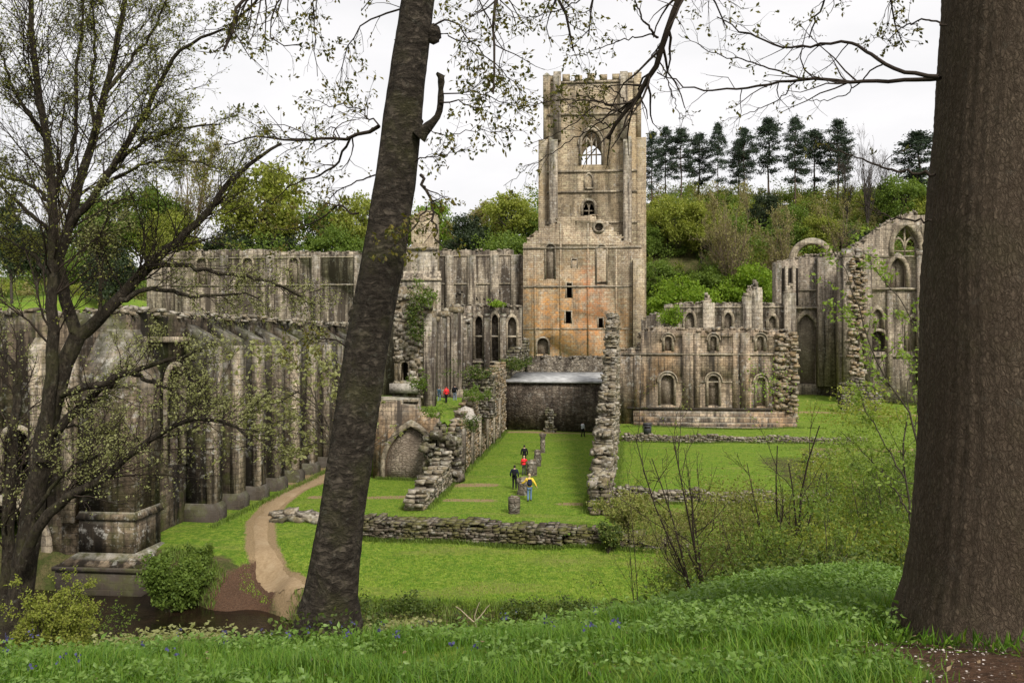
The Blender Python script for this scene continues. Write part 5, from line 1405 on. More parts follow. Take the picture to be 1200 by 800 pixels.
# ---- near trees
def trunk_mesh(centers, radii, k, rng, flare=0.0, rough=.03, nfl=6, n=60, ridges=0, ridge_amp=.0, phase=0):
    """tapered trunk with uneven section; centers (m,3)"""
    c = resample(centers, n); d = np.linspace(0, 1, n); src = np.linspace(0, 1, len(radii))
    arc = np.r_[0, np.cumsum(np.linalg.norm(np.diff(np.asarray(centers, float), axis=0), axis=1))]; arc /= arc[-1]
    r = np.interp(d, arc, radii)
    a = np.arange(k)*2*math.pi/k
    ph = rng.uniform(0, 6.28, 8)
    V = []
    for i in range(n):
        z = c[i, 2]
        s = 1+rough*(np.sin(2*a+ph[0]+z*.8)+.7*np.sin(3*a+ph[1]-z*1.7)+.5*np.sin(5*a+ph[2]+z*3.1))
        s += rough*.5*np.sin(a*2+z*7+ph[4])*np.sin(z*4.1+ph[5])
        if ridges: s += ridge_amp*np.abs(np.sin(ridges*a*.5+.6*np.sin(z*2.3+a*2)+ph[3]))+ridge_amp*.6*rng.normal(size=k)*.5
        if flare:
            hh = z-c[0, 2]; fl = flare*math.exp(-hh/.38)
            s += fl*(.65+.5*np.cos(nfl*a+ph[6]))
        V.append(np.stack([c[i, 0]+r[i]*s*np.cos(a), c[i, 1]+r[i]*s*np.sin(a), np.full(k, z)], -1))
    V = np.array(V).reshape(-1, 3)
    i = np.arange(n-1)[:, None]; j = np.arange(k)[None]; j2 = (j+1) % k
    Q = np.stack([i*k+j, i*k+j2, (i+1)*k+j2, (i+1)*k+j], -1).reshape(-1, 4)
    mb = MB(); mb.add(V, Q); return mb
def pixpath(pp, Y0, Y1, n, rng=None, wob=0.0):
    m = len(pp); P = np.array([pt(x, y, Y0+(Y1-Y0)*i/(m-1)) for i, (x, y) in enumerate(pp)])
    q = resample(P, n)
    if wob and rng is not None: q[1:-1] += rng.normal(size=(n-2, 3))*wob
    return q

def ell_(c, r, rng, n=9, k=12):
    V = []
    for z in np.linspace(-1, 1, n):
        q = math.sqrt(max(0, 1-z*z))
        for j in range(k):
            a = j*2*math.pi/k; s = 1+.12*rng.normal()*(q > 0)
            V.append(np.array(c)+np.array([q*math.cos(a)*r[0]*s, q*math.sin(a)*r[1]*s, z*r[2]]))
    return np.array(V), np.array([(i*k+j, i*k+(j+1) % k, (i+1)*k+(j+1) % k, (i+1)*k+j) for i in range(n-1) for j in range(k)])
def leaning_tree():
    rng = np.random.default_rng(21); Y = 7.0
    cen = [(384, 752), (386, 735), (388, 700), (399, 610), (415, 500), (431, 400), (450, 300), (465, 200), (476, 100), (489, 0), (506, -120), (530, -300), (548, -520)]
    wid = [112, 96, 77, 64, 60, 59, 58, 54, 50, 46, 42, 34, 24]
    C = np.array([pt(x, y, Y) for x, y in cen]); C[0, 2] = hz(C[0, 0], Y)-.25; R = np.array(wid)/2/F*Y*.82
    g = empty('leaning_tree', (C[1][0], Y, hz(C[1][0], Y)), 'dark rough barked tree trunk leaning right across the view', 'tree')
    m = trunk_mesh(C, R, 72, rng, .25, .035, 5, 150, 14, .03); free(m, 'trunk', B['lean'], g, smooth=True)
    for (kx, ky, ks) in ((486, 150, .07), (452, 240, .085), (420, 372, .08), (402, 560, .08), (508, 40, .06)):
        c = pt(kx, ky, Y-.02); m = MB(); Vk, Qk = ell_(c, (ks, ks*.8, ks*1.5), rng); m.add(Vk, Qk); free(m, 'knot', B['lean'], g, smooth=True)
    # crooked stub, knots
    stub = pixpath([(491, 160), (503, 147), (514, 137), (517, 118), (516, 98), (519, 88), (512, 86)], 6.9, 6.75, 12)
    m = MB(); m.tubes(stub[None], np.r_[[.06, .04, .033], np.linspace(.03, .022, 6), .03, .026, .012][None]*(1+.12*rng.normal(size=(1, 12))), 9); free(m, 'broken_branch', B['lean'], g, smooth=True)
    limbs = [  # px path, Y0, Y1, radius, children
        ([(444, 148), (428, 156), (410, 163), (385, 162), (345, 165), (300, 158), (262, 170)], 7.0, 7.6, .017),
        ([(410, 163), (402, 182), (390, 197), (365, 207), (340, 218), (318, 240)], 7.05, 7.7, .012),
        ([(493, 205), (503, 230), (508, 248), (511, 272), (520, 290)], 6.9, 6.4, .014),
        ([(500, 242), (488, 262), (478, 275), (462, 287)], 6.8, 6.3, .008),
        ([(503, -20), (470, -60), (420, -70), (350, -40), (300, -5), (268, 40)], 7.0, 8.0, .03),
        ([(506, -90), (450, -140), (380, -120), (330, -60), (280, 10), (262, 60)], 7.0, 6.2, .03),
        ([(510, -60), (550, -110), (600, -90), (640, -40), (660, 10), (672, 60)], 7.0, 7.6, .03),
        ([(512, -100), (570, -140), (620, -110), (590, -40), (575, 20), (584, 60), (578, 110)], 7.0, 6.4, .026),
        ([(508, 30), (530, 20), (565, 60), (598, 92), (618, 118)], 6.9, 6.6, .008),
        ([(515, 120), (540, 118), (565, 128), (595, 118)], 6.8, 6.6, .007),
        ([(486, 190), (500, 185), (530, 180), (545, 172)], 6.9, 6.6, .006),
        ([(500, 20), (475, 8), (440, 20), (415, 40), (402, 70), (396, 110)], 7.0, 7.7, .010),
        ([(430, -70), (372, -20), (367, 10), (368, 50), (372, 90)], 7.2, 7.6, .010),
        ([(420, 250), (395, 240), (370, 262), (340, 268), (318, 282)], 7.0, 7.5, .009),
        ([(404, 405), (380, 395), (352, 398), (330, 405)], 7.1, 7.7, .008),
        ([(470, -50), (430, -90), (372, -60), (330, -10), (312, 40), (330, 62), (352, 52)], 7.0, 7.2, .014),
        ([(445, 148), (430, 130), (408, 122), (385, 125), (360, 112)], 7.0, 7.5, .007),
        ([(440, 205), (415, 215), (390, 228), (372, 250), (352, 262)], 7.0, 7.5, .007),
        ([(515, -60), (545, -40), (560, 0), (575, 30), (590, 60), (585, 84)], 7.0, 6.6, .009),
        ([(520, -150), (600, -160), (650, -120), (690, -50), (700, 0), (690, 40)], 7.0, 7.4, .022),
        ([(517, 110), (548, 108), (580, 112), (606, 126), (640, 120)], 6.8, 6.8, .006),
        ([(502, 150), (530, 158), (560, 150), (585, 158), (600, 150)], 6.85, 6.7, .005),
        ([(515, 40), (545, 48), (560, 70), (556, 100)], 6.9, 6.7, .006),
        ([(530, -200), (640, -210), (740, -140), (800, -60), (840, 0), (850, 30)], 7.0, 8.0, .024)]
    drop = 0
    for pp, a, b, r in limbs:
        P = pixpath(pp, a, b, 14, rng, .012)[None]; R0 = np.linspace(r, r*.3, 14)[None]
        br = MB(); br.tubes(P, R0, 6)
        Lp = np.linalg.norm(np.diff(P[0], axis=0), axis=1).sum()
        n1 = int(8+Lp*7.5)
        P1, R1 = spawn(P, R0, rng, n1, (.4, 1.1), .26, 6, -.05, .2, .12, .5, .0022, maxlen=.8, minlen=.15); br.tubes(P1, R1, 4)
        P2, R2 = spawn(P1, R1, rng, 3, (.4, 1.0), .55, 4, -.05, .22, .3, .6, .0016, maxlen=.4, minlen=.06); br.tubes(P2, R2, 3)
        o = free(br, 'branch', B['twig'], g)
        lf = MB(); ends = P2[:, -1]; keep = rng.random(len(ends)) < .85; ends = ends[keep]
        idx = np.repeat(np.arange(len(ends)), rng.integers(2, 8, len(ends)))
        lf.leaves(ends[idx]+rng.normal(size=(len(idx), 3))*.02, .04, rng, .5, 0, .5)
        free(lf, 'foliage', L['maple'], o)
    # ivy and moss at the foot
    m = MB(); n = 500; a = rng.uniform(0, 6.28, n); z = rng.uniform(-.05, .35, n)**1.0; rr = .42-.2*z+rng.uniform(-.02, .1, n)
    x = C[1][0]+rr*np.cos(a); y = Y+rr*np.sin(a)
    m.leaves(np.c_[x, y, h(x, y)+np.abs(z)*.8], .045, rng, .6); free(m, 'foliage', L['ivy'], g)
leaning_tree()

def right_tree():
    rng = np.random.default_rng(22); Y = 4.75
    # left edge of the trunk in the picture; the trunk is a metre across at breast height
    led = [(1046, 772), (1053, 735), (1064, 690), (1070, 640), (1074, 580), (1078, 500), (1079, 420), (1081, 320), (1088, 220), (1096, 130), (1101, 60), (1106, 0), (1112, -140), (1122, -400), (1135, -800)]
    wid = [290, 268, 246, 236, 230, 224, 220, 216, 208, 200, 196, 192, 180, 150, 100]
    C = []; R = []
    for (x, y), w in zip(led, wid):
        C.append(pt(x+w/2+3, y, Y)); R.append(w/2/F*Y*.94)
    C = np.array(C); C[0, 2] = hz(C[0, 0], Y)-.3
    g = empty('right_tree', (C[1][0], Y, hz(C[1][0], Y)), 'massive brown barked trunk standing at the right edge of the view', 'tree')
    m = trunk_mesh(C, R, 160, rng, .07, .012, 5, 300, 46, .013)
    free(m, 'trunk', B['right'], g, smooth=True)
    limbs = [
        ([(1102, 92), (1085, 93), (1050, 96), (1000, 95), (960, 93), (935, 92), (915, 96), (890, 101), (865, 105), (833, 109), (800, 100), (770, 85)], 4.7, 5.6, .013, .55),
        ([(1100, 90), (1078, 88), (1055, 83), (1034, 75), (1024, 66), (1012, 58), (1000, 52), (990, 49), (972, 52), (958, 53), (940, 55), (915, 54), (890, 46), (862, 34), (840, 20)], 4.7, 5.4, .0125, .55),
        ([(938, 93), (920, 86), (900, 80), (870, 70), (845, 66), (828, 58), (812, 48), (795, 40)], 5.2, 5.6, .006, .5),
        ([(1034, 76), (1020, 84), (1008, 96), (1000, 105), (985, 113), (970, 118), (940, 115), (925, 112)], 4.9, 5.3, .005, .35),
        ([(934, 95), (920, 110), (900, 124), (870, 136), (845, 142)], 5.2, 5.5, .0045, .3),
        ([(1096, 205), (1075, 203), (1041, 199), (1024, 192), (1010, 186), (985, 178), (963, 170)], 4.7, 5.2, .009, .5),
        ([(1092, 259), (1070, 259), (1044, 256), (1032, 250), (1020, 243), (1004, 236)], 4.7, 5.1, .007, .5),
        ([(1125, -160), (1040, -150), (950, -120), (880, -90), (830, -50), (800, -12), (789, 20), (776, 42), (772, 60), (772, 76), (766, 90), (757, 102), (745, 114), (736, 126), (731, 138), (722, 150), (712, 163)], 4.75, 5.4, .04, .4),
        ([(731, 134), (715, 124), (700, 119), (680, 117), (655, 117), (630, 122), (610, 127)], 5.35, 5.6, .007, .5),
        ([(742, 116), (725, 132), (697, 124), (680, 140), (660, 152), (638, 163), (615, 172)], 5.3, 5.6, .006, .45),
        ([(715, 150), (700, 140), (680, 132), (664, 118), (650, 104)], 5.4, 5.7, .005, 1.6),
        ([(735, 122), (724, 108), (706, 100), (690, 104), (672, 100)], 5.35, 5.6, .005, 1.6),
        ([(720, 128), (700, 146), (675, 162), (650, 176), (615, 198), (590, 218)], 5.3, 5.7, .005, .5),
        ([(774, 70), (780, 88), (786, 106), (792, 124), (798, 142), (802, 152)], 5.3, 5.4, .005, .35),
        ([(771, 44), (760, 34), (752, 20), (744, 0), (738, -30)], 5.2, 5.0, .008, .5),
        ([(766, 40), (740, 44), (715, 52), (690, 62), (660, 66)], 5.2, 5.5, .005, .7),
        ([(740, -30), (700, -10), (660, 10), (620, 22), (590, 18)], 5.0, 5.6, .006, .9),
        ([(1120, -60), (1060, -70), (1010, -50), (975, -15), (955, 20), (948, 45)], 4.7, 5.6, .014, .9),
        ([(1110, 30), (1080, 22), (1060, 30), (1040, 48), (1020, 40)], 4.7, 5.2, .006, 1.0),
        ([(1118, -90), (1075, -80), (1050, -40), (1045, 0), (1050, 30), (1062, 56)], 4.7, 5.0, .010, 1.0)]
    for pp, a, b, r, leafy in limbs:
        n = 26; P = pixpath(pp, a, b, n, rng, .006)[None]; R0 = (np.linspace(1, .28, n)*r)[None]
        br = MB(); br.tubes(P, R0, 7)
        Lp = np.linalg.norm(np.diff(P[0], axis=0), axis=1).sum(); n1 = int(4+Lp*8*(.35+leafy))
        P1, R1 = spawn(P, R0, rng, n1, (.4, 1.0), .22, 6, 0, .2, .25, .5, .0016, maxlen=.5, minlen=.1); br.tubes(P1, R1, 4)
        P2, R2 = spawn(P1, R1, rng, 2, (.4, 1.0), .5, 4, 0, .22, .3, .6, .0012, maxlen=.25, minlen=.04); br.tubes(P2, R2, 3)
        o = free(br, 'branch', B['twig'], g)
        ends = np.concatenate([P2[:, -1], P1[:, -1]]); ends = ends[rng.random(len(ends)) < leafy*.9]
        if len(ends):
            lf = MB(); idx = np.repeat(np.arange(len(ends)), rng.integers(2, 7, len(ends)))
            lf.leaves(ends[idx]+rng.normal(size=(len(idx), 3))*.011, .027, rng, .5, 0, .4); free(lf, 'foliage', L['maple'], o)
    # grass blades round the root, built as foliage
    m = MB(); n = 420; a = rng.uniform(2.2, 4.6, n); z = np.abs(rng.normal(size=n))*.02; rr = .74+rng.uniform(-.06, .16, n)-z*.4
    x = C[1][0]+rr*np.cos(a); y = Y+rr*np.sin(a); m.leaves(np.c_[x, y, h(x, y)+z], .09, rng, .08, 0, -1.4); free(m, 'foliage', L['grass'], g)
right_tree()

def left_tree():
    rng = np.random.default_rng(23); Y0 = 12.0
    base = pt(22, 748, Y0); base[2] = hz(base[0], Y0)
    g = empty('multi_stemmed_tree', tuple(base), 'dark multi stemmed tree coming into bud at the left edge', 'tree')
    def w(px): return px/2/F*Y0
    stems = [  # px path, depth change, width at start px, at end px, name
        ([(12, 760), (22, 700), (36, 620), (46, 560), (53, 510), (62, 470), (72, 440), (81, 412), (91, 393)], 0, 46, 30, 'trunk'),
        ([(91, 395), (80, 365), (71, 335), (68, 305), (74, 285), (84, 255), (94, 215), (106, 168), (118, 130), (125, 108), (131, 80), (136, 50), (149, 0), (158, -70)], .8, 22, 7, 'stem'),
        ([(50, 540), (58, 470), (63, 400), (64, 340), (62, 290), (63, 255), (60, 205), (54, 165), (49, 130), (44, 95), (38, 50), (34, -20)], -.6, 24, 8, 'stem'),
        ([(91, 395), (112, 378), (136, 354), (158, 328), (175, 312), (192, 296), (210, 279), (225, 266), (238, 258), (255, 230), (278, 205), (304, 182), (330, 168)], .6, 24, 5, 'branch'),
        ([(84, 262), (95, 250), (115, 222), (136, 188), (150, 166), (163, 150), (172, 130), (180, 111), (191, 90), (203, 68), (220, 52), (240, 42), (262, 34)], -1.0, 14, 4, 'branch'),
        ([(72, 462), (90, 456), (118, 451), (146, 438), (168, 431), (190, 424), (214, 418), (238, 411)], -.8, 15, 4, 'branch'),
        ([(150, 437), (172, 445), (190, 452), (204, 460), (218, 470), (240, 478)], -1.1, 8, 3, 'branch'),
        ([(60, 512), (68, 503), (90, 480), (112, 461), (136, 446)], -.2, 18, 8, 'branch'),
        ([(26, 660), (45, 615), (68, 590), (100, 572), (128, 556), (152, 531), (172, 517), (190, 506), (205, 497), (221, 490), (240, 489), (257, 490), (274, 499), (290, 512)], -1.6, 20, 4, 'branch'),
        ([(172, 314), (195, 309), (218, 311), (240, 315), (264, 321), (290, 324), (318, 331), (342, 342), (366, 358)], .9, 10, 3, 'branch'),
        ([(140, 352), (158, 344), (176, 337), (205, 343), (236, 348), (262, 345), (282, 343), (304, 350)], .2, 10, 3, 'branch'),
        ([(6, 720), (10, 620), (13, 540), (17, 484), (22, 460), (22, 436), (12, 420), (0, 408), (-20, 400)], .4, 24, 12, 'stem'),
        ([(64, 285), (52, 265), (30, 245), (8, 225), (-20, 200)], -.5, 9, 4, 'branch'),
        ([(63, 245), (45, 222), (25, 212), (0, 206), (-20, 190)], .6, 8, 3, 'branch'),
        ([(52, 160), (38, 140), (22, 118), (10, 88), (0, 60)], -.4, 9, 3, 'branch'),
        ([(62, 230), (74, 205), (84, 180), (90, 150), (88, 110), (92, 60), (98, 0)], .5, 9, 4, 'branch'),
        ([(112, 150), (104, 120), (108, 80), (112, 40), (106, -10)], .9, 8, 3, 'branch'),
        ([(126, 106), (150, 75), (170, 50), (188, 20), (200, -20)], .3, 7, 3, 'branch'),
        ([(136, 190), (160, 172), (190, 155), (225, 148), (258, 146)], -.9, 7, 2.5, 'branch'),
        ([(120, 218), (140, 205), (170, 192), (205, 186), (240, 192)], -1.2, 6, 2.5, 'branch'),
        ([(63, 330), (40, 300), (18, 285), (-10, 275)], 1.0, 8, 3, 'branch'),
        ([(117, 375), (118, 350), (117, 310), (112, 285), (124, 262), (128, 235)], -.5, 7, 3, 'branch'),
        ([(40, 600), (70, 560), (92, 540), (112, 535), (140, 520)], -.9, 8, 3, 'branch'),
        ([(66, 500), (84, 498), (104, 502), (128, 512), (150, 520)], .8, 6, 2, 'branch')]
    for k, (pp, dy, w0, w1, nm) in enumerate(stems):
        n = 22; P = pixpath(pp, Y0+(0 if nm == 'trunk' else dy*.25), Y0+dy, n, rng, .012)[None]
        R0 = np.linspace(w(w0*.66), w(w1*.62), n)[None]; br = MB()
        if nm == 'trunk': R0[0, :3] *= [1.35, 1.15, 1.05]
        br.tubes(P, R0, 10)
        o = free(br, nm, B['left'], g, smooth=True)
        if nm == 'trunk': continue
        tw = MB(); hi = np.mean([p[1] for p in pp]) < 300
        Lp = np.linalg.norm(np.diff(P[0], axis=0), axis=1).sum(); n1 = int(8+Lp*(6.5 if hi else 5.2))
        P1, R1 = spawn(P, R0*.42, rng, n1, (.35, .95), .33, 7, .1, .17, .2, .5, .0042, maxlen=1.6, minlen=.3); tw.tubes(P1, R1, 4)
        P2, R2 = spawn(P1, R1, rng, 8, (.35, .95), .5, 5, .06, .2, .12, .6, .003, maxlen=.8, minlen=.14); tw.tubes(P2, R2, 3)
        P3, R3 = spawn(P2, R2, rng, 5, (.35, 1.0), .55, 4, .04, .2, .15, .7, .0024, maxlen=.45, minlen=.08); tw.tubes(P3, R3, 3)
        free(tw, 'twig_spray', B['twig'], o)
        lf = MB(); lf.leaves(along(P3, rng, 2, .014), .034, rng, .6, 0, .15); free(lf, 'foliage', L['bud'] if hi else L['pale'], o)
left_tree()

# ---- hanging spray of pale leaves in the middle left: a young tree by the path
def shrub(name, cat, label, X, Y, hgt, wid, stems, leafm, barkm, rng, nleaf=3, lsz=.05, lean=(0, 0), sub=(7, 5), group=None, upf=.2, r0=.018):
    z = hz(X, Y)
    g = empty(name, (X, Y, z), label, cat, group)
    main = []
    for k in range(stems):
        a = rng.uniform(0, 6.28); e = np.array([math.cos(a)*wid*.5, math.sin(a)*wid*.5, 0])*rng.uniform(.3, 1.0)+np.array([lean[0], lean[1], 0]); hh = hgt*rng.uniform(.7, 1.0)
        main.append(resample([np.array([X, Y, z-.1])+e*.08, np.array([X, Y, z+hh*.35])+e*.3+rng.normal(size=3)*.05, np.array([X, Y, z+hh*.7])+e*.7+rng.normal(size=3)*.08, np.array([X, Y, z+hh])+e], 8))
    P = np.array(main); R = np.tile(np.linspace(r0, r0*.25, 8)[None], (stems, 1))*rng.uniform(.7, 1.2, (stems, 1))
    st = MB(); st.tubes(P, R, 5)
    P1, R1 = spawn(P, R, rng, sub[0], (.4, 1.0), .34, 5, upf, .2, .25, .55, r0*.18); st.tubes(P1, R1, 4)
    P2, R2 = spawn(P1, R1, rng, sub[1], (.4, 1.0), .5, 4, upf*.5, .22, .2, .6, r0*.11); st.tubes(P2, R2, 3)
    free(st, 'stems', B[barkm], g)
    if nleaf:
        lf = MB(); lf.leaves(along(P2, rng, nleaf, lsz*.5), lsz, rng, .6, 0, .1); free(lf, 'foliage', L[leafm], g)
    return g
def px_shrub(px, ybase, Y, ytop, wpx, **k):
    X = (px-600)/F*Y; hgt = HC-(ytop-CY)/F*Y-hz(X, Y); return X, Y, hgt, wpx/F*Y
r = np.random.default_rng(24)
S = lambda nm, cat, lab, px, Y, ytop, wpx, stems, lf, bk, **kw: shrub(nm, cat, lab, *px_shrub(px, 0, Y, ytop, wpx), stems, lf, bk, r, **kw)
# right bank thicket
S('thicket_shrub', 'shrub', 'bare stemmed shrub with dark forked trunk at the left end of the thicket', 834, 14, 505, 150, 5, 'bramble', 'twig', nleaf=5, lsz=.035, r0=.035, lean=(-.6, 0))
S('thicket_shrub', 'shrub', 'tall dark stemmed shrub in the middle of the thicket', 925, 13.5, 478, 120, 5, 'sap', 'twig', nleaf=5, lsz=.035, r0=.03)
S('thicket_shrub', 'shrub', 'wide twiggy shrub with small green leaves right of the tall dark stemmed shrub', 985, 13, 560, 150, 9, 'mid', 'sapst', nleaf=9, lsz=.04)
S('thicket_shrub', 'shrub', 'dense leafy shrub against the right hand trunk', 1045, 12.5, 548, 110, 9, 'mid', 'sapst', nleaf=11, lsz=.045)
S('thicket_shrub', 'shrub', 'pale twiggy shrub below the tall dark stemmed shrub', 890, 13, 595, 120, 9, 'bramble', 'sapst', nleaf=7, lsz=.035)
S('thicket_shrub', 'shrub', 'low greenish shrub at the crest below the forked trunk', 800, 17, 612, 100, 8, 'bramble', 'sapst', nleaf=9, lsz=.045)
S('thicket_shrub', 'shrub', 'low leafy shrub on the crest in front of the wide twiggy shrub', 950, 11, 610, 120, 9, 'mid', 'sapst', nleaf=9, lsz=.035)
S('thicket_shrub', 'shrub', 'spreading shrub with yellowish buds behind the thicket', 760, 20, 545, 120, 6, 'yg', 'twig', nleaf=3, lsz=.05, r0=.022, sub=(10, 7))
S('thicket_shrub', 'shrub', 'olive shrub filling the back of the thicket', 985, 17, 578, 160, 9, 'olive', 'sapst', nleaf=11, lsz=.06)
S('thicket_shrub', 'shrub', 'mossy green shrub between the forked trunk and the tall dark stem', 868, 17, 590, 110, 9, 'mid', 'sapst', nleaf=11, lsz=.055)
S('thicket_shrub', 'shrub', 'rank shrub filling the gap beside the right hand trunk', 1065, 17, 540, 110, 9, 'yg', 'sapst', nleaf=11, lsz=.05)
# sapling with fresh leaves in front of the chapel gable
def sapling(label, paths, Y0, Y1, nl, lsz, seed, leafm='sap', dens=1.0, r0=.014, spread=.17):
    rng = np.random.default_rng(seed); x, y, _ = pt(*paths[0][0], Y0); z = hz(x, Y0)
    g = empty('sapling', (x, Y0, z), label, 'sapling')
    for q, pp in enumerate(paths):
        P = pixpath(pp, Y0, Y1, 18, rng, .012)[None]
        if q == 0: P = np.concatenate([np.array([[[x+.05, Y0, z-.1]]]), P], 1)
        k = P.shape[1]; R0 = np.linspace(r0 if q == 0 else r0*.6, .003, k)[None]; st = MB(); st.tubes(P, R0, 6)
        P1, R1 = spawn(P, R0, rng, int((22 if q == 0 else 12)*dens), (.5, 1.1), spread, 5, .1, .2, .2, .5, .002, maxlen=.7*dens, minlen=.15); st.tubes(P1, R1, 4)
        o = free(st, 'stem', B['sapst'], g)
        c = along(P1, rng, nl, .02); ends = P1[:, -1]; c = np.concatenate([c, ends[np.repeat(np.arange(len(ends)), 3)]+rng.normal(size=(len(ends)*3, 3))*.03])
        lf = MB(); lf.leaves(c, lsz, rng, .6, .3, .3); free(lf, 'foliage', L[leafm], o)
sapling('green leaved sapling with a long curved stem before the chapel gable', [[(1092, 640), (1080, 540), (1074, 494), (1058, 466), (1038, 446), (1026, 420), (1017, 395), (1006, 362), (998, 335), (986, 306), (976, 280)], [(1080, 520), (1082, 440), (1078, 390), (1062, 360), (1044, 338), (1030, 322), (1018, 306)]], 8.2, 8.6, 20, .045, 31)
sapling('green leaved sapling leaning out from the right hand trunk', [[(1075, 680), (1066, 600), (1058, 540), (1062, 470), (1070, 420), (1068, 380)], [(1064, 600), (1040, 560), (1015, 530), (985, 505)], [(1060, 560), (1030, 510), (1010, 470), (1000, 440)]], 8.8, 9.2, 14, .045, 32)
sapling('pale leaved young tree spreading left from behind the leaning trunk', [[(398, 590), (394, 540), (386, 500), (372, 474), (350, 458), (322, 452), (296, 456), (280, 466)], [(386, 500), (366, 492), (340, 490), (312, 498), (296, 512)],
         [(372, 474), (356, 440), (345, 425), (326, 414), (300, 412)], [(390, 520), (372, 518), (352, 524), (336, 536)], [(392, 500), (396, 470), (388, 440), (380, 420), (366, 404)], [(350, 458), (330, 470), (306, 476), (290, 490)]], 20, 20.6, 6, .11, 33, 'pale', 2.6, .03, .3)
# lawn side plants
S('bramble_mound', 'shrub', 'yellowish bramble mound over the broken right end of the front wall', 735, 44.3, 588, 84, 16, 'bramble', 'sapst', nleaf=6, lsz=.14, sub=(8, 6))
S('bramble_mound', 'shrub', 'dark green clump at the wall foot left of the yellowish bramble mound', 712, 41.5, 618, 40, 10, 'ivy', 'sapst', nleaf=6, lsz=.14)
S('bramble_mound', 'shrub', 'green bramble mound further right along the broken wall', 800, 43.5, 598, 90, 14, 'bramble', 'sapst', nleaf=6, lsz=.13, sub=(8, 6))
S('bank_shrub', 'shrub', 'dense ivy green shrub at the foot of the great corner buttress', 203, 37.6, 660, 70, 22, 'mid', 'sapst', nleaf=9, lsz=.15, sub=(9, 7))
S('bank_shrub', 'shrub', 'lower leafy clump between the corner buttress shrub and the grass bank', 236, 39.6, 640, 30, 10, 'mid', 'sapst', nleaf=6, lsz=.12)
S('round_bush', 'bush', 'rounded yellowish green bush at the lower left before the stream', 58, 10.5, 704, 76, 30, 'yg', 'sapst', nleaf=13, lsz=.032, sub=(10, 8))
S('round_bush', 'bush', 'smaller dull green bush right of the rounded yellowish bush', 120, 13, 722, 60, 12, 'mid', 'sapst', nleaf=7, lsz=.035)
S('wall_shrub', 'shrub', 'small bright green bush growing on the ruined wall right of the gable', 787, 119.5, 362, 28, 12, 'fresh', 'sapst', nleaf=9, lsz=.35) if False else None
def clump(name, cat, label, px, py, Y, rx, rz, lf, n, lsz, seed, group=None, ry=None):
    rng = np.random.default_rng(seed); c = pt(px, py, Y); ry = ry or rx
    p = rng.normal(size=(n, 3)); p = p/np.linalg.norm(p, axis=1, keepdims=True)*rng.uniform(.35, 1, (n, 1))**.6*np.array([rx, ry, rz]); p[:, 2] = np.where(p[:, 2] < 0, p[:, 2]*.5, p[:, 2])
    p *= (1+.25*np.sin(p[:, :1]*5/rx)+.2*np.sin(p[:, 2:]*6/rz))
    nc = 14; cc = rng.normal(size=(nc, 3))*np.array([rx, ry, rz])*.6; cc[:, 2] = np.abs(cc[:, 2]); w_ = rng.random(n) < .6; k_ = rng.integers(0, nc, n)
    p[w_] = (cc[k_]+rng.normal(size=(n, 3))*np.array([rx, ry, rz])*.2)[w_]
    m = MB(); m.leaves(c+p, lsz, rng, .65); o = m.build(name, L[lf], None, origin=tuple(c)); tag(o, label, cat, group)
clump('wall_bush', 'bush', 'small bright green bush growing on the wall head right of the gable', 787, 375, 118.6, 1.7, 1.4, 'fresh', 1500, .3, 41)
clump('leafy_plant', 'plant', 'bright green leafy plant beside the pale boulder', 556, 466, 70, .8, .7, 'mid', 900, .16, 42)
clump('ivy', 'ivy', 'green ivy on the top of the mossy sloping wall beside the pale roof edge', 602, 430, 97, 1.4, .8, 'ivy', 1400, .2, 43)
clump('ivy', 'ivy', 'dark ivy patch on the broken right end of the two tiered wall', 912, 429, 102.2, 1.0, 1.6, 'ivy', 1300, .25, 44, ry=.5)
clump('ivy', 'ivy', 'ivy hanging down the middle of the broken rubble pier', 487, 385, 79.6, .9, 3.4, 'ivy', 1300, .2, 45, ry=.45)
clump('ivy', 'ivy', 'ivy tuft beside the ledge at the foot of the rubble pier', 492, 452, 79.2, .75, .9, 'mid', 600, .18, 46, ry=.5)
clump('ivy', 'ivy', 'ivy along the broken head of the rubble pier', 500, 352, 79.6, .8, 1.5, 'mid', 600, .2, 47, ry=.5)
clump('ivy', 'ivy', 'moss and ivy draped over the dark rubble stump on the terrace', 558, 440, 73.4, 1.5, .7, 'ivy', 900, .16, 48, ry=1)
clump('ivy', 'ivy', 'ivy on the broken masonry right of the blocked arch', 508, 486, 60.2, .8, .5, 'mid', 700, .13, 49, ry=.6)
clump('ivy', 'ivy', 'ivy spreading over the corner of the undercroft side wall', 553, 500, 61.2, .5, .9, 'ivy', 700, .13, 50, ry=.6)
clump('wall_plant', 'plant', 'tuft of green growing on the refectory wall head', 583, 357, 106, .9, .5, 'fresh', 350, .25, 51)
clump('bank_plant', 'plant', 'leafy plant at the foot of the spine wall by the cross wall', 738, 590, 50, 1.3, .5, 'bramble', 2000, .13, 52)
clump('overgrowth_bush', 'bush', 'green bush over the overgrown rubble wall near the right trunk', 1010, 492, 76, 3.4, 2.0, 'yg', 2600, .22, 53)
clump('overgrowth_bush', 'bush', 'leafy bush left of the overgrown rubble wall', 985, 548, 60, 2.6, 1.1, 'yg', 2200, .18, 54)
clump('overgrowth_bush', 'bush', 'bush at the end of the cross wall near the right trunk', 1050, 560, 56, 2.6, 1.4, 'mid', 2200, .18, 55)

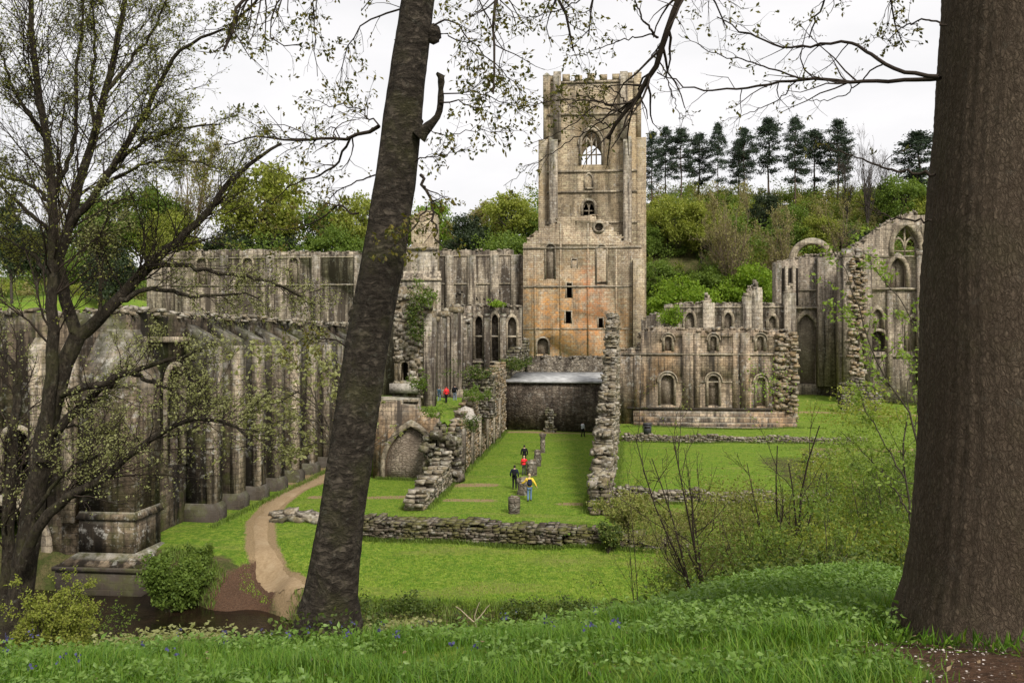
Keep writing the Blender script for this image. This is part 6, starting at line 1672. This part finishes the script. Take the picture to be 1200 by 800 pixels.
for k, (px, py, Y, rx, rz, lf, nn, lab) in enumerate(((880, 630, 14.5, 1.0, .85, 'bramble', 4200, 'mossy olive bush in the thicket under the tall dark stems'), (945, 610, 15, 1.1, .9, 'yg', 4600, 'yellowish green bush in the middle of the thicket'),
        (1005, 590, 14.5, 1.1, 1.0, 'sap', 4600, 'light green bush of the thicket left of the right hand trunk'), (1055, 590, 14, .9, 1.1, 'mid', 4200, 'green bush of the thicket touching the right hand trunk'),
        (905, 668, 12.5, .9, .5, 'mid', 3400, 'low green bush at the foot of the thicket'), (985, 656, 12, .95, .55, 'yg', 3600, 'low yellowish bush at the foot of the thicket'), (1045, 650, 11.5, .8, .6, 'mid', 3000, 'low green bush in the corner by the right hand trunk'),
        (835, 660, 15.5, .85, .65, 'bramble', 2800, 'brownish bush at the left end of the thicket'), (800, 690, 16, .8, .5, 'mid', 2400, 'small green bush left of the thicket on the brow'), (1030, 540, 20, 1.6, 1.0, 'sap', 4200, 'light green bush behind the thicket near the right hand trunk'), (770, 628, 24, 1.3, .7, 'bramble', 2600, 'olive bush low behind the forked stems at the left of the thicket'))):
    clump('thicket_bush', 'bush', lab, px, py, Y, rx, rz, lf, int(nn*1.2), .045, 80+k)
# ---- grass and herbs
def blades(n, X, Y, Z, hgt, wid, rng, bend=.5):
    a = rng.uniform(0, 6.28, n); hh = hgt*rng.uniform(.5, 1.3, n); b = rng.uniform(.1, bend, n)*hh; e = np.stack([np.cos(a), np.sin(a), 0*a], -1)
    s = np.stack([-np.sin(a), np.cos(a), 0*a], -1)*(wid*rng.uniform(.6, 1.3, n))[:, None]*.5
    p0 = np.stack([X, Y, Z-.02], -1); p1 = p0+e*(b*.3)[:, None]+np.array([0, 0, 1.])*(hh*.6)[:, None]; p2 = p0+e*b[:, None]+np.array([0, 0, 1.])*(hh*.95)[:, None]
    V = np.stack([p0-s, p0+s, p1+s*.8, p1-s*.8, p2], 1).reshape(-1, 3); o = 5*np.arange(n)[:, None, None]
    return V, (np.array([[0, 1, 2, 3]])[None]+o).reshape(-1, 4), (np.array([[3, 2, 4]])[None]+o).reshape(-1, 3)
def soilmask(X, Y): return sm(1.35, 1.9, X+.35*np.sin(Y*3)+.5*(4.0-Y))*sm(4.75, 4.35, Y+.12*np.sin(X*5))
def grasses():
    rng = np.random.default_rng(61)
    n = 190000; Y = 3.0+7.5*rng.random(n)**.85; X = rng.uniform(-.72, .72, n)*Y
    clumpn = np.sin(X*3.1+Y*1.3)*np.sin(Y*2.7-X)+.6*np.sin(X*7.3)*np.sin(Y*6.1+1)
    keep = (rng.random(n) < .72+.25*clumpn)&(rng.random(n) > soilmask(X, Y)*1.1)&(np.hypot(X+1.5, Y-7) > .3); X, Y = X[keep], Y[keep]; n = len(X); clumpn = clumpn[keep]
    mb = MB(); mb.add(*blades(n, X, Y, h(X, Y), .095+.035*clumpn, .0065, rng, 1.1))
    tag(mb.build('grass', L['grass'], None, origin=(0, 6, 8)), 'long green grass on the near bank', 'grass', kind='stuff')
    # woodland herbs at the right
    n = 9000; Y = rng.uniform(4.4, 9.6, n); X = rng.uniform(.7, 3.9, n)
    w = sm(.0, .7, np.sin(X*2.2+Y)*.45+np.sin(Y*3.3+X*1.7)*.4+.3)*sm(.13, .25, X/Y)*(X < .42*Y+.2)*sm(4.4, 5.4, Y+.2*np.sin(X*4)); keep = (rng.random(n) < w)&(rng.random(n) > soilmask(X, Y)); X, Y = X[keep], Y[keep]; n = len(X)
    idx = np.repeat(np.arange(n), 6); c = np.c_[X, Y, h(X, Y)+.03+.12*rng.random(n)][idx]+rng.normal(size=(len(idx), 3))*np.array([.035, .035, .012])
    mb = MB(); mb.leaves(c, .038, rng, .55, .5, .0, .35); tag(mb.build('woodland_herbs', L['herb'], None, origin=(2.5, 7, 8)), 'broad leaved green herbs carpeting the bank beside the right hand trunk', 'ground cover', kind='stuff')
    n = 5200; Y = 3.6+4.2*rng.random(n); X = rng.uniform(-.62, .5, n)*Y; k = (np.sin(X*2.7+1)*np.sin(Y*3.1)+.5*np.sin(X*6.1+Y*4) > .15)&(soilmask(X, Y) < .3); X, Y = X[k], Y[k]; n = len(X); idx = np.repeat(np.arange(n), 4)
    c = np.c_[X, Y, h(X, Y)+.03+.07*rng.random(n)][idx]+rng.normal(size=(len(idx), 3))*np.array([.025, .025, .01]); mb = MB(); mb.leaves(c, .034, rng, .6, .5, 0, .3)
    tag(mb.build('bank_herbs', L['herb'], None, origin=(0, 6, 8)), 'small leafy herbs scattered through the grass of the near bank', 'ground cover', kind='stuff')
    n = 700; Y = 3.4+4.2*rng.random(n); X = rng.uniform(-.62, .6, n)*Y; mb = MB(); mb.leaves(np.c_[X, Y, h(X, Y)+.04*rng.random(n)], .032, rng, .5, .5); tag(mb.build('leaf_litter', L['litter'], None, origin=(0, 6, 8)), 'dead brown leaves lying in the grass', 'litter', kind='stuff')
    # herbs along the crest and pale flowers left
    n = 2600; X = rng.uniform(-4.6, 3.2, n); Y = 7.3+rng.normal(size=n)*.55+.5*np.clip(X, 0, 3); idx = np.repeat(np.arange(n), 5)
    c = np.c_[X, Y, h(X, Y)+.03+.1*rng.random(n)][idx]+rng.normal(size=(n*5, 3))*np.array([.04, .04, .02])
    mb = MB(); mb.leaves(c, .05, rng, .5, .6, 0, .3); tag(mb.build('crest_herbs', L['herb'], None, origin=(0, 7, 7.5)), 'leafy herbs along the brow of the near bank', 'ground cover', kind='stuff')
    n = 420; X = np.r_[rng.normal(-3.0, .35, n), rng.normal(-1.02, .16, n//2)]; Y = np.r_[rng.normal(7.5, .25, n), rng.normal(7.3, .12, n//2)]; n = len(X); idx = np.repeat(np.arange(n), 6)
    c = np.c_[X, Y, h(X, Y)+.1+.14*rng.random(n)][idx]+rng.normal(size=(n*6, 3))*np.array([.05, .05, .02])
    mb = MB(); mb.leaves(c, .04, rng, .7, .6, 0, .3); tag(mb.build('spurge_flowers', L['pale'], None, origin=(-2, 7.4, 7.6)), 'pale yellowish flower heads beside the leaning trunk', 'flowers', kind='stuff')
    # bluebells
    n = 110; X = rng.uniform(-3.6, 1.0, n); Y = rng.uniform(4.3, 7.6, n); k = rng.random(n) < .25+.75*(np.sin(X*2.1+.5)*np.sin(Y*1.7) > .1); X, Y = X[k], Y[k]; n = len(X)
    mb = MB(); P = np.stack([np.c_[X, Y, h(X, Y)], np.c_[X+.01, Y, h(X, Y)+.14], np.c_[X+.04, Y, h(X, Y)+.2]], 1); 
    idx = np.repeat(np.arange(n), 6); c = P[idx, 2]*.6+P[idx, 1]*.4+rng.normal(size=(len(idx), 3))*.014; mb.leaves(c, .018, rng, .8, 0, .8)
    tag(mb.build('bluebells', L['bell'], None, origin=(0, 6, 8)), 'scattered bluebells in the long grass', 'flowers', kind='stuff')
    # petals and litter on the bare soil
    n = 420; X = rng.uniform(1.2, 3.2, n); Y = rng.uniform(3.4, 4.7, n); k = soilmask(X, Y) > .25; X, Y = X[k], Y[k]
    mb = MB(); mb.leaves(np.c_[X, Y, h(X, Y)+.012], .013, rng, .8, .9); tag(mb.build('fallen_petals', L['petal'], None, origin=(2, 4, 8.3)), 'pale petals scattered on the bare brown soil', 'petals', kind='stuff')
    # lawn tufts
    n = 170000; Y = 33.5+62*rng.random(n)**1.9; X = rng.uniform(-.32, .5, n)*Y
    U = X*CT-Y*ST; V = X*ST+Y*CT
    ok = (seg_dist(X, Y, PATHP) > .75)&(seg_dist(X, Y, RIV) > 4.4)&~((V > 60)&(U < -10)&(U > -19))&(U > -21.2)&~((np.abs(V-43.4) < .9)&(U < -1.5))
    X, Y = X[ok], Y[ok]; n = len(X)
    mb = MB(); mb.add(*blades(n, X, Y, h(X, Y), .085, .03, rng, 1.3)); tag(mb.build('lawn_grass', L['lawn'], None, origin=(0, 45, 0)), 'short bright lawn grass between the ruins', 'grass', kind='stuff')
    X = []; Y = []
    for (ua, va, ub, vb, cnt) in ((-13, 42.75, -1.6, 42.2, 2600), (-13, 44.7, -1.6, 44.1, 900), (-9.95, 61, -9.95, 94, 2200), (-.75, 49.5, .9, 93, 2600), (1.1, 49.5, 2.7, 93, 1800), (1, 53, 14.5, 53.6, 2200), (2.5, 85.8, 26, 85.3, 2400), (3, 100, 26, 100.2, 2600), (-20.6, 44, -20.6, 80, 3600), (-16, 60.6, -12.5, 60.6, 700), (-11.5, 50, -11.5, 60, 900), (-10, 50, -10, 60, 900), (-1.5, 42.5, 4.4, 42.2, 1600)):
        t = rng.random(cnt); j = rng.normal(size=cnt)*.16; u = ua+(ub-ua)*t; v = va+(vb-va)*t; d = math.hypot(ub-ua, vb-va); u = u-(vb-va)/d*j; v = v+(ub-ua)/d*j
        X.append(u*CT+v*ST); Y.append(-u*ST+v*CT)
    X = np.concatenate(X); Y = np.concatenate(Y)
    mb = MB(); mb.add(*blades(len(X), X, Y, h(X, Y), .24, .03, rng, 1.0)); tag(mb.build('wall_foot_grass', L['mid'], None, origin=(0, 60, 0)), 'longer rough grass along the feet of the walls', 'grass', kind='stuff')
    # rank growth on the stream banks
    n = 16000; t = rng.random(n); X = -17+t*60; d = rng.uniform(3.6, 5.6, n)
    Yc = np.interp(X, RIV[::-1, 0], RIV[::-1, 1]); Y = Yc+d*1.02
    mb = MB(); ok = ~((X < -9.5)&(X > -13.2)&(Y > 36.2)); X, Y = X[ok], Y[ok]; mb.add(*blades(len(X), X, Y, h(X, Y), .32, .035, rng, 1.1))
    tag(mb.build('bank_grass', L['mid'], None, origin=(0, 34, -1)), 'rank green grass along the far bank of the stream', 'grass', kind='stuff')
    n = 3000; X = rng.uniform(-7.5, 22, n); Yc = np.interp(X, RIV[::-1, 0], RIV[::-1, 1]); Y = Yc+rng.uniform(3.3, 4.9, n); lump = np.sin(X*1.1)+.8*np.sin(X*2.9+1)+.7*np.sin(X*6.3+2)+.5*rng.normal(size=n); k = lump > -.1; X, Y, lump = X[k], Y[k], lump[k]; n = len(X)
    idx = np.repeat(np.arange(n), 7); c = np.c_[X, Y, h(X, Y)+.1+np.clip(.16*lump, 0, .5)+.25*rng.random(n)**2][idx]+rng.normal(size=(n*7, 3))*.1
    mb = MB(); mb.leaves(c, .12, rng, .6, .4); 
    tag(mb.build('bank_weeds', L['ivy'], None, origin=(0, 34, -1)), 'dark leafy weeds along the edge of the stream', 'weeds', kind='stuff')
    # near slope cover
    n = 60000; Y = rng.uniform(8.5, 25, n); X = rng.uniform(-.7, .7, n)*Y
    mb = MB(); mb.leaves(np.c_[X, Y, h(X, Y)+rng.uniform(0, .35, n)], .065, rng, .45, .1); tag(mb.build('slope_undergrowth', L['ivy'], None, origin=(0, 16, 3)), 'dark undergrowth down the near bank to the stream', 'undergrowth', kind='stuff')
    # pale dead stems at the brow
    g = empty('dead_stem', tuple(np.array([-.3, 8.0, hz(-.3, 8.0)])), 'pale dead forked stem standing at the brow of the bank', 'dead plant')
    P = np.array([pixpath([(560, 748), (558, 735), (556, 720), (562, 705)], 8, 8, 6), pixpath([(557, 730), (548, 722), (540, 714), (534, 710)], 8, 8, 6), pixpath([(557, 728), (566, 718), (570, 712), (574, 708)], 8, 8, 6)])
    m = MB(); m.tubes(P, np.tile(np.linspace(.008, .003, 6)[None], (3, 1)), 5); free(m, 'stem', plain('dead_stem_bark', (.33, .27, .18), .9), g)
grasses()
SUN_AZ_DEG, SKY_LUM, SUN_E, EXPO = 155, 6.9, 2.6, .68
# ---------------------------------------------------------------- people
SK = plain('skin', (.5, .32, .24), .6, .3, 0, 20, .05)
CLOTH = {k: plain(k+'_cloth', c, .9, .1, .003, 60, .2) for k, c in dict(yellow=(.75, .5, .06), red=(.62, .03, .035), black=(.012, .012, .014), navy=(.018, .022, .04), denim=(.12, .19, .3), grey=(.4, .42, .45), darkgrey=(.05, .05, .055), teal=(.05, .09, .12), blueg=(.17, .2, .27)).items()}
HAIR = {k: plain(k+'_hair', c, .6, .3, 0, 80, .3) for k, c in dict(dark=(.02, .014, .01), fair=(.4, .3, .17), brown=(.07, .045, .03), grey=(.35, .34, .33)).items()}
SHOE = plain('shoe', (.02, .02, .022), .7)
def skin(verts, edges, rad, root=0, sub=1):
    me = bpy.data.meshes.new('skin_tmp'); me.from_pydata([tuple(v) for v in verts], edges, []); me.update()
    o = bpy.data.objects.new('skin_tmp', me); COL.objects.link(o)
    md = o.modifiers.new('s', 'SKIN'); md.use_smooth_shade = True
    sv = me.skin_vertices[0].data
    for i, r in enumerate(rad): sv[i].radius = (r, r) if not isinstance(r, tuple) else r; sv[i].use_root = (i == root)
    sb = o.modifiers.new('d', 'SUBSURF'); sb.levels = sub; sb.render_levels = sub
    dg = bpy.context.evaluated_depsgraph_get(); ev = o.evaluated_get(dg)
    out = bpy.data.meshes.new_from_object(ev, depsgraph=dg)
    bpy.data.objects.remove(o); bpy.data.meshes.remove(me)
    V = np.array([v.co[:] for v in out.vertices]); Q = []; T = []
    for p in out.polygons:
        vs = list(p.vertices)
        if len(vs) == 4: Q.append(vs)
        else:
            for k in range(1, len(vs)-1): T.append((vs[0], vs[k], vs[k+1]))
    bpy.data.meshes.remove(out)
    return V, np.array(Q, int).reshape(-1, 4), np.array(T, int).reshape(-1, 3)
def ell(c, r, n=12, k=14, z0=-1.0, fn=None):
    V = []; zs = np.linspace(z0, 1, n)
    for z in zs:
        q = math.sqrt(max(0, 1-z*z))
        for j in range(k):
            a = j*2*math.pi/k; p = np.array([q*math.cos(a), q*math.sin(a), z])
            if fn: p = fn(p)
            V.append(np.array(c)+p*np.array(r))
    Q = [(i*k+j, i*k+(j+1) % k, (i+1)*k+(j+1) % k, (i+1)*k+j) for i in range(n-1) for j in range(k)]
    return np.array(V), np.array(Q)
def person(label, X, Y, z, H, face, top, legs, hair, pose=None, pack=None, longcoat=0.0, hood=False):
    """face: heading in degrees, 0 looks away from the camera (+Y). local: x right, y forward"""
    pose = pose or {}; s = H/1.75
    sh = .19*s; hip = .095*s; zh = .92*s; zk = .49*s; zs = 1.44*s; zn = 1.52*s; lean = pose.get('lean', 0)*s
    st = pose.get('stride', .08)*s; stance = pose.get('stance', .11)*s
    fl, fr_ = np.array([-stance, -st, .07*s]), np.array([stance, st, .07*s])
    kl, kr = np.array([-stance*.95, -st*.35+.03*s, zk]), np.array([stance*.95, st*.6+.03*s, zk])
    pel = np.array([0, 0, zh]); ch = np.array([0, lean*.6, 1.25*s]); nk = np.array([0, lean, zn]); 
    def armj(side, e, w):
        return np.array([side*sh, lean*.9, zs-.03*s]), np.array(e)*s+np.array([0, lean, 0]), np.array(w)*s+np.array([0, lean, 0])
    la = armj(-1, *pose.get('larm', ((-.27, -.03, 1.15), (-.27, .1, .9)))); ra = armj(1, *pose.get('rarm', ((.27, -.03, 1.15), (.27, .1, .9))))
    org = np.array([X, Y, z]); rz = math.radians(-face)
    g = empty('person', (X, Y, z), label, 'person', rz=rz); ORG[g.name] = (0, 0, 0)
    # body: one skinned figure
    V = [pel, np.array([0, lean*.3, 1.08*s]), ch, np.array([0, lean*.9, 1.42*s]), nk, np.array([0, lean+.01*s, 1.58*s]),
         np.array([-hip, 0, zh-.04*s]), kl, fl, fl+np.array([-.01*s, .14*s, -.035*s]), np.array([hip, 0, zh-.04*s]), kr, fr_, fr_+np.array([.01*s, .14*s, -.035*s]),
         la[0], la[1], la[2], la[2]+(la[2]-la[1])*.22, ra[0], ra[1], ra[2], ra[2]+(ra[2]-ra[1])*.22]
    E = [(0, 1), (1, 2), (2, 3), (3, 4), (4, 5), (0, 6), (6, 7), (7, 8), (8, 9), (0, 10), (10, 11), (11, 12), (12, 13), (3, 14), (14, 15), (15, 16), (16, 17), (3, 18), (18, 19), (19, 20), (20, 21)]
    Rr = [.13, .12, .135, .11, .055, .055, .085, .055, .042, .03, .085, .055, .042, .03, .06, .043, .032, .036, .06, .043, .032, .036]
    Vb, Q, Tt = skin(V, E, [r*s for r in Rr]); m = MB(); m.add(Vb, Q, Tt)
    hc = np.array([0, lean+.02*s, 1.645*s])
    def hf(p):
        p = p.copy(); a = math.exp(-((p[0]/.22)**2+((p[2]+.12)/.25)**2)) if p[1] > 0 else 0
        p[1] += .2*a                                   # nose
        for sx in (-1, 1):
            if p[1] > 0: p[1] -= .1*math.exp(-(((p[0]-sx*.4)/.2)**2+((p[2]-.05)/.16)**2))   # eye sockets
            p[0] += sx*.16*math.exp(-(((p[0]-sx)/.25)**2+(p[1]/.25)**2+((p[2]+.05)/.25)**2))  # ears
        if p[1] > 0: p[1] += .05*math.exp(-((p[0]/.3)**2+((p[2]+.5)/.1)**2))              # lips
        if p[2] < 0: p[0] *= 1+.22*p[2]; p[1] *= 1+.1*p[2]
        return p
    Vh, Qh = ell(hc, (.077*s, .098*s, .118*s), 16, 20, fn=hf); m.add(Vh, Qh)
    for arm, sd in ((la, -1), (ra, 1)):                 # five bent fingers on each hand
        d = unit(arm[2]-arm[1]); side = unit(np.cross(d, np.array([0, 1., .2]))); fw = np.cross(side, d)
        base = arm[2]+d*.07*s; F_ = []
        for k, ln in enumerate((.062, .072, .067, .05)):
            o = base+fw*(.03-.02*k)*s; F_.append(resample([o-d*.02*s, o+d*ln*.5*s, o+d*ln*s-side*sd*.02*s], 4))
        o = arm[2]+d*.02*s+fw*.03*s; F_.append(resample([o, o+d*.025*s+fw*.025*s, o+d*.055*s+fw*.03*s], 4))
        m.tubes(np.array(F_), np.full((5, 4), .0085*s), 6)
    m.build('body', SK, g, origin=(0, 0, 0), smooth=True)
    # clothing
    cv = [pel+np.array([0, 0, -.05*s-longcoat*s]), pel+np.array([0, 0, .06*s]), np.array([0, lean*.3, 1.1*s]), ch, np.array([0, lean*.9, 1.43*s]), np.array([0, lean*.95, 1.5*s]), la[0], la[1], la[2]+(la[1]-la[2])*.06, ra[0], ra[1], ra[2]+(ra[1]-ra[2])*.06]
    Vc, Q, Tt = skin(cv, [(0, 1), (1, 2), (2, 3), (3, 4), (4, 5), (4, 6), (6, 7), (7, 8), (4, 9), (9, 10), (10, 11)], [r*s for r in (.175, .165, .155, .17, .135, .075, .085, .066, .055, .085, .066, .055)], 2)
    m = MB(); m.add(Vc, Q, Tt)
    if hood:
        Vh, Qh = ell(hc+np.array([0, -.02*s, -.06*s]), (.11*s, .11*s, .09*s), 8, 12); m.add(Vh, Qh)
    m.build('jacket', top, g, origin=(0, 0, 0), smooth=True)
    lv = [pel, V[6], kl, fl+np.array([0, 0, .0]), V[10], kr, fr_+np.array([0, 0, .0])]
    Vc, Q, Tt = skin(lv, [(0, 1), (1, 2), (2, 3), (0, 4), (4, 5), (5, 6)], [r*s for r in (.14, .1, .073, .062, .1, .073, .062)], 0)
    m = MB(); m.add(Vc, Q, Tt); m.build('trousers', legs, g, origin=(0, 0, 0), smooth=True)
    for f in (fl, fr_):
        Vh, Qh = ell(f+np.array([0, .055*s, -.02*s]), (.05*s, .14*s, .055*s), 8, 12, fn=lambda p: p*np.array([1, 1, .9]) if p[2] > -.8 else np.array([p[0], p[1], -.8]))
        m = MB(); m.add(Vh, Qh); m.build('shoe', SHOE, g, origin=(0, 0, 0), smooth=True)
    Vh, Qh = ell(hc+np.array([0, -.014*s, .014*s]), (.088*s, .104*s, .122*s), 14, 16, fn=lambda p: p*np.array([1, .93 if p[1] < .2 else (.55 if p[2] < .35 else .95), 1]) if p[2] > -.75 else p*np.array([.8, .8, 1]))
    m = MB(); m.add(Vh, Qh); m.build('hair', hair, g, origin=(0, 0, 0), smooth=True)
    if pack is not None:
        m = MB(); b = np.array([0, lean*.7-.21*s, 1.22*s])
        Vh, Qh = ell(b, (.16*s, .11*s, .23*s), 12, 14, fn=lambda p: np.sign(p)*np.abs(p)**.65); m.add(Vh, Qh); bp = m.build('backpack', pack, g, origin=(0, 0, 0), smooth=True)
        ORG[bp.name] = (0, 0, 0)
        m = MB(); Vh, Qh = ell(b+np.array([0, -.1*s, -.07*s]), (.11*s, .05*s, .1*s), 8, 10, fn=lambda p: np.sign(p)*np.abs(p)**.65); m.add(Vh, Qh); m.build('pocket', pack, bp, origin=(0, 0, 0), smooth=True)
        m = MB()
        for sx in (-1, 1):
            P = resample([(sx*.1*s, lean-.14*s, 1.4*s), (sx*.12*s, lean, 1.52*s), (sx*.13*s, lean+.15*s, 1.36*s), (sx*.14*s, lean+.1*s, 1.12*s), (sx*.12*s, -.1*s, 1.05*s)], 10)
            m.tubes(P[None], np.full((1, 10), .022*s), 6)
        m.build('strap', pack, bp, origin=(0, 0, 0), smooth=True)
    return g
def pp(px, yf, z=None):
    Y = HC*1000/(yf-400)
    if z is not None: Y = (HC-z)*1000/(yf-400)
    X = (px-600)/1000*Y; return X, Y, (hz(X, Y) if z is None else z)
person('person in a yellow jacket with dark backpack and blue jeans at a column stump', *pp(620.5, 587), 1.72, -4, CLOTH['yellow'], CLOTH['denim'], HAIR['fair'],
       dict(larm=((-.34, .08, 1.18), (-.5, .22, 1.12)), rarm=((.33, -.05, 1.17), (.46, .02, .93)), lean=.05, stance=.1), CLOTH['navy'])
person('person dressed all in dark navy standing by the stumps', *pp(603, 573.5), 1.62, 8, CLOTH['navy'], CLOTH['black'], HAIR['dark'], dict(larm=((-.3, -.02, 1.16), (-.3, .08, .92)), stance=.1), CLOTH['black'])
person('child in a red jacket and dark trousers between the stumps', *pp(614, 557), 1.45, 20, CLOTH['red'], CLOTH['darkgrey'], HAIR['fair'], dict(stance=.09, lean=.04, rarm=((.29, .1, 1.15), (.36, .24, 1.1))))
person('person in a long black coat walking ahead of the red jacketed child', *pp(614.5, 545), 1.66, -6, CLOTH['black'], CLOTH['black'], HAIR['dark'], dict(stance=.09), None, .22)
person('person in a pale grey jacket standing before the dark end wall', *pp(683, 512), 1.62, 60, CLOTH['grey'], CLOTH['black'], HAIR['dark'], dict(stride=.14, larm=((-.3, .08, 1.18), (-.22, .26, 1.1))), None)
person('person in a red jacket and black trousers on the terrace', *pp(523, 472, 3.8), 1.66, -20, CLOTH['red'], CLOTH['black'], HAIR['brown'], dict(stance=.07), None, .05, True)
person('person in a black coat and grey trousers on the terrace', *pp(533, 470.5, 3.8), 1.78, 15, CLOTH['black'], CLOTH['blueg'], HAIR['dark'], dict(stance=.1, rarm=((.31, .02, 1.17), (.2, .22, 1.1))), CLOTH['black'])
person('person in a dark teal jacket and bluish trousers on the terrace', *pp(514.5, 471, 3.8), 1.6, 40, CLOTH['teal'], CLOTH['blueg'], HAIR['brown'], dict(stance=.1, larm=((-.3, .1, 1.16), (-.2, .26, 1.08))))
def bin_():
    X, Y, z = pp(758.5, 509); g = empty('litter_bin', (X, Y, z), 'small dark box bin standing at the foot of the two tiered wall', 'bin', rz=-TH)
    m = MB(); m.box(X-.42, X+.42, Y-.35, Y+.35, z, z+1.05); b = free(m, 'body', M['iron'], g)
    m = MB(); m.add([(X-.47, Y-.4, z+1.05), (X+.47, Y-.4, z+1.05), (X+.47, Y+.4, z+1.05), (X-.47, Y+.4, z+1.05), (X-.4, Y-.3, z+1.25), (X+.4, Y-.3, z+1.25), (X+.4, Y+.3, z+1.25), (X-.4, Y+.3, z+1.25)], [(0,3,2,1),(4,5,6,7),(0,1,5,4),(1,2,6,5),(2,3,7,6),(3,0,4,7)]); free(m, 'lid', M['iron'], g)
    m = MB(); m.box(X-.28, X+.28, Y-.372, Y-.353, z+.7, z+.88); free(m, 'slot', M['dark'], g)
bin_()

# ---------------------------------------------------------------- light, sky, camera
w = bpy.data.worlds.new('World'); scene.world = w; w.use_nodes = True
nt = w.node_tree; nt.nodes.clear()
out = nt.nodes.new('ShaderNodeOutputWorld'); bg = nt.nodes.new('ShaderNodeBackground'); sky = nt.nodes.new('ShaderNodeTexSky')
sky.sky_type = 'NISHITA'; sky.sun_disc = False
SUN_EL, SUN_AZ = math.radians(42), math.radians(SUN_AZ_DEG)
sky.sun_elevation = SUN_EL; sky.sun_rotation = SUN_AZ; sky.air_density = 1.0; sky.dust_density = 4.0; sky.ozone_density = .6
hs = nt.nodes.new('ShaderNodeHueSaturation'); hs.inputs['Saturation'].default_value = .06; hs.inputs['Value'].default_value = 1.0
nt.links.new(sky.outputs[0], hs.inputs['Color'])
# overcast: an even cloud layer with soft grey structure over the sky's own light
tcn = nt.nodes.new('ShaderNodeTexCoord'); mp = nt.nodes.new('ShaderNodeMapping'); mp.inputs['Scale'].default_value = (1, 1, 2.6); nt.links.new(tcn.outputs['Generated'], mp.inputs[0])
nz = nt.nodes.new('ShaderNodeTexNoise'); nz.inputs['Scale'].default_value = 2.6; nz.inputs['Detail'].default_value = 6; nz.inputs['Roughness'].default_value = .55; nt.links.new(mp.outputs[0], nz.inputs['Vector'])
rp = nt.nodes.new('ShaderNodeValToRGB'); rp.color_ramp.elements[0].position = .3; rp.color_ramp.elements[0].color = (SKY_LUM*.86, SKY_LUM*.86, SKY_LUM*.88, 1); rp.color_ramp.elements[1].position = .62; rp.color_ramp.elements[1].color = (SKY_LUM*1.04, SKY_LUM*1.02, SKY_LUM*1.03, 1)
nt.links.new(nz.outputs['Fac'], rp.inputs[0])
mx = nt.nodes.new('ShaderNodeMix'); mx.data_type = 'RGBA'; mx.inputs[0].default_value = .8
nt.links.new(hs.outputs[0], mx.inputs[6]); nt.links.new(rp.outputs[0], mx.inputs[7])
nt.links.new(mx.outputs[2], bg.inputs['Color']); bg.inputs['Strength'].default_value = .1
nt.links.new(bg.outputs[0], out.inputs[0])
sd = bpy.data.lights.new('sun', 'SUN'); sd.energy = SUN_E; sd.angle = math.radians(14); sd.color = (1, .95, .87)
so = bpy.data.objects.new('sun', sd); COL.objects.link(so)
az = SUN_AZ     # clockwise from +Y
dirv = Vector((math.sin(az)*math.cos(SUN_EL), math.cos(az)*math.cos(SUN_EL), math.sin(SUN_EL)))
so.rotation_euler = dirv.to_track_quat('Z', 'Y').to_euler(); so.location = dirv*60
cam = bpy.data.cameras.new('camera'); co = bpy.data.objects.new('camera', cam); COL.objects.link(co)
co.location = (0, 0, HC); co.rotation_euler = (math.pi/2, 0, 0); cam.sensor_width = 36; cam.lens = 36*F/1200; cam.clip_end = 4000; cam.clip_start = .05
scene.camera = co
vs = scene.view_settings; vs.view_transform = 'Standard'; vs.look = 'None'; vs.exposure = EXPO; vs.gamma = 1.0; vs.use_curve_mapping = False
scene.render.engine = 'CYCLES'; scene.cycles.max_bounces = 6; scene.cycles.diffuse_bounces = 3; scene.cycles.transmission_bounces = 3; scene.cycles.glossy_bounces = 2; scene.cycles.use_denoising = True
